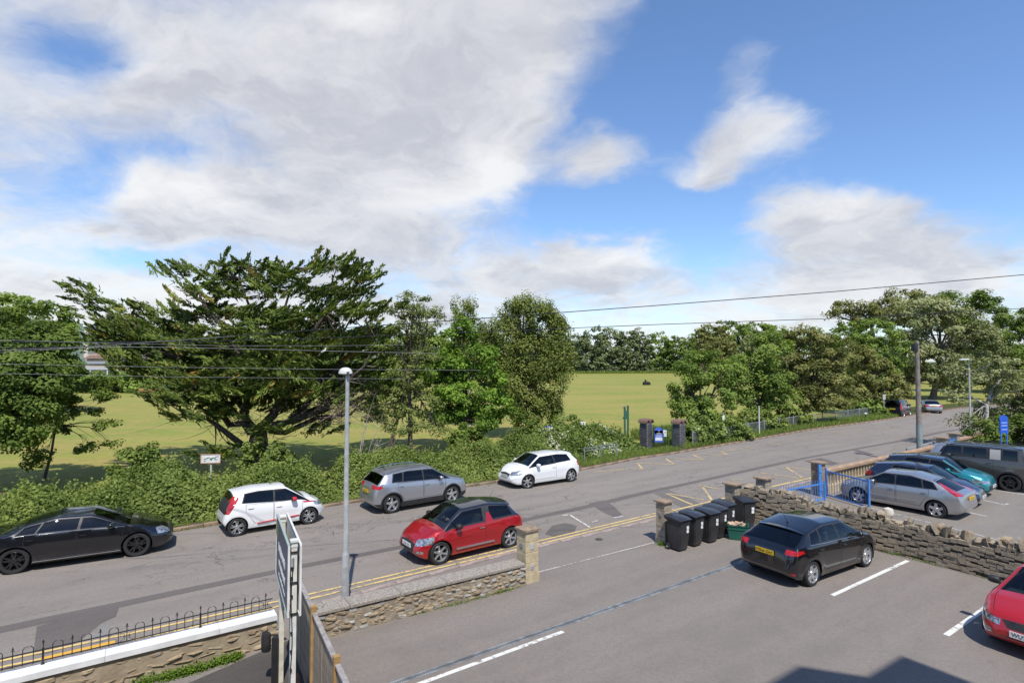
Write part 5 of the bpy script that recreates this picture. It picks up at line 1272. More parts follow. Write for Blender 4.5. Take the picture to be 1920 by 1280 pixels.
# hedges: height field of leaves along the kerb
def hedge(name, label, px0, px1, hfun, depth, leafm, ls=.082, dens=2.6, back=.25, cat='hedge', shoots=120, flower=0., stuff=False):
    """runs behind the far kerb between two pixels of the kerb line"""
    a = None; pts = []
    for i in range(len(fk) - 1):
        n = max(1, int((fk[i + 1] - fk[i]).length / .5))
        for k in range(n): pts.append(fk[i].lerp(fk[i + 1], k / n))
    pts = [p for p in pts if px0 <= 960 + FPX * p.x / p.y <= px1]
    base = pts[len(pts) // 2]; root = thing(name, label, cat, base); L = [0]
    for i in range(1, len(pts)): L.append(L[-1] + (pts[i] - pts[i - 1]).length)
    tot = L[-1]; xs_ = np.array([p.x for p in pts]); ys_ = np.array([p.y for p in pts]); La = np.array(L)
    nrm = (pts[-1] - pts[0]).normalized(); nv = np.array([-nrm.y, nrm.x])
    def H(s, t):      # s along, t 0..1 across
        u = s / tot
        pro = np.clip(np.sin(np.clip(t, 0, 1) ** .62 * PI * .56) , 0, 1) * np.clip((1.08 - t) / .25, 0, 1) ** .5
        lump = 1 + .16 * np.sin(s * 1.7 + t * 3) + .12 * np.sin(s * 3.9 + t * 7 + 1) + .14 * np.sin(s * .6 + 2) + .10 * np.sin(t * depth * 3.1 + s)
        edge = np.clip(np.minimum(s, tot - s) / .8, .15, 1) ** .5
        return hfun(u) * pro * lump * edge
    n = int(dens * tot * (depth + 1.2) / (ls * ls * .6))
    s = RNG.uniform(0, tot, n); t = RNG.uniform(0, 1.0, n) ** 1.15; h = H(s, t); dz = -np.abs(RNG.normal(size=n)) * .13 + RNG.normal(size=n) * .05
    front = t < .10; z = np.where(front, h * RNG.uniform(.05, 1.05, n), h + dz)
    jit = np.sin(s * 2.3) * .12 + np.sin(s * 5.1 + z * 4) * .08
    x = np.interp(s, La, xs_) + nv[0] * (back + t * depth + jit); y = np.interp(s, La, ys_) + nv[1] * (back + t * depth + jit)
    NN = RNG.normal(size=(n, 3)) * .5; NN[:, 2] += .6; NN[:, 0] -= nv[0] * .3; NN[:, 1] -= nv[1] * (.3 + .5 * front)
    tint = .38 + .22 * np.sin(s * 1.1 + 1.3 * np.sin(t * 5)) + .12 * np.sin(s * 4.3 + t * 9) + RNG.uniform(-.28, .28, n)
    tint = np.clip(tint, 0, .84); 
    if flower: tint = np.where(RNG.uniform(0, 1, n) < flower * (np.sin(s * 2.2) * np.sin(t * 7 + s) > .2), .98, tint)
    C = np.stack([x - base.x, y - base.y, z], 1); Sz = RNG.uniform(.65, 1.35, n) * ls
    # upright shoots
    C2 = []; N2 = []; T2 = []
    for _ in range(shoots):
        s0 = random.uniform(0, tot); t0 = random.uniform(.25, .98); h0 = float(H(np.array(s0), np.array(t0))); l = random.uniform(.2, .75); m = 22
        bx = np.interp(s0, La, xs_) + nv[0] * (back + t0 * depth) - base.x; by = np.interp(s0, La, ys_) + nv[1] * (back + t0 * depth) - base.y; lean = np.array([random.uniform(-.1, .45), random.uniform(-.2, .2), 1.]); tt = RNG.uniform(0, 1, (m, 1))
        C2.append(np.array([bx, by, h0 - .15]) + lean * tt * l + RNG.normal(size=(m, 3)) * .07); N2.append(RNG.normal(size=(m, 3)) * .6 + [0, 0, .5]); T2.append(RNG.uniform(.3, .8, m))
    if C2: C = np.concatenate([C] + C2); NN = np.concatenate([NN] + N2); tint = np.concatenate([tint] + T2); Sz = np.concatenate([Sz, RNG.uniform(.6, 1.1, len(C) - n) * ls])
    leaf_obj('foliage', C, NN, Sz, 1.35, tint, leafm, root)
    # dark woody inside
    V = []; F = []; ns = max(3, int(tot / .5)); ntt = 8
    for i in range(ns + 1):
        for j in range(ntt + 1):
            ss = tot * i / ns; tt = j / ntt; hh = max(0., float(H(np.array(ss), np.array(tt))) - .22)
            V.append((float(np.interp(ss, La, xs_)) + nv[0] * (back + .12 + tt * (depth - .2)) - base.x, float(np.interp(ss, La, ys_)) + nv[1] * (back + .12 + tt * (depth - .2)) - base.y, hh if j > 0 else -.05))
    for i in range(ns):
        for j in range(ntt): F.append((i * (ntt + 1) + j, (i + 1) * (ntt + 1) + j, (i + 1) * (ntt + 1) + j + 1, i * (ntt + 1) + j + 1))
    me = bpy.data.meshes.new('undergrowth'); me.from_pydata(V, [], F); me.polygons.foreach_set('use_smooth', [True] * len(F)); me.materials.append(pm('undergrowth', (.030, .042, .014), .95, c2=(.05, .045, .02), scale=6, bump=1.)); link('undergrowth', me, root)
    return root
hedge('bramble_hedge', 'thick bramble hedge behind the long black car and the small white car', -700, 668, lambda u: 1.2 + .14 * np.sin(u * 23) + .08 * np.sin(u * 61), 4.2, LM['hedge'], shoots=420)
hedge('bramble_hedge', 'bramble hedge behind the silver grey crossover and the white three-door', 648, 1100, lambda u: 1.35 - .25 * u, 4.2, LM['hedge'], shoots=260)
hedge('elder_bushes', 'flowering elder bushes left of the brick park gate', 1040, 1258, lambda u: .95 + .5 * np.sin(PI * np.clip(u * 1.0, 0, 1)), 4.2, LM['elder'], .11, shoots=120, back=1.5, flower=.35, cat='shrub')
def bush(label, px, d, rx, rz, mk, ls=.12, name='shrub', dens=8, cr=.3, ry=None):
    b = gbase(px, d); return tree(name, label, b, [(b + Vector((0, 0, rz * .55)), rx, ry or rx * .8, rz), (b + Vector((rx * .5, .2, rz * .35)), rx * .7, rx * .6, rz * .7)], LM[mk], ls, dens, cr=cr, trunk_r=.04, cat='shrub', twigs=4, minz=.05)
bush('large leaved elder bush right of the brick park gate', 1318, 40.2, 1.5, 1.25, 'elder', .15)
bush('leafy elder close against the right brick pillar', 1300, 39.3, 1.1, 1.15, 'elder', .13)
bush('second elder bush right of the gate, in front of the railing', 1362, 41.3, 1.5, 1.05, 'hedge', .14)
bush('leggy shrub behind the railing below the second maple', 1420, 47, 2.2, 1.2, 'hedge', .16)
bush('dark holly bush at the foot of the weeping birch', 985, 40, 1.0, 1.5, 'dark', .12)
bush('dark bush at the foot of the bright sycamore', 878, 34.2, 1.3, 1.3, 'dark', .12)
bush('upright bush between the birch and the white square sign', 1062, 38.5, 1.1, 1.5, 'hedge', .13)
bush('bush beside the blue litter bin', 1048, 37.2, 1.0, 1.1, 'hedge', .13)
bush('low bush by the far end of the railings', 1620, 60, 2.4, 1.1, 'green', .2)
bush('bright shrub in front of the whitebeam', 1480, 50, 1.6, 1.2, 'hedge', .17)
bush('small bush rising above the hedge behind the black fastback', 245, 25.4, .9, 1.35, 'hedge', .12)
bush('hawthorn bush at the foot of the cypress', 500, 27.4, 1.5, 1.25, 'hedge', .12)
bush('small sprig of a bush left of the white rectangular sign', 285, 25.6, .45, 1.3, 'dark', .11)
for i, (px, d, w, mk, t) in enumerate([(205, 104, 7, 'green', 'low bright hedge along the far edge of the field below the villa'), (262, 106, 8, 'hedge', 'far field edge bushes right of the villa'), (330, 112, 9, 'dark', 'far field edge bushes behind the cypress'), (120, 108, 9, 'dark', 'far field edge bushes behind the left tree')]):
    bush(t, px, d, w, 2.6, mk, .42, 'field_hedge', 7, .9, 2.5)
# tall grass of the verge, ivy and weeds
def grass(name, polyfn, n, hgt, mat, w=.02, tall=None):
    pts = np.array([polyfn() for _ in range(n)]); h = RNG.uniform(.4, 1.2, n) * hgt
    A = np.stack([RNG.normal(size=n) * .28 + .12, RNG.normal(size=n) * .28, np.ones(n)], 1); C = pts + A * h[:, None] * .5
    NN = RNG.normal(size=(n, 3)); NN[:, 2] *= .2; s = np.full(n, w) * RNG.uniform(.7, 1.4, n)
    return C, NN, s, A, h
def vgrass(name, px0, px1, t0, t1, n, hgt, w):
    seg = []
    for i in range(len(fk) - 1):
        m = max(1, int((fk[i + 1] - fk[i]).length / .5)); seg += [fk[i].lerp(fk[i + 1], k / m) for k in range(m)]
    seg = [p for p in seg if px0 <= 960 + FPX * p.x / p.y <= px1]
    def f():
        i = random.random() * (len(seg) - 1); p = seg[int(i)].lerp(seg[int(i) + 1], i % 1); t = random.uniform(t0, t1); return (p.x - .50 * t, p.y + .86 * t, 0)
    C, NN, s, A, h = grass(name, f, n, hgt, None, w)
    asp = 12.; o = leaf_obj(name, C, NN, h / asp, asp, RNG.uniform(0, .92, n), LM['grass'], None, axis=A, fold=0); o['kind'] = 'stuff'; return o
vgrass('verge_grass', 1285, 1690, .25, 3.2, 26000, .42, .03)
vgrass('verge_grass', 1090, 1290, .25, 1.6, 7000, .30, .03)
vgrass('verge_grass', -500, 1100, .15, .7, 12000, .18, .02)
vgrass('verge_grass', 1300, 1480, 2.6, 6.5, 9000, .8, .03)
def lawn_edge():
    n = 16000; p = np.zeros((n, 3)); u = RNG.uniform(0, 1, n); k = RNG.uniform(0, 1, n)
    p[:, 0] = -60 + 300 * u; p[:, 1] = np.interp(p[:, 0], [-160, -70, -20, 20, 150], [112, 106, 143, 254, 292]) + k * 6; h = RNG.uniform(.5, 1.6, n)
    A = np.stack([RNG.normal(size=n) * .3, RNG.normal(size=n) * .3, np.ones(n)], 1); NN = RNG.normal(size=(n, 3))
    o = leaf_obj('rough_grass', p + A * h[:, None] * .5, NN, h / 4, 4, RNG.uniform(0, .8, n), LM['grass'], None, axis=A, fold=0); o['kind'] = 'stuff'
lawn_edge()
def weeds(name, line, n, spread, hgt, ls, kind='stuff', mk='weed'):
    C = np.empty((n, 3)); 
    seg = [G(*p) for p in line] if not isinstance(line[0], Vector) else line
    cl = RNG.uniform(0, 1, 14)
    for i in range(n):
        c = float(np.clip(random.choice(cl) + random.gauss(0, .03), 0, .999)) if random.random() < .6 else random.random(); q = c * (len(seg) - 1); p = seg[int(q)].lerp(seg[min(int(q) + 1, len(seg) - 1)], q % 1)
        C[i] = (p.x + random.gauss(0, spread), p.y + random.gauss(0, spread), abs(random.gauss(0, hgt)))
    o = leaf_obj(name, C, RNG.normal(size=(n, 3)) * .5 + [0, 0, .8], RNG.uniform(.6, 1.4, n) * ls, 1.2, RNG.uniform(0, .9, n), LM[mk]); o['kind'] = kind; return o
weeds('wall_foot_weeds', [(260, 1284), (330, 1268), (400, 1248), (448, 1233)], 3000, .06, .06, .03)
weeds('wall_foot_weeds', [(622, 1187), (700, 1168), (800, 1147), (900, 1122), (980, 1099)], 1300, .03, .035, .022)
weeds('wall_foot_weeds', [(1560, 1013), (1640, 1030), (1740, 1055), (1860, 1086)], 1500, .05, .04, .03)
weeds('wall_moss', [Vector((9.6, 19.1, 1.0)), Vector((10.3, 18.5, .95))], 10, .1, .1, .03)
weeds('pillar_weeds', [(1238, 1021), (1246, 1023)], 260, .06, .05, .03)
weeds('gutter_litter', [(0, 1047), (320, 997), (640, 946), (930, 905)], 3000, .07, .03, .03, mk='birch')
w = weeds('creeper', [(612, 1186), (606, 1192), (600, 1196)], 900, .06, .20, .04)
# ---------------------------------------------------------------- street furniture and small things
iron = pm('black_iron', (.018, .018, .020), .5, var=.2); galv = pm('galvanised_post', (.42, .43, .43), .5, metal=.3, var=.12, scale=5, bump=.1)
white_p = pm('white_gloss', (.74, .75, .75), .4, c2=(.60, .60, .57), scale=4); cream_p = pm('cream_timber_paint', (.62, .60, .52), .6, c2=(.46, .44, .38), scale=5, bump=.2)
blue_g = pm('blue_gate_paint', (.06, .19, .50), .4, c2=(.08, .24, .56), scale=3); wood = pm('weathered_fence_board', (.36, .295, .22), .85, c2=(.21, .17, .13), scale=5, bump=.5)
wood_g = pm('grey_timber_rail', (.33, .31, .30), .85, c2=(.22, .20, .19), scale=7, bump=.4); wood_o = pm('orange_timber_post', (.40, .25, .09), .8, c2=(.30, .18, .07), scale=5)
board_w = pm('white_board', (.72, .73, .72), .5); board_b = pm('navy_board', (.035, .060, .12), .4, var=.2); blk = pm('bin_black', (.022, .022, .024), .5, c2=(.038, .038, .04), scale=3, bump=.15); blk_l = pm('bin_lid', (.028, .030, .036), .28, var=.2)
grn = pm('recycling_green', (.008, .085, .062), .5, c2=(.012, .105, .075)); stick = pm('sticker', (.62, .66, .66), .5); lblue = pm('sign_blue', (.02, .09, .50), .45)

def railings():
    A, B, d, nn = LW; base = G(359, 1186, .63); top = .63
    root = thing('iron_railing', 'low black iron railing with hoops and spearheads on the white coping', 'railing')
    off = nn * .24; L = (B - A).length; a = A + off; b = B + off - d * .04; ang = math.atan2(d.y, d.x)
    for z, nm in ((top + .055, 'bottom_rail'), (top + .235, 'top_rail')):
        mb = MB(); mb.beam(a + Vector((0, 0, z)), b + Vector((0, 0, z)), .022, .014); mb.build(nm, iron, root)
    pitch = .395; s0 = (G(78, 1250, .63) - off - A); s0.z = 0; s = s0.dot(d) % (pitch); n = int((L - s) / pitch) + 1; ph = round(s0.dot(d) / pitch)
    mb = MB(); mb.tube([(0, 0, .0), (0, 0, .36)], .0075, 5); mb.lathe([(.0, .44), (.008, .42), (.016, .385), (.006, .365), (.006, .35)], 6); mb.beam((-.028, 0, .355), (.028, 0, .355), .01, .01); sp = mb.build('spear_bar', iron, root)
    mb = MB(); mb.tube([(-.07, 0, .0)] + [(-.07 * math.cos(t), 0, .32 + .07 * math.sin(t)) for t in np.linspace(0, PI, 9)] + [(.07, 0, .0)], .007, 5); hp = mb.build('hoop_bar', iron, root)
    mb = MB(); mb.box((0, 0, .12), (.03, .03, .34)); mb.tube([(0, 0, .29), (0, 0, .40)], .008, 5); mb.lathe([(.0, .47), (.009, .45), (.018, .41), (.006, .385)], 6); mb.box((0, 0, -.045), (.05, .05, .02)); th = mb.build('main_post', iron, root)
    pts = []
    for sgn in (-1, 1):
        for zc, zs in ((.10, 1), (.18, -1)):
            pts.append([(sgn * (.015 + .075 * t + .02 * math.sin(9 * t)), 0, zc + zs * .05 * math.cos(3.2 * t)) for t in np.linspace(0, 1, 9)])
    mb = MB(); [mb.tube(p, .005, 4) for p in pts]; sw = mb.build('scroll', iron, root); sw['kind'] = 'stuff'
    first = dict(sp=1, hp=1, th=1, sw=1)
    def put(o, k, p):
        q = o if first[k] else link(o.name.split('.')[0], o.data, root); first[k] = 0; q.scale = (1, 1, .80); q.location = p; q.rotation_euler = (0, 0, ang); 
        if k == 'sw': q['kind'] = 'stuff'
    for k in range(n):
        p = a + d * (s + k * pitch) + Vector((0, 0, top + .03)); m = (k - ph) % 6
        put(th if m == 0 else sp, 'th' if m == 0 else 'sp', p)
        if m == 3: put(sw, 'sw', p)
        if s + (k + .5) * pitch < L - .1: put(hp, 'hp', a + d * (s + (k + .5) * pitch) + Vector((0, 0, top + .03)))
railings()

def sign_boards():
    pn = D(549, 1200, 8.75); pn.z = 0; pf = D(527, 1200, 10.35); pf.z = 0; d = (pf - pn).normalized(); n = Vector((-d.y, d.x, 0)); ang = math.atan2(d.y, d.x)
    root = thing('double_sign', 'tall sign of two boards on white posts, dark blue one facing left', 'sign')
    for p, h, w, nm in ((pn, 3.02, .105, 'n'), (pf, 2.95, .105, 'f')):
        mb = MB(); mb.box((p.x, p.y, h / 2 - .1), (w, w * .8, h + .2), rz=ang); q = mb.build('post', white_p if nm == 'n' else cream_p, root)
        mb = MB(); mb.box((p.x, p.y, h + .018), (w + .03, w * .8 + .03, .03), rz=ang); mb.box((p.x, p.y, h - .06), (w + .012, w * .8 + .012, .02), rz=ang); mb.build('post_cap', white_p, q)
    for sgn, m, nm in ((1, board_b, 'blue_panel'), (-1, board_w, 'white_panel')):
        o = n * sgn * .085; a = pn + o - d * .12; b = pf + o + d * .10; mb = MB(); mb.beam(a + Vector((0, 0, 2.46)), b + Vector((0, 0, 2.46)), .012, 1.04); q = mb.build(nm, m, root)
        for z in (1.93, 2.99):
            mb = MB(); mb.beam(a + Vector((0, 0, z)), b + Vector((0, 0, z)), .03, .03); mb.build('frame', white_p if sgn < 0 else pm('sign_edge', (.30, .38, .36), .5), q)
        for e in (a, b): mb = MB(); mb.box((e.x, e.y, 2.46), (.03, .03, 1.06), rz=ang); mb.build('frame', white_p, q)
        if sgn > 0:
            mb = MB(); c = (a + b) / 2 + n * .010
            for z, h_ in ((2.55, .15), (2.30, .11), (2.10, .05)):
                x = -.55
                while x < .5: w_ = random.uniform(.03, .09); q0 = c + d * x; mb.beam(q0 + Vector((0, 0, z)), q0 + d * w_ + Vector((0, 0, z + random.uniform(-.01, .01))), .004, h_ * random.uniform(.6, 1)); x += w_ + .035
            t = mb.build('print', pm('sign_white', (.7, .72, .72), .5), q); t['kind'] = 'stuff'
            c = b - d * .4 + n * .012; mb = MB(); mb.beam(c + Vector((0, 0, 2.78)), c + d * .45 + Vector((0, 0, 2.78)), .004, .25); mb.build('green_emblem', pm('olive_print', (.16, .20, .08), .5), q)
    # bands and cable up the near post
    mb = MB(); pts = [Vector((pn.x + .005, pn.y - .075, z)) + Vector((.012 * math.sin(z * 5), 0, 0)) for z in np.linspace(.1, 2.72, 16)]; mb.tube(pts, .0075, 5); cb = mb.build('cable', iron, root)
    for z in np.linspace(.3, 2.5, 9): mb = MB(); mb.box((pn.x + .005, pn.y - .08, z), (.026, .022, .03)); mb.build('cable_clip', iron, cb)
    for z in (1.95, 2.42, 2.88): mb = MB(); mb.box((pn.x, pn.y, z), (.15, .125, .018), rz=ang); mb.build('strap', iron, root)
    mb = MB(); mb.box((pn.x + .0, pn.y - .09, 2.74), (.06, .05, .13)); mb.build('junction_box', galv, root)
    # cream timber post left (gate side) with small white box, black gate post with a round backed box
    c = D(524, 1200, 10.9); root = thing('black_gate_post', 'black post with a rounded black letter box at the corner of the garden wall', 'post', (D(516, 1200, 10.2).x, 10.2, 0))
    mb = MB(); mb.box((0, 0, .40), (.09, .09, .95)); mb.build('post', iron, root)
    mb = MB(); mb.lathe([(.001, -.17), (.07, -.16), (.085, -.12), (.085, .12), (.07, .16), (.001, .17)], 14, c=(0, 0, 0)); bx = mb.build('letter_box', M_['plastic'], root); bx.location = (-.15, -.03, .80); bx.scale = (1, .75, 1)
    # brick stub and black pipe inside the fence
    brk = stone_mat('red_brick', ((.22, .075, .045), (.36, .15, .09), (.40, .36, .30)))
    root = thing('brick_kerb', 'crumbling red brick edging at the foot of the sign post', 'edging'); mb = MB(); mb.box((0, 0, 0), (.10, .205, .062)); b0 = mb.build('brick', brk, root); first = True
    p0 = D(556, 1200, 9.9); p1 = D(590, 1200, 7.4); dd = (p1 - p0); dd.z = 0; LL = dd.length; dd.normalize(); an = math.atan2(dd.y, dd.x)
    for k in range(int(LL / .22)):
        for j in range(3 if k > 3 else 5):
            o = b0 if first else link('brick', b0.data, root); first = False; o.location = (p0.x + dd.x * k * .22 + random.uniform(-.02, .02), p0.y + dd.y * k * .22, .04 + j * .072); o.rotation_euler = (0, random.uniform(-.05, .05), an + PI / 2 + random.uniform(-.1, .1))
    root = thing('black_pipe', 'black corrugated pipe lying at the foot of the wooden fence', 'pipe'); mb = MB(); q0 = D(575, 1200, 8.5); q1 = D(612, 1200, 6.2); q0.z = .30; q1.z = .22; mb.tube([q0, q0.lerp(q1, .5), q1], .085, 14); mb.build('pipe_run', M_['plastic'], root)
    mb = MB(); mb.tube([q0 + (q0 - q1).normalized() * .01, q0 + (q1 - q0).normalized() * .04], .098, 14); mb.build('pipe_collar', iron, root)
sign_boards()

def fence():
    a = Vector((-4.26, 11.26, 0)); b = Vector((-1.30, 5.95, 0)); d = (b - a).normalized(); L = (b - a).length; ang = math.atan2(d.y, d.x); n = Vector((-d.y, d.x, 0)); H = 1.58
    root = thing('wooden_fence', 'vertical board wooden fence with grey top rail between drive and car park', 'fence')
    mb = MB(); mb.box((0, 0, (H - .08) / 2), (.135, .018, H - .08)); b0 = mb.build('board', wood, root); bd = b0.data; k = 0; first = True
    while k * .148 < L:
        p = a + d * (k * .148 + .07) + n * random.uniform(-.004, .004); o = b0 if first else link('board', bd, root); first = False; o.location = (p.x, p.y, random.uniform(-.01, .005)); o.rotation_euler = (0, random.uniform(-.006, .006), ang + random.uniform(-.02, .02)); k += 1
    for z in (.35, .95): mb = MB(); o_ = n * .035; mb.beam(a + o_ + Vector((0, 0, z)), b + o_ + Vector((0, 0, z)), .04, .08); mb.build('cross_rail', wood_o, root)
    s = 0.
    for i, s in enumerate((0, 1.83, 3.66, 5.49)):
        p = a + d * s; mb = MB(); mb.box((p.x, p.y, (H + .07) / 2), (.095, .095, H + .07), rz=ang); mb.build('post', wood_o, root)
        if i < 3: q = a + d * (s + 1.73); mb = MB(); mb.beam(p + d * .07 + Vector((0, 0, H - .06 + .03)), q + Vector((0, 0, H - .03)), .075, .035); mb.build('capping_rail', wood_g, root)
    mb = MB(); k = 0
fence()

def lamp_post():
    p = D(647.5, 1100, 13.62); p.z = 0; root = thing('street_lamp', 'tall grey steel street lamp with a small white domed lantern behind the pebbled wall', 'street lamp', p)
    mb = MB(); mb.lathe([(.088, 0), (.088, 1.15), (.080, 1.2), (.066, 1.25), (.045, 5.45), (.045, 5.5)], 18); mb.build('column', galv, root)
    mb = MB(); mb.box((0, -.086, .7), (.10, .01, .42)); mb.build('access_door', galv, root)
    mb = MB(); vs = []; nu, nv = 18, 7
    for i in range(nv + 1):
        for k in range(nu):
            t = i / nv; r = .85 * math.sin(t * PI / 2) ** .8; z = math.cos(t * PI / 2) * .15; a = 2 * PI * k / nu; vs.append((r * .20 * math.cos(a) - .05, r * .15 * math.sin(a), z))
    mb.add(vs, [(i * nu + k, i * nu + (k + 1) % nu, (i + 1) * nu + (k + 1) % nu, (i + 1) * nu + k) for i in range(nv) for k in range(nu)], 0, True); mb.add([(q[0], q[1], 0) for q in vs[-nu:]], [tuple(range(nu))], 0)
    o = mb.build('lantern', pm('lantern_white', (.55, .55, .54), .45, var=.08), root, loc=(0, 0, 5.5)); mb = MB(); mb.lathe([(.001, 0), (.03, 0), (.035, -.03), (.001, -.035)], 10, c=(.05, -.14, .05)); mb.build('photocell', iron, o)
    mb = MB(); mb.lathe([(.05, -.02), (.12, -.02), (.12, 0)], 14, c=(-.05, 0, 0)); mb.build('bowl', pm('lamp_bowl', (.35, .36, .36), .15), o)
    # slimmer lamp down the road
    p = gbase(1817, 37.5); root = thing('street_lamp', 'slim grey street lamp with a flat lantern reaching left, beside the white barked tree', 'street lamp', p)
    hh = D(1817, 674, 37.5).z; mb = MB(); mb.lathe([(.09, 0), (.085, 1.5), (.062, 1.6), (.050, hh)], 10); mb.build('column', galv, root)
    mb = MB(); mb.box((-.28, 0, hh + .02), (.62, .20, .07), taper=.8); mb.build('lantern', pm('lantern_grey', (.55, .57, .57), .4), root)
lamp_post()

def pole():
    d0 = 31.5; p = gbase(1721, d0); top = D(1719, 640, d0); root = thing('telegraph_pole', 'weathered wooden telegraph pole standing at the balustrade wall', 'pole', p); h = top.z
    mb = MB(); mb.tube([(0, 0, 0), (-.01, 0, 2.2), (top.x - p.x, 0, h)], [.145, .135, .10], 12); mb.build('pole', pm('pole_timber', (.24, .205, .175), .85, c2=(.15, .125, .105), scale=4, bump=.5), root)
    mb = MB(); mb.tube([(0, 0, 0), (0, 0, 2.3)], .155, 12, cap=False); mb.build('pole_sleeve', pm('grey_green_paint', (.20, .24, .23), .7, var=.15), root)
    mb = MB(); mb.box((top.x - p.x - .15, -.02, h - .33), (.24, .22, .42)); mb.lathe([(.001, .2), (.10, .17), (.12, .0), (.10, -.2), (.001, -.22)], 12, c=(top.x - p.x - .17, -.1, h - .36)); mb.build('junction_box', iron, root)
    for z in np.arange(2.6, h - .6, .45):
        mb = MB(); mb.box((.12 + .0, 0, z), (.12, .02, .02)); mb.build('step_bolt', iron, root)
pole()
def wires():
    def w(label, pts, r, name='overhead_wire', mat=None):
        mb = MB(); P = [D(*p) for p in pts]; out = []
        for i in range(len(P) - 1):
            for t in np.linspace(0, 1, 6, endpoint=False): out.append(P[i].lerp(P[i + 1], t))
        out.append(P[-1]); mb.tube(out, r, 5); o = mb.build(name, mat or iron, None); tag(o, label, 'cable')
    w('thickest twisted overhead cable rising from left to the right edge', [(-160, 652, 13), (60, 652, 13), (170, 649, 13), (330, 638, 13.4), (600, 618, 14), (900, 597, 14.6), (1240, 572, 15.2), (1560, 547, 15.6), (1920, 515, 16), (2150, 493, 16.4)], .0115)
    w('second overhead cable crossing the sky below the thickest one', [(-160, 640, 15), (100, 641, 15), (340, 641, 15.3), (600, 634, 16), (900, 622, 17), (1240, 608, 18), (1560, 597, 19), (1920, 578, 20), (2150, 566, 20.5)], .0115)
    lm = pm('pale_wire', (.25, .25, .26), .5)
    w('thin wire just above the crossing point at left, sagging to the right', [(-160, 634, 13), (0, 637, 13), (200, 643, 13.4), (420, 648, 14), (640, 648, 15), (760, 646, 16)], .0036, mat=lm)
    w('pale wire running level in front of the cypress, lowest of the upper group', [(-160, 658, 12), (0, 657, 12), (170, 650, 12.4), (320, 651, 12.8), (500, 655, 13.5), (700, 660, 14.5), (820, 662, 15.5)], .005, mat=lm)
    w('thin wire from far left dipping behind the crossing cables', [(-160, 661, 12.4), (0, 661, 12.4), (120, 654, 12.6), (260, 643, 13), (440, 630, 13.5)], .0036, mat=lm)
    w('thin level wire below the main group, at the height of the villa roof', [(-160, 680, 12), (0, 682, 12), (300, 688, 13), (600, 692, 14), (900, 694, 16)], .004, mat=lm)
    w('lowest thin wire crossing the cypress trunk fork', [(-160, 699, 12), (0, 700, 12), (300, 706, 13), (600, 709, 14), (760, 710, 15)], .0036, mat=lm)
wires()

def bin_proto():
    root = thing('wheelie_bin', 'x', 'bin'); w, d, h = .50, .56, .96
    mb = MB(); vs = []
    for z, s in ((.06, .80), (h * .5, .90), (h, 1.)):
        for x, y in ((-1, -1), (1, -1), (1, 1), (-1, 1)):
            vs.append((x * w / 2 * s, y * d / 2 * s * (1 if y > 0 else 1) + (.03 if y < 0 and z < .1 else 0), z))
    fs = [(0, 3, 2, 1)] + [(4 * i + k, 4 * i + (k + 1) % 4, 4 * i + 4 + (k + 1) % 4, 4 * i + 4 + k) for i in range(2) for k in range(4)]
    mb.add(vs, fs); b = mb.build('body', blk, root); bm = bmesh.new(); bm.from_mesh(b.data); bmesh.ops.bevel(bm, geom=[e for e in bm.edges if abs((e.verts[0].co - e.verts[1].co).z) > .3], offset=.035, segments=3, affect='EDGES'); [setattr(f, 'smooth', True) for f in bm.faces]; bm.to_mesh(b.data); bm.free(); b.data.set_sharp_from_angle(angle=R(40))
    mb = MB(); mb.box((0, 0, h - .015), (w + .045, d + .045, .05)); mb.build('rim', blk, root)
    mb = MB(); nx = 7; vs = []
    for i in range(nx):
        t = i / (nx - 1); y = -d / 2 - .05 + t * (d + .10); z = h + .015 + .075 * math.sin(min(1, t * 1.5) * PI / 2) ** .8
        for x in (-w / 2 - .035, -w / 2 + .04, w / 2 - .04, w / 2 + .035): vs.append((x, y, z - (.03 if abs(x) > w / 2 else 0)))
    nb = len(vs); vs += [(v[0], v[1], h + .004) for v in vs]
    fs = [(4 * i + k, 4 * i + k + 1, 4 * i + 5 + k, 4 * i + 4 + k) for i in range(nx - 1) for k in range(3)] + [(nb + 4 * i + k, 4 * i + k, 4 * i + 4 + k, nb + 4 * i + 4 + k) for i in range(nx - 1) for k in (0,)] + [(4 * i + 3, nb + 4 * i + 3, nb + 4 * i + 7, 4 * i + 7) for i in range(nx - 1)] + [(k, nb + k, nb + k + 1, k + 1) for k in range(3)] + [(4 * (nx - 1) + k, 4 * (nx - 1) + k + 1, nb + 4 * (nx - 1) + k + 1, nb + 4 * (nx - 1) + k) for k in range(3)]
    mb.add(vs, fs, 0, True); mb.build('lid', blk_l, root, sharp=40)
    mb = MB(); mb.tube([(-w / 2 + .03, d / 2 + .07, h + .035), (w / 2 - .03, d / 2 + .07, h + .035)], .018, 6); [mb.box((x, d / 2 + .04, h + .03), (.03, .09, .04)) for x in (-.2, -.07, .07, .2)]; mb.build('handle', blk, root)
    for x in (-1, 1):
        mb = MB(); mb.lathe([(.03, -.022), (.085, -.022), (.10, -.01), (.10, .01), (.085, .022), (.03, .022)], 18, axis='X'); o = mb.build('wheel', M_['rubber'], root); o.location = (x * (w / 2 + .0), d / 2 - .06, .10)
        mb = MB(); mb.lathe([(.001, -.024), (.03, -.024), (.035, 0), (.03, .024), (.001, .024)], 10, axis='X'); mb.build('hub', galv, o)
    mb = MB(); mb.box((.10, -d / 2 * .975 - .004, .72), (.10, .006, .10), M=Matrix.Rotation(R(-3), 3, 'X')); mb.build('sticker', stick, root)
    mb = MB(); mb.box((.10, -d / 2 * .95 - .004, .61), (.10, .006, .09), M=Matrix.Rotation(R(-3), 3, 'X')); mb.build('number_label', white_p, root)
    return root
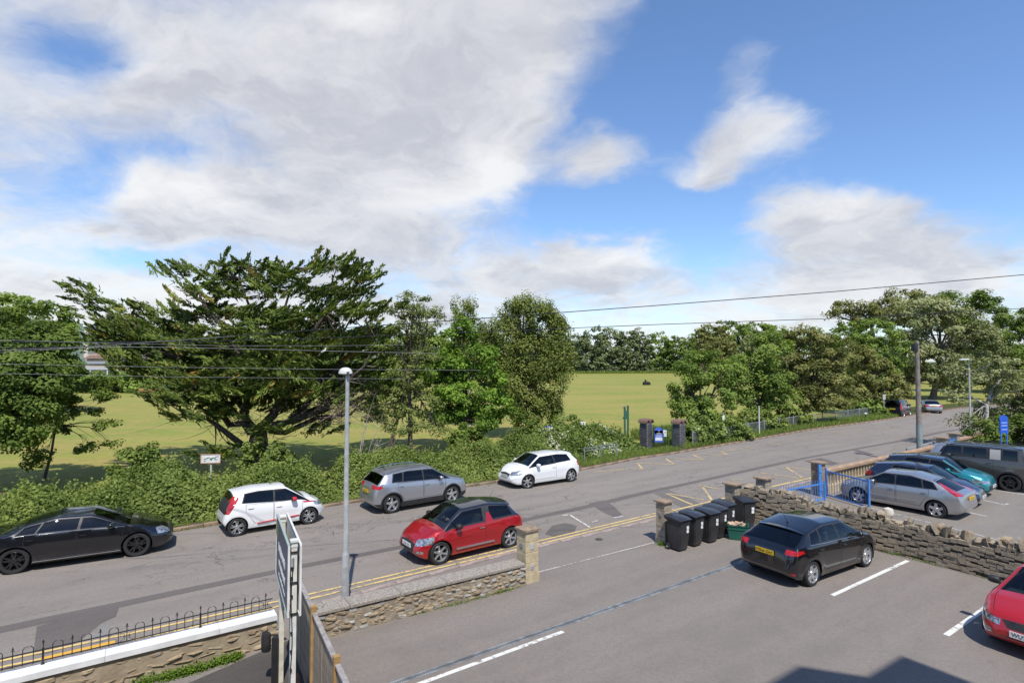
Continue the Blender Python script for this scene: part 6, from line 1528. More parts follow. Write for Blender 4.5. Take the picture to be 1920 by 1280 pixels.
def bins():
    labs = ['nearest wheelie bin, standing against the stained gate pillar', 'second wheelie bin from the stained pillar', 'third wheelie bin from the pillar with a dull lid', 'fourth wheelie bin from the pillar', 'fifth wheelie bin from the pillar with a dull lid, behind the green boxes', 'last wheelie bin turned square to us against the rubble wall']
    px = [(1277, 1037), (1305, 1028), (1333, 1021), (1346, 1014), (1365, 1003), None]
    b0 = bin_proto(); prev = None
    for i, q in enumerate(px):
        o = b0 if i == 0 else copy_tree(b0); tag(o, labs[i], 'bin', 'black wheelie bins beside the gate pillar')
        a = RA + [0, .04, -.03, .05, .02, -.38][i]; dx = Vector((math.cos(a), math.sin(a), 0)); dy = Vector((-math.sin(a), math.cos(a), 0))
        if q: g = G(*q); c = g + dx * .21 + dy * .26
        else: c = Vector((8.15, 19.75, 0))
        if prev is not None and q:
            dist = (c - prev).dot(E1)
            if dist < .60: c = c + E1 * (.60 - dist)
        prev = c; o.location = (c.x, c.y, 0); o.rotation_euler = (0, 0, a)
    # recycling boxes: two nested, full of cardboard
    g = G(1389, 1014) + Vector((0, .22, 0)); root = thing('recycling_box', 'green recycling boxes stacked together beside the black hatchback', 'box', (g.x, g.y, 0), RA - .95); root.scale = (1.08, 1.08, 1.1)
    for k, nm in ((0, 'box_shell'), (1, 'upper_box_shell')):
        mb = MB(); z0 = .02 + k * .10; vs = []
        for z, s in ((z0, .86), (z0 + .32, 1.)):
            for x, y in ((-1, -1), (1, -1), (1, 1), (-1, 1)): vs.append((x * .29 * s, y * .20 * s, z))
        vs += [(v[0] * .93, v[1] * .92, v[2] + .0) for v in vs[4:8]] + [(v[0] * .93, v[1] * .92, z0 + .25) for v in vs[4:8]]
        mb.add(vs, [(0, 3, 2, 1)] + [(j, (j + 1) % 4, 4 + (j + 1) % 4, 4 + j) for j in range(4)] + [(4 + j, 4 + (j + 1) % 4, 8 + (j + 1) % 4, 8 + j) for j in range(4)] + [(8 + j, 8 + (j + 1) % 4, 12 + (j + 1) % 4, 12 + j) for j in range(4)])
        o = mb.build(nm, grn, root); mb = MB()
        for s in (-1, 1): mb.box((0, s * .205, z0 + .31), (.60, .02, .035)); mb.box((s * .295, 0, z0 + .31), (.02, .42, .035))
        mb.build('rim', grn, o)
    card = tag(empty('cardboard', (g.x, g.y, .05), RA - .95), 'crumpled brown cardboard heaped in the green recycling box', 'cardboard'); card.scale = (1.08, 1.08, 1.0); cm = pm('brown_card', (.36, .24, .16), .9, c2=(.46, .34, .24), scale=6)
    for k in range(13):
        mb = MB(); M = Matrix.Rotation(random.uniform(-.6, .6), 3, 'X') @ Matrix.Rotation(random.uniform(-.5, .5), 3, 'Y') @ Matrix.Rotation(random.uniform(0, 3), 3, 'Z'); mb.box((random.uniform(-.18, .18), random.uniform(-.11, .11), .39 + random.uniform(0, .08)), (random.uniform(.12, .26), random.uniform(.08, .18), .008), M=M); mb.build('card_piece', cm, card)
    p = Vector((9.35, 18.7, 0)); bag = MB(); vs = []; nu, nv = 16, 10
    for i in range(nv + 1):
        for k in range(nu):
            t = i / nv * PI; a = 2 * PI * k / nu; r = (.34 + .03 * math.sin(5 * a + i) + .02 * math.sin(9 * a - i)) * math.sin(t) ** .7; vs.append((r * math.cos(a) * 1.25, r * math.sin(a), .20 - .22 * math.cos(t) + .03 * math.sin(a * 4 + i)))
    bag.add(vs, [(i * nu + k, i * nu + (k + 1) % nu, (i + 1) * nu + (k + 1) % nu, (i + 1) * nu + k) for i in range(nv) for k in range(nu)], 0, True); o = bag.build('rubbish_bag', pm('bag_plastic', (.012, .012, .013), .3), None, loc=p, sharp=60); tag(o, 'shiny black rubbish bag slumped between the last bin and the wall', 'bag')
    c = Vector((11.0, 17.75, 0)); g = D(1549, 975, 17.15); root = thing('traffic_cone', 'orange red traffic cone standing against the rubble wall behind the black hatchback', 'cone', (g.x, g.y, 0))
    og = pm('cone_orange', (.75, .05, .03), .45, var=.1); mb = MB(); mb.lathe([(.14, .03), (.03, .74), (.02, .76), (.001, .76)], 18); mb.build('cone_body', og, root); mb = MB(); mb.box((0, 0, .016), (.36, .36, .03)); mb.build('base', M_['rubber'], root); mb = MB(); mb.lathe([(.109, .32), (.080, .50)], 18); mb.build('sleeve', white_p, root)
bins()

def gate_leaf(label, a, b, z0, z1, n, spikes, group=None, posts=True):
    root = thing('blue_gate', label, 'gate', (0, 0, 0), 0, group); d = (b - a).normalized(); L = (b - a).length
    for z in (z0, z1): mb = MB(); mb.beam(a + Vector((0, 0, z)), b + Vector((0, 0, z)), .045, .05); mb.build('rail', blue_g, root)
    for e, hh in ((a, z1 + .10), (b, z1 + .06)):
        if posts: mb = MB(); mb.box((e.x, e.y, (z0 + hh) / 2 - .02), (.065, .065, hh - z0 + .08), rz=math.atan2(d.y, d.x)); mb.build('stile', blue_g, root)
    mb = MB(); mb.tube([(0, 0, z0), (0, 0, z1 + (.14 if spikes else 0))], .010, 5); 
    if spikes: mb.lathe([(.0, z1 + .20), (.014, z1 + .15), (.006, z1 + .13)], 5)
    b0 = mb.build('bar', blue_g, root)
    for k in range(n):
        o = b0 if k == 0 else link('bar', b0.data, root); c = a + d * (L * (k + 1) / (n + 1)); o.location = (c.x, c.y, 0)
def gates():
    gate_leaf('blue barred gate leaf swung open in front of the silver hatchback', Vector((13.42, 24.1, 0)), Vector((13.93, 22.05, 0)) , .12, 1.12, 14, False)
    gate_leaf('low spiked blue gate leaf between the two gate pillars, partly behind the rubble wall', Vector((9.95, 21.5, 0)), Vector((12.75, 23.05, 0)), .20, .82, 20, True)
    p = Vector((13.22, 24.25, 0)); root = thing('blue_post', 'stout blue hanging post fixed to the dark sided pillar', 'post', p); mb = MB(); mb.box((0, 0, .68), (.11, .11, 1.36)); mb.build('post', blue_g, root); mb = MB(); mb.box((.04, -.05, .28), (.12, .05, .06)); mb.box((.04, -.05, 1.05), (.12, .05, .06)); mb.build('hinges', blue_g, root)
    gate_leaf('small blue gate between the two furthest pillars', Vector((25.25, 32.75, 0)), Vector((26.8, 34.1, 0)), .15, 1.05, 9, True)
    # school notice sign: arched board on two posts
    d0 = 33.5; k = d0 / FPX; a = D(1876, 790, d0); b = D(1890, 790, d0); zb = D(1880, 812, d0).z; zt = D(1880, 785, d0).z; 
    root = thing('school_sign', 'arched blue notice board on two blue posts at the right edge', 'sign', (a.x, a.y, 0)); w = .48; dy = .14
    p0 = Vector((0, 0, 0)); p1 = Vector((w, dy, 0)); ps = pm('sign_post_blue', (.03, .16, .55), .4)
    for p in (p0, p1): mb = MB(); mb.tube([p, p + Vector((0, 0, zt + .15))], .035, 8); mb.build('post', ps, root)
    mb = MB(); d = (p1 - p0); n = Vector((-d.y, d.x, 0)).normalized() * .03; vs = []
    prof = [(-.15, zb), (1.15, zb), (1.15, zt)] + [(1.15 - 1.3 * t, zt + .22 * math.sin(PI * t)) for t in np.linspace(0.1, .9, 8)] + [(-.15, zt)]
    for s in (-1, 1): vs += [tuple((p0 + d * u + n * s).xy) + (z,) for u, z in prof]
    m = len(prof); mb.add(vs, [tuple(range(m)), tuple(reversed(range(m, 2 * m)))] + [(i, (i + 1) % m, m + (i + 1) % m, m + i) for i in range(m)]); mb.build('board', lblue, root)
    mb = MB(); c = p0 + d * .5 - n * 1.3; 
    for z in (zb + .22, zb + .45, zb + .62): mb.beam(p0 + d * .05 - n * 1.25 + Vector((0, 0, z)), p0 + d * .95 - n * 1.25 + Vector((0, 0, z)), .006, .035)
    o = mb.build('print_lines', pm('pale_print', (.5, .6, .8), .5), root); o['kind'] = 'stuff'
gates()
def barrier():
    a = G(1689, 836, .0); b = G(1742, 826); root = thing('hand_rail', 'low grey tubular barrier rail on the pavement by the telegraph pole', 'barrier'); a = Vector((22.6, 32.3, 0)); b = Vector((26.0, 34.9, 0))
    mb = MB(); mb.tube([a + Vector((0, 0, .78)), b + Vector((0, 0, .78))], .03, 6); mb.build('top_rail', galv, root)
    for t in (0, .5, 1): p = a.lerp(b, t); mb = MB(); mb.tube([p, p + Vector((0, 0, .78))], .028, 6); mb.build('upright', galv, root)
barrier()
def park_gate():
    root = thing('park_gate', 'open dark green railing gate between the brick pillars', 'gate'); gm = pm('dark_green_iron', (.02, .05, .03), .5); a = PG1 + Vector((.5, .3, 0)); b = PG2 + Vector((-.45, .3, 0)); d = (b - a).normalized(); L = (b - a).length; mid = a + d * L * .5
    for z in (.12, 1.22): mb = MB(); mb.beam(a + Vector((0, 0, z)), b + Vector((0, 0, z)), .03, .04); mb.build('rail', gm, root)
    mb = MB(); mb.tube([(0, 0, .08), (0, 0, 1.42)], .011, 4); b0 = mb.build('bar', gm, root); n = 15
    for k in range(n): o = b0 if k == 0 else link('bar', b0.data, root); c = a + d * L * (k + .5) / n; o.location = (c.x, c.y, 0)
    for t in (0, .45, 1): c = a + d * L * t; mb = MB(); mb.box((c.x, c.y, .75), (.05, .05, 1.5)); mb.build('stile', gm, root)
    g = G(1232, 852); c = Vector((PG1.x + .72, PG1.y - .15, 0)); root = thing('park_notice', 'bright blue park notice with a white text strip hung on the gate left of centre', 'sign', c); mb = MB(); mb.box((0, 0, .78), (.56, .03, .78)); mb.lathe([(.001, -.015), (.28, -.015), (.28, .015), (.001, .015)], 20, c=(0, 0, 1.10), axis='Y'); mb.build('panel', pm('notice_blue', (.05, .12, .55), .4), root)
    mb = MB(); mb.box((0, -.02, .60), (.46, .008, .20)); mb.build('white_strip', white_p, root)
    mb = MB(); [mb.box((random.uniform(-.03, .03), -.018, z), (w_, .006, .03)) for z, w_ in ((1.16, .08), (1.10, .05), (.98, .30), (.90, .38), (.83, .34), (.76, .40))]; t = mb.build('print', pm('notice_white', (.55, .6, .78), .5), root); t['kind'] = 'stuff'
    c = Vector((PG1.x + 1.14, PG1.y - .2, 0)); root = thing('small_notice', 'small white notice on a dark post beside the blue park notice', 'sign', c); mb = MB(); mb.tube([(0, 0, 0), (0, 0, 1.2)], .022, 6); mb.build('post', gm, root); mb = MB(); mb.box((0, -.03, .98), (.18, .015, .40)); mb.build('panel', white_p, root)
    mb = MB(); mb.box((0, -.04, 1.05), (.09, .004, .11)); mb.box((0, -.04, .90), (.12, .004, .03)); mb.build('print', pm('grey_print', (.25, .27, .3), .6), root)['kind'] = 'stuff'
    mb = MB(); c = a + d * L * .58; root = thing('gate_plate', 'little white plate with a red sign on the upper bars of the park gate', 'sign', (c.x, c.y - .05, 0)); mb.box((0, 0, 1.08), (.20, .01, .22)); mb.build('panel', white_p, root); mb = MB(); mb.lathe([(.04, -.008), (.065, -.008)], 14, c=(0, 0, 1.10), axis='Y'); mb.build('red_ring', M_['red'], root)
park_gate()
def railing_run():
    """galvanised railings of the park beyond the gate"""
    root = thing('park_railing', 'long galvanised railing along the grass verge right of the park gate', 'fence'); pts = [G(*p) for p in [(1330, 843), (1390, 832), (1432, 822), (1520, 805), (1600, 793), (1662, 783), (1700, 777)]]
    pts = [p + Vector((-.7, 1.2, 0)) for p in pts]; L = [0]
    for i in range(1, len(pts)): L.append(L[-1] + (pts[i] - pts[i - 1]).length)
    def at(s):
        for i in range(len(pts) - 1):
            if s <= L[i + 1]: return pts[i].lerp(pts[i + 1], (s - L[i]) / (L[i + 1] - L[i]))
        return pts[-1]
    gm = pm('dull_galvanised', (.22, .235, .24), .6, var=.15)
    for i in range(len(pts) - 1):
        for z in (.98, .12): mb = MB(); mb.beam(pts[i] + Vector((0, 0, z)), pts[i + 1] + Vector((0, 0, z)), .03, .045); mb.build('rail', gm, root)
    mb = MB(); mb.box((0, 0, .55), (.06, .06, 1.1)); p0 = mb.build('post', gm, root); s = 0.; first = True
    while s < L[-1]:
        o = p0 if first else link('post', p0.data, root); first = False; p = at(s); o.location = p; s += 2.7
    mb = MB(); s = 0.
    while s < L[-1]: p = at(s); mb.box((p.x, p.y, .55), (.014, .014, .86)); s += .115
    o = mb.build('bars', gm, root); o['kind'] = 'stuff'
    root = thing('park_railing', 'short stretch of rusty railing among the elder bushes left of the park gate', 'fence'); a = G(1118, 878) + Vector((-.5, 1.1, 0)); b = G(1180, 866) + Vector((-.5, 1.1, 0)); gm2 = pm('blue_grey_iron', (.16, .19, .21), .6, var=.15)
    for z in (.90, .75): mb = MB(); mb.beam(a + Vector((0, 0, z)), b + Vector((0, 0, z)), .03, .035); mb.build('rail', gm2, root)
    for t in (0, .5, 1): p = a.lerp(b, t); mb = MB(); mb.box((p.x, p.y, .5), (.05, .05, 1.0)); mb.build('post', gm2, root)
railing_run()
def post_sign(name, label, px, d, ptop, w, h, pr=.03, bm_=None, frame=None, txt=None, ang=0., pm_=None, zpanel=None):
    b = gbase(px, d); zt = D(px, ptop, d).z; root = thing(name, label, 'sign', b, ang); mb = MB(); mb.tube([(0, 0, 0), (0, 0, zt - (h * .5 if w else 0))], pr, 8); mb.build('post', pm_ or galv, root)
    if w:
        zc = (zt - h / 2) if zpanel is None else zpanel; mb = MB(); mb.box((0, -pr - .012, zc), (w, .018, h)); mb.build('panel', bm_ or white_p, root)
        if frame:
            mb = MB(); [mb.box((s * w / 2, -pr - .02, zc), (.03, .03, h + .03)) for s in (-1, 1)]; [mb.box((0, -pr - .02, zc + s * h / 2), (w, .03, .03)) for s in (-1, 1)]; o = mb.build('frame', frame, root); o['kind'] = 'stuff'
        if txt:
            mb = MB(); [mb.box((x, -pr - .023, zc + z), (a, .004, b), M=Matrix.Rotation(rr, 3, 'Y')) for x, z, a, b, rr in ((-.16, .01, .26, .035, -.35), (.02, -.02, .10, .09, .5), (.13, .02, .16, .04, .2), (.22, -.04, .14, .03, 0), (-.24, -.10, .07, .03, 0), (.25, .08, .16, .03, -.2))]; mb.build('print', pm('faded_green', (.06, .16, .09), .6), root)['kind'] = 'stuff'
    return root
post_sign('road_sign', 'white rectangular sign with worn green print, behind the hedge at left', 399, 24.6, 851, .80, .37, .04, frame=pm('red_edge', (.45, .25, .18), .6), txt='smear', pm_=pm('pale_post', (.5, .49, .45), .7), ang=.12)
post_sign('square_sign', 'white square sign on a grey post above the hedge right of the white three-door', 1092, 37.5, 790, .36, .50, .035, ang=.35)
post_sign('small_post_sign', 'grey post carrying a small white plate low down by the first maple', 1355, 42, 768, .16, .34, .03, zpanel=D(1355, 783, 42).z)
post_sign('plain_post', 'plain white topped steel post at the railing below the second maple', 1422, 43.5, 761, 0, 0, .045, pm_=pm('pale_steel', (.55, .56, .56), .5, var=.1))
post_sign('small_road_sign', 'small pale road sign on a thin post left of the black van', 1656, 59, 739, .5, .55, .035, bm_=pm('dull_panel', (.40, .41, .40), .6), ang=.5)
post_sign('marker_post', 'short white capped marker post in the verge left of the black van', 1621, 55, 773, .24, .14, .05, pm_=iron)
def green_post():
    b = gbase(1174, 42.5); h = D(1174, 760, 42.5).z; root = thing('barrier_post', 'tall dark green steel barrier post with a padlock, left of the park gate', 'post', b); gm = pm('barrier_green', (.03, .10, .07), .5, var=.2)
    for x in (-.13, .11): mb = MB(); mb.box((x, 0, h / 2), (.13, .13, h - (.12 if x < 0 else 0))); mb.build('steel_post', gm, root)
    mb = MB(); mb.box((0, -.05, h * .72), (.26, .06, .62)); mb.build('lock_plate', gm, root); mb = MB(); mb.box((-.20, -.05, h - .14), (.2, .14, .06)); mb.build('top_bracket', pm('rust_grey', (.16, .14, .13), .8), root); mb = MB(); mb.box((-.23, -.04, h * .62), (.08, .08, .12)); mb.build('padlock', iron, root)
    b = gbase(1030, 37.8); root = thing('litter_bin', 'blue litter bin half hidden by the hedge under the birch', 'bin', b); m = pm('litter_blue', (.03, .10, .28), .45, var=.2); mb = MB(); z0 = .55
    mb.box((0, 0, z0 + .35), (.50, .42, .95), rz=.4); mb.build('body', m, root); mb = MB(); mb.box((0, 0, z0 + .86), (.56, .48, .09), rz=.4, taper=.85); mb.build('hood', m, root); mb = MB(); mb.box((.06, -.21, z0 + .66), (.30, .03, .18), rz=.4); mb.build('opening', iron, root)
    mb = MB(); mb.tube([(0, 0, 0), (0, 0, .6)], .06, 8); mb.build('stand', iron, root)
    b = gbase(1212, 150); b = G(1212, 721.5); root = thing('mower', 'small dark ride on mower far out on the field', 'mower', b, .3); mb = MB(); mb.box((0, 0, .55), (1.5, .8, .45)); mb.build('body', iron, root); mb = MB(); mb.box((-.25, 0, 1.0), (.15, .6, .6)); mb.build('seat', iron, root)
    for x in (-.5, .6):
        for y in (-.42, .42): mb = MB(); mb.lathe([(.05, -.08), (.30, -.08), (.30, .08), (.05, .08)], 12, axis='Y'); o = mb.build('wheel', M_['rubber'], root); o.location = (x, y, .3)
    mb = MB(); mb.tube([(.4, 0, .75), (.15, 0, 1.15)], .03, 5); mb.build('steering_column', iron, root)
    g = D(275, 736, 100); root = thing('park_bench', 'far away wooden bench at the field edge left of the cypress trunks', 'bench', (g.x, 100, 0)); mb = MB(); mb.box((0, 0, .45), (3.2, .5, .08)); mb.build('seat', wood_o, root); mb = MB(); mb.box((0, .25, .8), (3.2, .06, .35)); mb.build('backrest', wood_o, root)
    for x in (-1.3, 1.3): mb = MB(); mb.box((x, 0, .22), (.1, .45, .44)); mb.build('leg', wood_o, root)
green_post()
# ---------------------------------------------------------------- the cars of this street
def plates(rear=None, front=None, zr=.75, zf=.45):
    p = []
    if rear: p.append((-1, rear, M_['yplate'], zr))
    if front: p.append((1, front, M_['wplate'], zf))
    return p
def build_cars():
    black = paint('black_paint', (.0035, .004, .006), rough=.2); white = paint('white_paint', (.74, .75, .75), rough=.35)
    silver = paint('warm_silver_paint', (.40, .40, .40), metal=.75, rough=.34); grey = paint('cool_silver_paint', (.42, .43, .455), metal=.75, rough=.34)
    red = paint('deep_red_paint', (.36, .006, .010), metal=.25, rough=.3); red2 = paint('scarlet_paint', (.42, .008, .010), metal=.2, rough=.3)
    navy = paint('navy_paint', (.008, .012, .032), rough=.25); teal = paint('teal_paint', (.012, .22, .26), metal=.3, rough=.3)
    brown = paint('grey_brown_paint', (.085, .078, .070), metal=.5, rough=.35); redacc = pm('red_trim', (.5, .015, .02), .3, coat=1)
    bluer = paint('black_blue_roof', (.010, .013, .022), rough=.2)
    # 1 long black fastback
    s = std(4.75, 1.86, 1.41, 2.80, .90, .74, .97, 1.20, .30, -1.15, -1.78, 1.30, 1.02, .345, paint=black, zbelt=.95, zbr=1.00, boot=.98,
            wins=[(1.10, .25, .02, .10), (-.05, .03, -.98, -.72), (-1.02, -.76, -1.45, -1.0)], tint=(1, 2), doors=[[(-.02, .34), (.98, .34), (1.06, .96), (-.02, .96)], [(-.85, .34), (-.06, .34), (-.06, .99), (-1.2, .99), (-1.2, .72)]],
            rim=M_['dalloy'], spokes=5, double=True, lamps=[('headlight', [(1.92, .60), (2.4, .55), (2.4, .72), (1.86, .76)], .52), ('tail_light', [(-2.5, .76), (-2.12, .80), (-2.12, .93), (-2.5, .92)], .25)],
            ends=[('grille', [(0, .38), (.5, .38), (.55, .62), (0, .66)], 2.12, 1)], extra=[belt_chrome, side_strip(.27, -1.0, 1.0, M_['chrome'], .02)])
    place_car(make_car(s, 'parked_car', 'long black fastback parked at far left by the hedge, with black wheels'), s, (246, 1044), (37, 1074))
    # 2 small white city car with red details
    s = std(3.34, 1.63, 1.46, 2.34, .60, .80, 1.00, 1.05, .42, -1.26, -1.45, 1.38, 1.0, .295, paint=white, zbelt=.92, zbr=1.03, plan=.66,
            wins=[(.98, .35, .02, .06), (-.04, 0, -1.04, -.86)], tint=(1,), doors=[[(.0, .36), (.90, .36), (.95, .93), (0, .94)], [(-.62, .36), (-.04, .36), (-.04, .95), (-.90, 1.0), (-.90, .74)]],
            spokes=5, double=True, sw=.8, mirmat=redacc, handmat=white, mats=dict(stripe=redacc, roof=pm('grey_canvas', (.55, .56, .57), .8, var=.1, scale=10)),
            lamps=[('headlight', [(1.38, .66), (1.8, .60), (1.8, .74), (1.3, .80)], .42), ('tail_light', [(-1.62, .74), (-1.42, .74), (-1.10, 1.22), (-1.27, 1.30)], .36)],
            sidepatch=[('stripe', [(.98, .80), (1.45, .76), (1.42, .80), (.95, .86)], .3)],
            ends=[('dark_panel', [(0, .72), (.62, .72), (.58, 1.3), (0, 1.3)], -1.38, -1), ('grille', [(0, .28), (.5, .3), (.35, .52), (0, .52)], 1.55, 1)],
            extra=[side_strip(.34, -.55, .82, redacc, .035, name='red_sill_stripe', dz=.06), antenna(1.3, .12, .2)])
    place_car(make_car(s, 'parked_car', 'small white hatchback with red mirrors and a red sill stripe'), s, (579, 982), (444, 1005))
    # 3 grey crossover
    s = std(4.23, 1.81, 1.59, 2.65, .87, .93, 1.12, 1.17, .52, -1.50, -1.86, 1.50, 1.12, .35, paint=grey, zbelt=1.04, zbr=1.14, clad=.40, archclad=1.16, rw=.06,
            wins=[(1.1, .5, .06, .10), (0, .04, -.88, -.72), (-.93, -.78, -1.34, -1.14)], tint=(1, 2), doors=[[(.03, .45), (.98, .45), (1.0, 1.04), (.03, 1.06)], [(-.80, .45), (-.02, .45), (-.02, 1.07), (-1.08, 1.1), (-1.08, .88)]],
            spokes=5, sw=1.35, lamps=[('headlight', [(1.78, .78), (2.3, .70), (2.3, .84), (1.7, .93)], .42), ('tail_light', [(-2.3, .88), (-1.70, .98), (-1.70, 1.06), (-2.3, 1.10)], .38)],
            plates=plates('WN15 KDO', None, .82), roofmat=None, extra=[roof_rails(), spoiler(), belt_chrome, antenna(.25, .1, .12)])
    place_car(make_car(s, 'parked_car', 'silver grey crossover with roof rails parked by the hedge, tail towards us'), s, (848, 942), (734, 962))
    # 5 white three-door
    s = std(3.96, 1.74, 1.46, 2.54, .77, .80, 1.00, 1.18, .48, -1.38, -1.72, 1.38, 1.03, .31, paint=white, zbelt=.93, zbr=1.02, plan=.60,
            wins=[(1.1, .4, -.28, -.22), (-.34, -.28, -1.28, -1.05)], tint=(1,), doors=[[(-.34, .36), (.92, .36), (1.0, .93), (-.34, .97)]], steer=R(-24), spokes=6, sw=.9,
            lamps=[('headlight', [(1.62, .66), (2.0, .60), (2.0, .72), (1.55, .84)], .40), ('tail_light', [(-2.0, .74), (-1.70, .76), (-1.62, .98), (-1.9, .98)], .45)], handmat=white,
            ends=[('grille', [(0, .50), (.30, .50), (.38, .66), (0, .70)], 1.86, 1), ('air_intake', [(0, .26), (.42, .26), (.36, .32), (0, .32)], 1.8, 1)], plates=plates(None, 'WF13 HXC', zf=.55), extra=[spoiler()])
    place_car(make_car(s, 'parked_car', 'white three-door hatchback parked facing left nearest the park gate'), s, (992, 915), (1069, 903))
    # 4 red car with black roof, driving
    s = std(3.74, 1.72, 1.47, 2.46, .66, .80, 1.00, 1.10, .40, -1.28, -1.61, 1.37, .98, .325, paint=red, zbelt=.93, zbr=.98, plan=.60, roofmat=bluer, floatroof=True, pillar_dark=True, trimmat=M_['plastic'], rw=.06,
            wins=[(1.02, .38, -.22, -.30), (-.46, -.56, -1.36, -1.16)], tint=(1,), doors=[[(-.30, .36), (.88, .36), (.95, .93), (-.30, .96)]], rim=M_['alloy'], spokes=6, sw=.75, mirmat=M_['plastic'], handmat=M_['chrome'],
            lamps=[('headlight', [(1.44, .62), (2.02, .54), (2.02, .69), (1.40, .80)], .46), ('fog_light', [(1.72, .36), (2.1, .36), (2.1, .43), (1.72, .43)], .54), ('tail_light', [(-2.0, .74), (-1.66, .78), (-1.66, .90), (-2.0, .92)], .50)],
            ghpatch=[('fin', [(-.30, .90), (-.62, .90), (-.50, 1.20), (-.40, 1.20)])], mats=dict(fin=red),
            ends=[('grille', [(0, .24), (.36, .24), (.44, .60), (0, .66)], 1.70, 1)], plates=plates(None, 'WR12 YLG', zf=.52), extra=[side_strip(.36, -.60, .72, M_['chrome'], .05, name='bright_sill_moulding', dz=.0), spoiler(bluer), antenna(.3, .15, .25)])
    ds = place_car(make_car(s, 'driven_car', 'red car with a black roof driving past the stone gate pillar'), s, (829, 1057), (953, 1027))
    globals()['DRIVEN'] = (ds, s)
    # 6 black hatch with yellow plate
    s = std(4.28, 1.82, 1.48, 2.65, .88, .82, 1.02, 1.18, .42, -1.26, -1.86, 1.35, 1.02, .325, paint=black, zbelt=.96, zbr=1.04,
            wins=[(1.08, .4, .0, .06), (-.05, 0, -.90, -.72), (-.95, -.78, -1.40, -1.04)], tint=(), rglassmat=M_['glass'], doors=[[(-.01, .36), (.95, .36), (1.0, .96), (-.01, .98)], [(-.80, .36), (-.06, .36), (-.06, 1.0), (-1.1, 1.03), (-1.1, .80)]], spokes=5, double=True,
            lamps=[('headlight', [(1.75, .66), (2.3, .62), (2.3, .72), (1.65, .84)], .45), ('tail_light', [(-2.3, .80), (-1.62, .90), (-1.72, .965), (-2.3, .955)], .54), ('reflector', [(-2.3, .36), (-1.95, .36), (-1.95, .41), (-2.3, .41)], .56)],
            plates=plates('WR66 ZHC', 'WR66 ZHC', .80), platex=.02, extra=[belt_chrome, spoiler(black), antenna(.25, .22, .28)])
    place_car(make_car(s, 'parked_car', 'black hatchback with yellow rear number plate beside the green recycling box'), s, (1625, 1062), (1523, 1099))
    # 7 silver hatch behind the blue gate
    s = std(4.34, 1.84, 1.49, 2.64, .86, .82, 1.02, 1.15, .45, -1.18, -1.86, 1.36, 1.03, .32, paint=silver, zbelt=.95, zbr=1.02,
            wins=[(1.05, .42, .02, .07), (-.03, .02, -.92, -.76), (-.97, -.81, -1.42, -1.02)], doors=[[(.0, .36), (.95, .36), (1.0, .95), (0, .97)], [(-.80, .36), (-.05, .36), (-.05, .99), (-1.1, 1.01), (-1.1, .80)]], spokes=5, sw=1.7, handmat=silver,
            lamps=[('headlight', [(1.7, .66), (2.3, .60), (2.3, .74), (1.6, .84)], .48), ('tail_light', [(-2.14, .90), (-1.92, .90), (-1.26, 1.30), (-1.40, 1.36)], .50)],
            plates=plates('WX08 FTU', None, .78), extra=[side_strip(.50, -.75, .95, silver, .04, name='side_moulding'), spoiler(silver, .08), antenna(1.4, .15, .25)])
    place_car(make_car(s, 'parked_car', 'silver five-door hatchback parked behind the blue gate'), s, (1609, 943), (1757, 971))
    # 8 dark blue hatch
    s = std(4.05, 1.74, 1.48, 2.50, .82, .80, 1.02, 1.14, .42, -1.45, -1.80, 1.38, 1.04, .31, paint=navy, zbelt=.95, zbr=1.03,
            wins=[(1.05, .4, .0, .05), (-.04, .0, -.95, -.75)], tint=(1,), doors=[[(-.01, .36), (.92, .36), (1.0, .95), (-.01, .97)], [(-.75, .36), (-.06, .36), (-.06, .99), (-1.0, 1.02), (-1.0, .80)]],
            lamps=[('headlight', [(1.65, .64), (2.1, .60), (2.1, .72), (1.6, .83)], .42), ('tail_light', [(-2.1, .80), (-1.62, .86), (-1.62, 1.02), (-2.1, 1.02)], .48)], plates=plates(None, 'WV14 OBD'), extra=[spoiler(navy), belt_chrome])
    c = make_car(s, 'parked_car', 'navy blue hatchback parked between the silver hatchback and the teal car')
    s8 = s
    c.location = (17.4, 24.0, 0); c.rotation_euler = (0, 0, math.atan2(-.78, .62))
    # 9 teal crossover, dark roof
    s = std(4.17, 1.75, 1.53, 2.60, .82, .90, 1.08, 1.18, .50, -1.5, -1.86, 1.42, 1.08, .33, paint=teal, zbelt=1.0, zbr=1.08, clad=.36, archclad=1.14, roofmat=bluer, floatroof=True,
            wins=[(1.08, .48, .02, .07), (-.02, .03, -1.05, -.8)], tint=(1,), doors=[[(.0, .42), (.95, .42), (1.0, 1.0), (0, 1.02)], [(-.8, .42), (-.05, .42), (-.05, 1.03), (-1.05, 1.06), (-1.05, .85)]],
            lamps=[('headlight', [(1.6, .66), (2.2, .62), (2.2, .72), (1.55, .80)], .40), ('tail_light', [(-1.9, .82), (-1.6, .86), (-1.6, 1.0), (-1.9, 1.0)], .45)], plates=plates(None, 'WK68 EZF', zf=.5),
            ends=[('dark_panel', [(0, .36), (.6, .36), (.6, .56), (0, .56)], 1.8, 1)], extra=[spoiler(bluer)])
    c = make_car(s, 'parked_car', 'teal car with a dark roof parked beside the grey brown off-roader')
    c.location = (19.25, 25.75, 0); c.rotation_euler = (0, 0, math.atan2(-.78, .62))
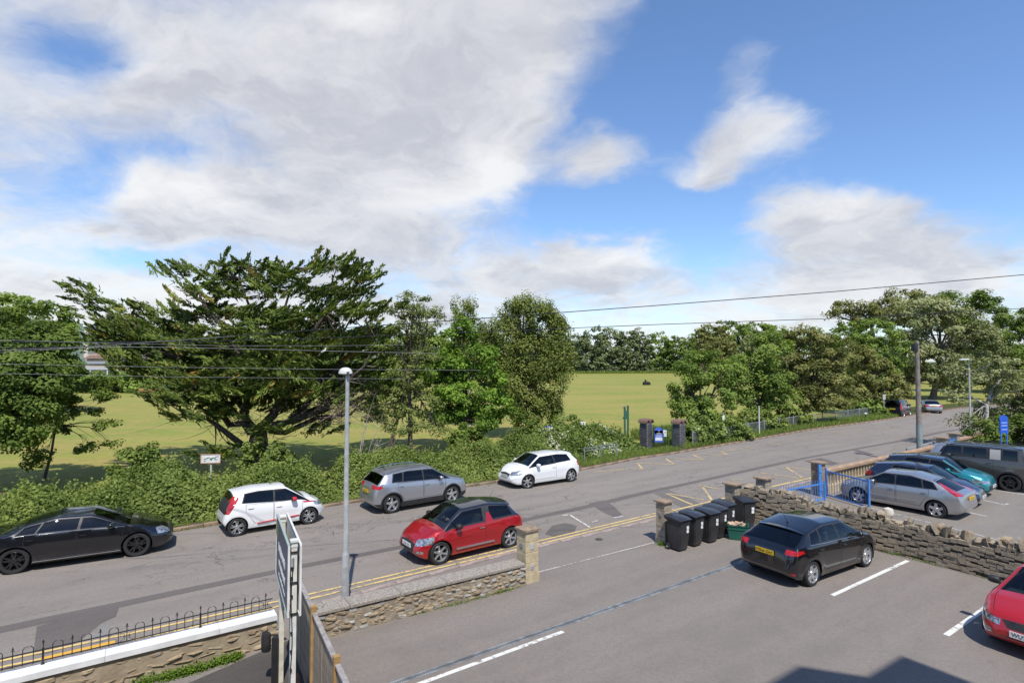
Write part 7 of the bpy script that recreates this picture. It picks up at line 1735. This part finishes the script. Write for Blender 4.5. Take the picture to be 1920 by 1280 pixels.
    # 10 off-roader
    s = std(4.72, 1.99, 1.95, 3.02, .86, 1.14, 1.28, 1.05, .78, -2.0, -2.14, 1.93, 1.42, .39, paint=brown, zbelt=1.30, zbr=1.33, clad=.46, archclad=1.17, tum=.10, rw=.05, crown=.05, plan=.84,
            wins=[(1.0, .80, .20, .20), (.12, .12, -.72, -.72), (-.80, -.80, -1.22, -1.22), (-1.30, -1.30, -1.78, -1.78)], tint=(0, 1, 3), mats=dict(side_panel=pm('pale_panel', (.34, .33, .31), .4)),
            doors=[[(.16, .50), (.92, .50), (.95, 1.29), (.16, 1.29)], [(-.95, .56), (.08, .56), (.08, 1.30), (-.95, 1.30)]], rim=M_['dalloy'], spokes=5,
            lamps=[('headlight', [(2.1, .86), (2.5, .86), (2.5, 1.06), (2.1, 1.06)], .58), ('tail_light', [(-2.5, 1.0), (-2.2, 1.0), (-2.2, 1.18), (-2.5, 1.18)], .72)],
            ghpatch=[('side_panel', [(-.84, 1.36), (-1.22, 1.36), (-1.22, 1.80), (-.84, 1.80)])], extra=[roof_rails(M_['plastic'])])
    c = make_car(s, 'parked_car', 'boxy grey brown off-roader with a pale panel in its side windows')
    c.location = (21.95, 26.9, 0); c.rotation_euler = (0, 0, math.atan2(.78, -.62))
    # 11 silver estate behind the off-roader
    s = std(4.6, 1.83, 1.50, 2.70, .9, .84, 1.04, 1.2, .5, -1.95, -2.20, 1.42, 1.02, .33, paint=grey, zbelt=.98, zbr=1.02, rw=.06,
            wins=[(1.1, .5, .05, .1), (0, .04, -.85, -.8), (-.92, -.87, -1.75, -1.5)], tint=(1, 2), doors=[[(.0, .36), (.95, .36), (1.0, .95), (0, .97)]],
            lamps=[('tail_light', [(-2.4, .74), (-1.95, .78), (-1.95, .98), (-2.4, .98)], .5), ('headlight', [(1.8, .66), (2.4, .62), (2.4, .74), (1.75, .84)], .48)], plates=plates('WA60 HPV', None, .72), extra=[roof_rails(), spoiler()])
    c = make_car(s, 'parked_car', 'silver estate with roof rails, mostly hidden behind the off-roader')
    c.location = (24.3, 28.9, 0); c.rotation_euler = (0, 0, math.atan2(-.78, .62))
    # 12 red hatch at the right edge
    s = std(4.06, 1.78, 1.44, 2.56, .80, .82, 1.00, 1.14, .40, -1.15, -1.45, 1.35, 1.03, .335, paint=red2, zbelt=.95, zbr=1.0, plan=.56, mirmat=M_['plastic'],
            wins=[(1.05, .38, .0, .05), (-.04, .0, -.95, -.75)], tint=(1,), doors=[[(-.01, .36), (.92, .36), (1.0, .95), (-.01, .97)]], spokes=5, double=True, rim=M_['alloy'],
            lamps=[('headlight', [(1.55, .64), (2.05, .56), (2.05, .66), (1.5, .80)], .42), ('fog_light', [(1.85, .36), (2.2, .36), (2.2, .45), (1.85, .45)], .56)],
            ends=[('grille', [(0, .54), (.30, .54), (.40, .68), (0, .70)], 1.9, 1), ('air_intake', [(0, .24), (.5, .24), (.42, .38), (0, .38)], 1.85, 1)], plates=plates(None, 'WU71 JNF', zf=.46))
    c = make_car(s, 'parked_car', 'scarlet hatchback cut off by the right edge, nose towards us')
    h = Vector((-.86, -.51, 0)); nose = G(1907, 1244) + Vector((.22, .02, 0)) ; cen = nose - h * (s['wb'] / 2 + .80) + Vector((0, 0, 0))
    c.location = (cen.x, cen.y, 0); c.rotation_euler = (0, 0, math.atan2(h.y, h.x))
    # 13 black van, 14 silver saloon, 15 dark car down the road
    s = std(4.38, 1.81, 1.80, 2.73, .92, 1.0, 1.2, 1.3, .75, -1.85, -2.0, 1.76, 1.10, .32, paint=black, zbelt=1.10, zbr=1.14, tum=.2, plan=.8,
            wins=[(1.2, .72, .1, .12), (.04, .06, -.85, -.85), (-.95, -.95, -1.7, -1.6)], tint=(0, 1, 2), doors=[[(.1, .4), (1.0, .4), (1.1, 1.1), (.1, 1.1)]], lamps=[('tail_light', [(-2.5, .80), (-1.78, .80), (-1.78, 1.55), (-2.5, 1.55)], .70)], plates=plates('WL57 GVA', None, .85), spokes=5,
            extra=[side_strip(.42, -1.0, 1.0, M_['plastic'], .06)])
    c = make_car(s, 'parked_car', 'tall black van-like car parked down the road by the railings, tail towards us', 'van')
    p = G(1703, 783); c.location = (p.x + .4, p.y + 2.2, 0); c.rotation_euler = (0, 0, R(44))
    s = std(4.4, 1.78, 1.42, 2.6, .85, .76, .98, 1.15, .4, -.95, -1.55, 1.32, 1.0, .32, paint=silver, zbelt=.93, zbr=.98, boot=1.0,
            wins=[(1.05, .38, .0, .05), (-.04, .0, -1.0, -.7)], tint=(0, 1), doors=[[(-.01, .36), (.92, .36), (1.0, .93), (-.01, .95)]], lamps=[('tail_light', [(-2.3, .72), (-1.75, .76), (-1.75, .92), (-2.3, .92)], .42)], plates=plates('WD05 NKE', None, .80))
    c = make_car(s, 'parked_car', 'silver saloon parked furthest down the road, rear facing us')
    p = G(1768, 775); c.location = (p.x, p.y + 2.0, 0); c.rotation_euler = (0, 0, R(64))
    s = std(4.3, 1.78, 1.46, 2.6, .85, .80, 1.0, 1.15, .4, -1.2, -1.55, 1.36, 1.02, .32, paint=navy, zbelt=.95, zbr=1.0,
            wins=[(1.05, .38, .0, .05), (-.04, .0, -1.0, -.7)], tint=(0, 1), doors=[], lamps=[('headlight', [(1.75, .66), (2.4, .62), (2.4, .74), (1.65, .84)], .45)])
    c = make_car(s, 'parked_car', 'dark car glimpsed between the black van and the silver saloon')
    p = G(1741, 778); c.location = (p.x, p.y + 5.2, 0); c.rotation_euler = (0, 0, R(52))
    s = std(4.3, 1.78, 1.5, 2.6, .85, .80, 1.0, 1.15, .4, -1.2, -1.55, 1.36, 1.02, .32, paint=paint('pale_blue_paint', (.10, .20, .34), rough=.3), zbelt=.95, zbr=1.0,
            wins=[(1.05, .38, .0, .05), (-.04, .0, -1.0, -.7)], tint=(0, 1), doors=[], lamps=[])
    c = make_car(s, 'parked_car', 'light blue car glimpsed across the field behind the cypress branches')
    p = D(303, 708, 108); c.location = (p.x, p.y, 0); c.rotation_euler = (0, 0, R(170))
build_cars()
# ---------------------------------------------------------------- the driver of the red car
def driver():
    ds, s = DRIVEN; M = Matrix.Translation(ds.location) @ Matrix.Rotation(ds.rotation_euler.z, 4, 'Z')
    root = thing('person', 'person in a dark top driving the red car, hands on the wheel', 'person', ds.location, ds.rotation_euler.z)
    skin = pm('skin', (.52, .31, .22), .55); top_ = pm('dark_jumper', (.05, .055, .07), .9, var=.2); hair = pm('brown_hair', (.05, .03, .018), .7)
    xs = s['header'] - .32; y0 = -.36; zs = .52
    J = dict(pel=(xs, y0, zs), sp=(xs - .10, y0, zs + .24), ch=(xs - .16, y0, zs + .44), nk=(xs - .16, y0, zs + .56), hd=(xs - .13, y0, zs + .66), ht=(xs - .13, y0, zs + .80))
    V = [J['pel'], J['sp'], J['ch'], J['nk'], J['hd'], J['ht']]; Rd = [.15, .14, .16, .06, .085, .075]; E = [(0, 1), (1, 2), (2, 3), (3, 4), (4, 5)]
    for sg in (-1, 1):
        b = len(V); V += [(xs - .15, y0 + sg * .19, zs + .46), (xs + .02, y0 + sg * .24, zs + .24), (xs + .26, y0 + sg * .15, zs + .37), (xs + .34, y0 + sg * .14, zs + .40)]; Rd += [.075, .055, .040, .032]; E += [(2, b), (b, b + 1), (b + 1, b + 2), (b + 2, b + 3)]
        for f in range(4):
            c = len(V); V += [(xs + .38, y0 + sg * (.12 + .02 * f), zs + .42 - .01 * f), (xs + .40, y0 + sg * (.11 + .02 * f), zs + .39 - .01 * f)]; Rd += [.010, .009]; E += [(b + 3, c), (c, c + 1)]
        c = len(V); V += [(xs + .35, y0 + sg * .095, zs + .43)]; Rd += [.011]; E += [(b + 3, c)]
        b = len(V); V += [(xs + .40, y0 + sg * .12, zs + .02), (xs + .72, y0 + sg * .12, zs - .24)]; Rd += [.08, .05]; E += [(0, b), (b, b + 1)]
    me = bpy.data.meshes.new('body'); me.from_pydata(V, E, []); o = link('body', me, root)
    o.modifiers.new('skin', 'SKIN'); 
    sk = me.skin_vertices[0].data if me.skin_vertices else None
    if sk is None:
        bm = bmesh.new(); bm.from_mesh(me); bm.verts.layers.skin.verify(); bm.to_mesh(me); bm.free(); sk = me.skin_vertices[0].data
    for i, r in enumerate(Rd): sk[i].radius = (r, r); sk[i].use_root = (i == 0)
    o.modifiers.new('sub', 'SUBSURF').levels = 2; o.modifiers['sub'].render_levels = 2
    dg = bpy.context.evaluated_depsgraph_get(); me2 = bpy.data.meshes.new_from_object(o.evaluated_get(dg)); me2.name = 'body'; o.modifiers.clear(); o.data = me2
    me2.materials.clear(); me2.materials.append(top_); me2.materials.append(skin)
    for p in me2.polygons:
        c = p.center; p.use_smooth = True
        if c.z > zs + .575 or c.x > xs + .30 and c.z > zs + .2: p.material_index = 1
    mb = MB(); vs = []; nu, nv = 14, 7
    for i in range(nv + 1):
        for k in range(nu):
            t = PI * .62 * i / nv; a = 2 * PI * k / nu; q = Vector((math.sin(t) * math.cos(a) * .105, math.sin(t) * math.sin(a) * .092, math.cos(t) * .11)); 
            if q.x > .04 and q.z < .05: q.x = .05
            vs.append(q + Vector((J['hd'][0] - .012, y0, J['hd'][2] + .045)))
    mb.add(vs, [(i * nu + k, i * nu + (k + 1) % nu, (i + 1) * nu + (k + 1) % nu, (i + 1) * nu + k) for i in range(nv) for k in range(nu)], 0, True); mb.build('hair', hair, root)
    mb = MB(); hx = J['hd'][0] + .088; mb.box((hx, y0, J['hd'][2] + .03), (.03, .022, .045), taper=.6); [mb.box((hx - .012, y0 + q, J['hd'][2] + .055), (.014, .026, .012)) for q in (-.03, .03)]; o = mb.build('face_features', skin, root)
    w = D(828, 970, 16.2)
    pc = M @ Vector((s['cowl'] - .16, -.30, .99)); root = tag(empty('hi_vis_badge', pc, ds.rotation_euler.z), 'small lime green card lying on the dashboard of the red car', 'card'); mb = MB(); mb.box((0, 0, 0), (.10, .13, .012), M=Matrix.Rotation(-.5, 3, 'Y')); mb.build('card', pm('lime_card', (.45, .7, .12), .5), root)
driver()
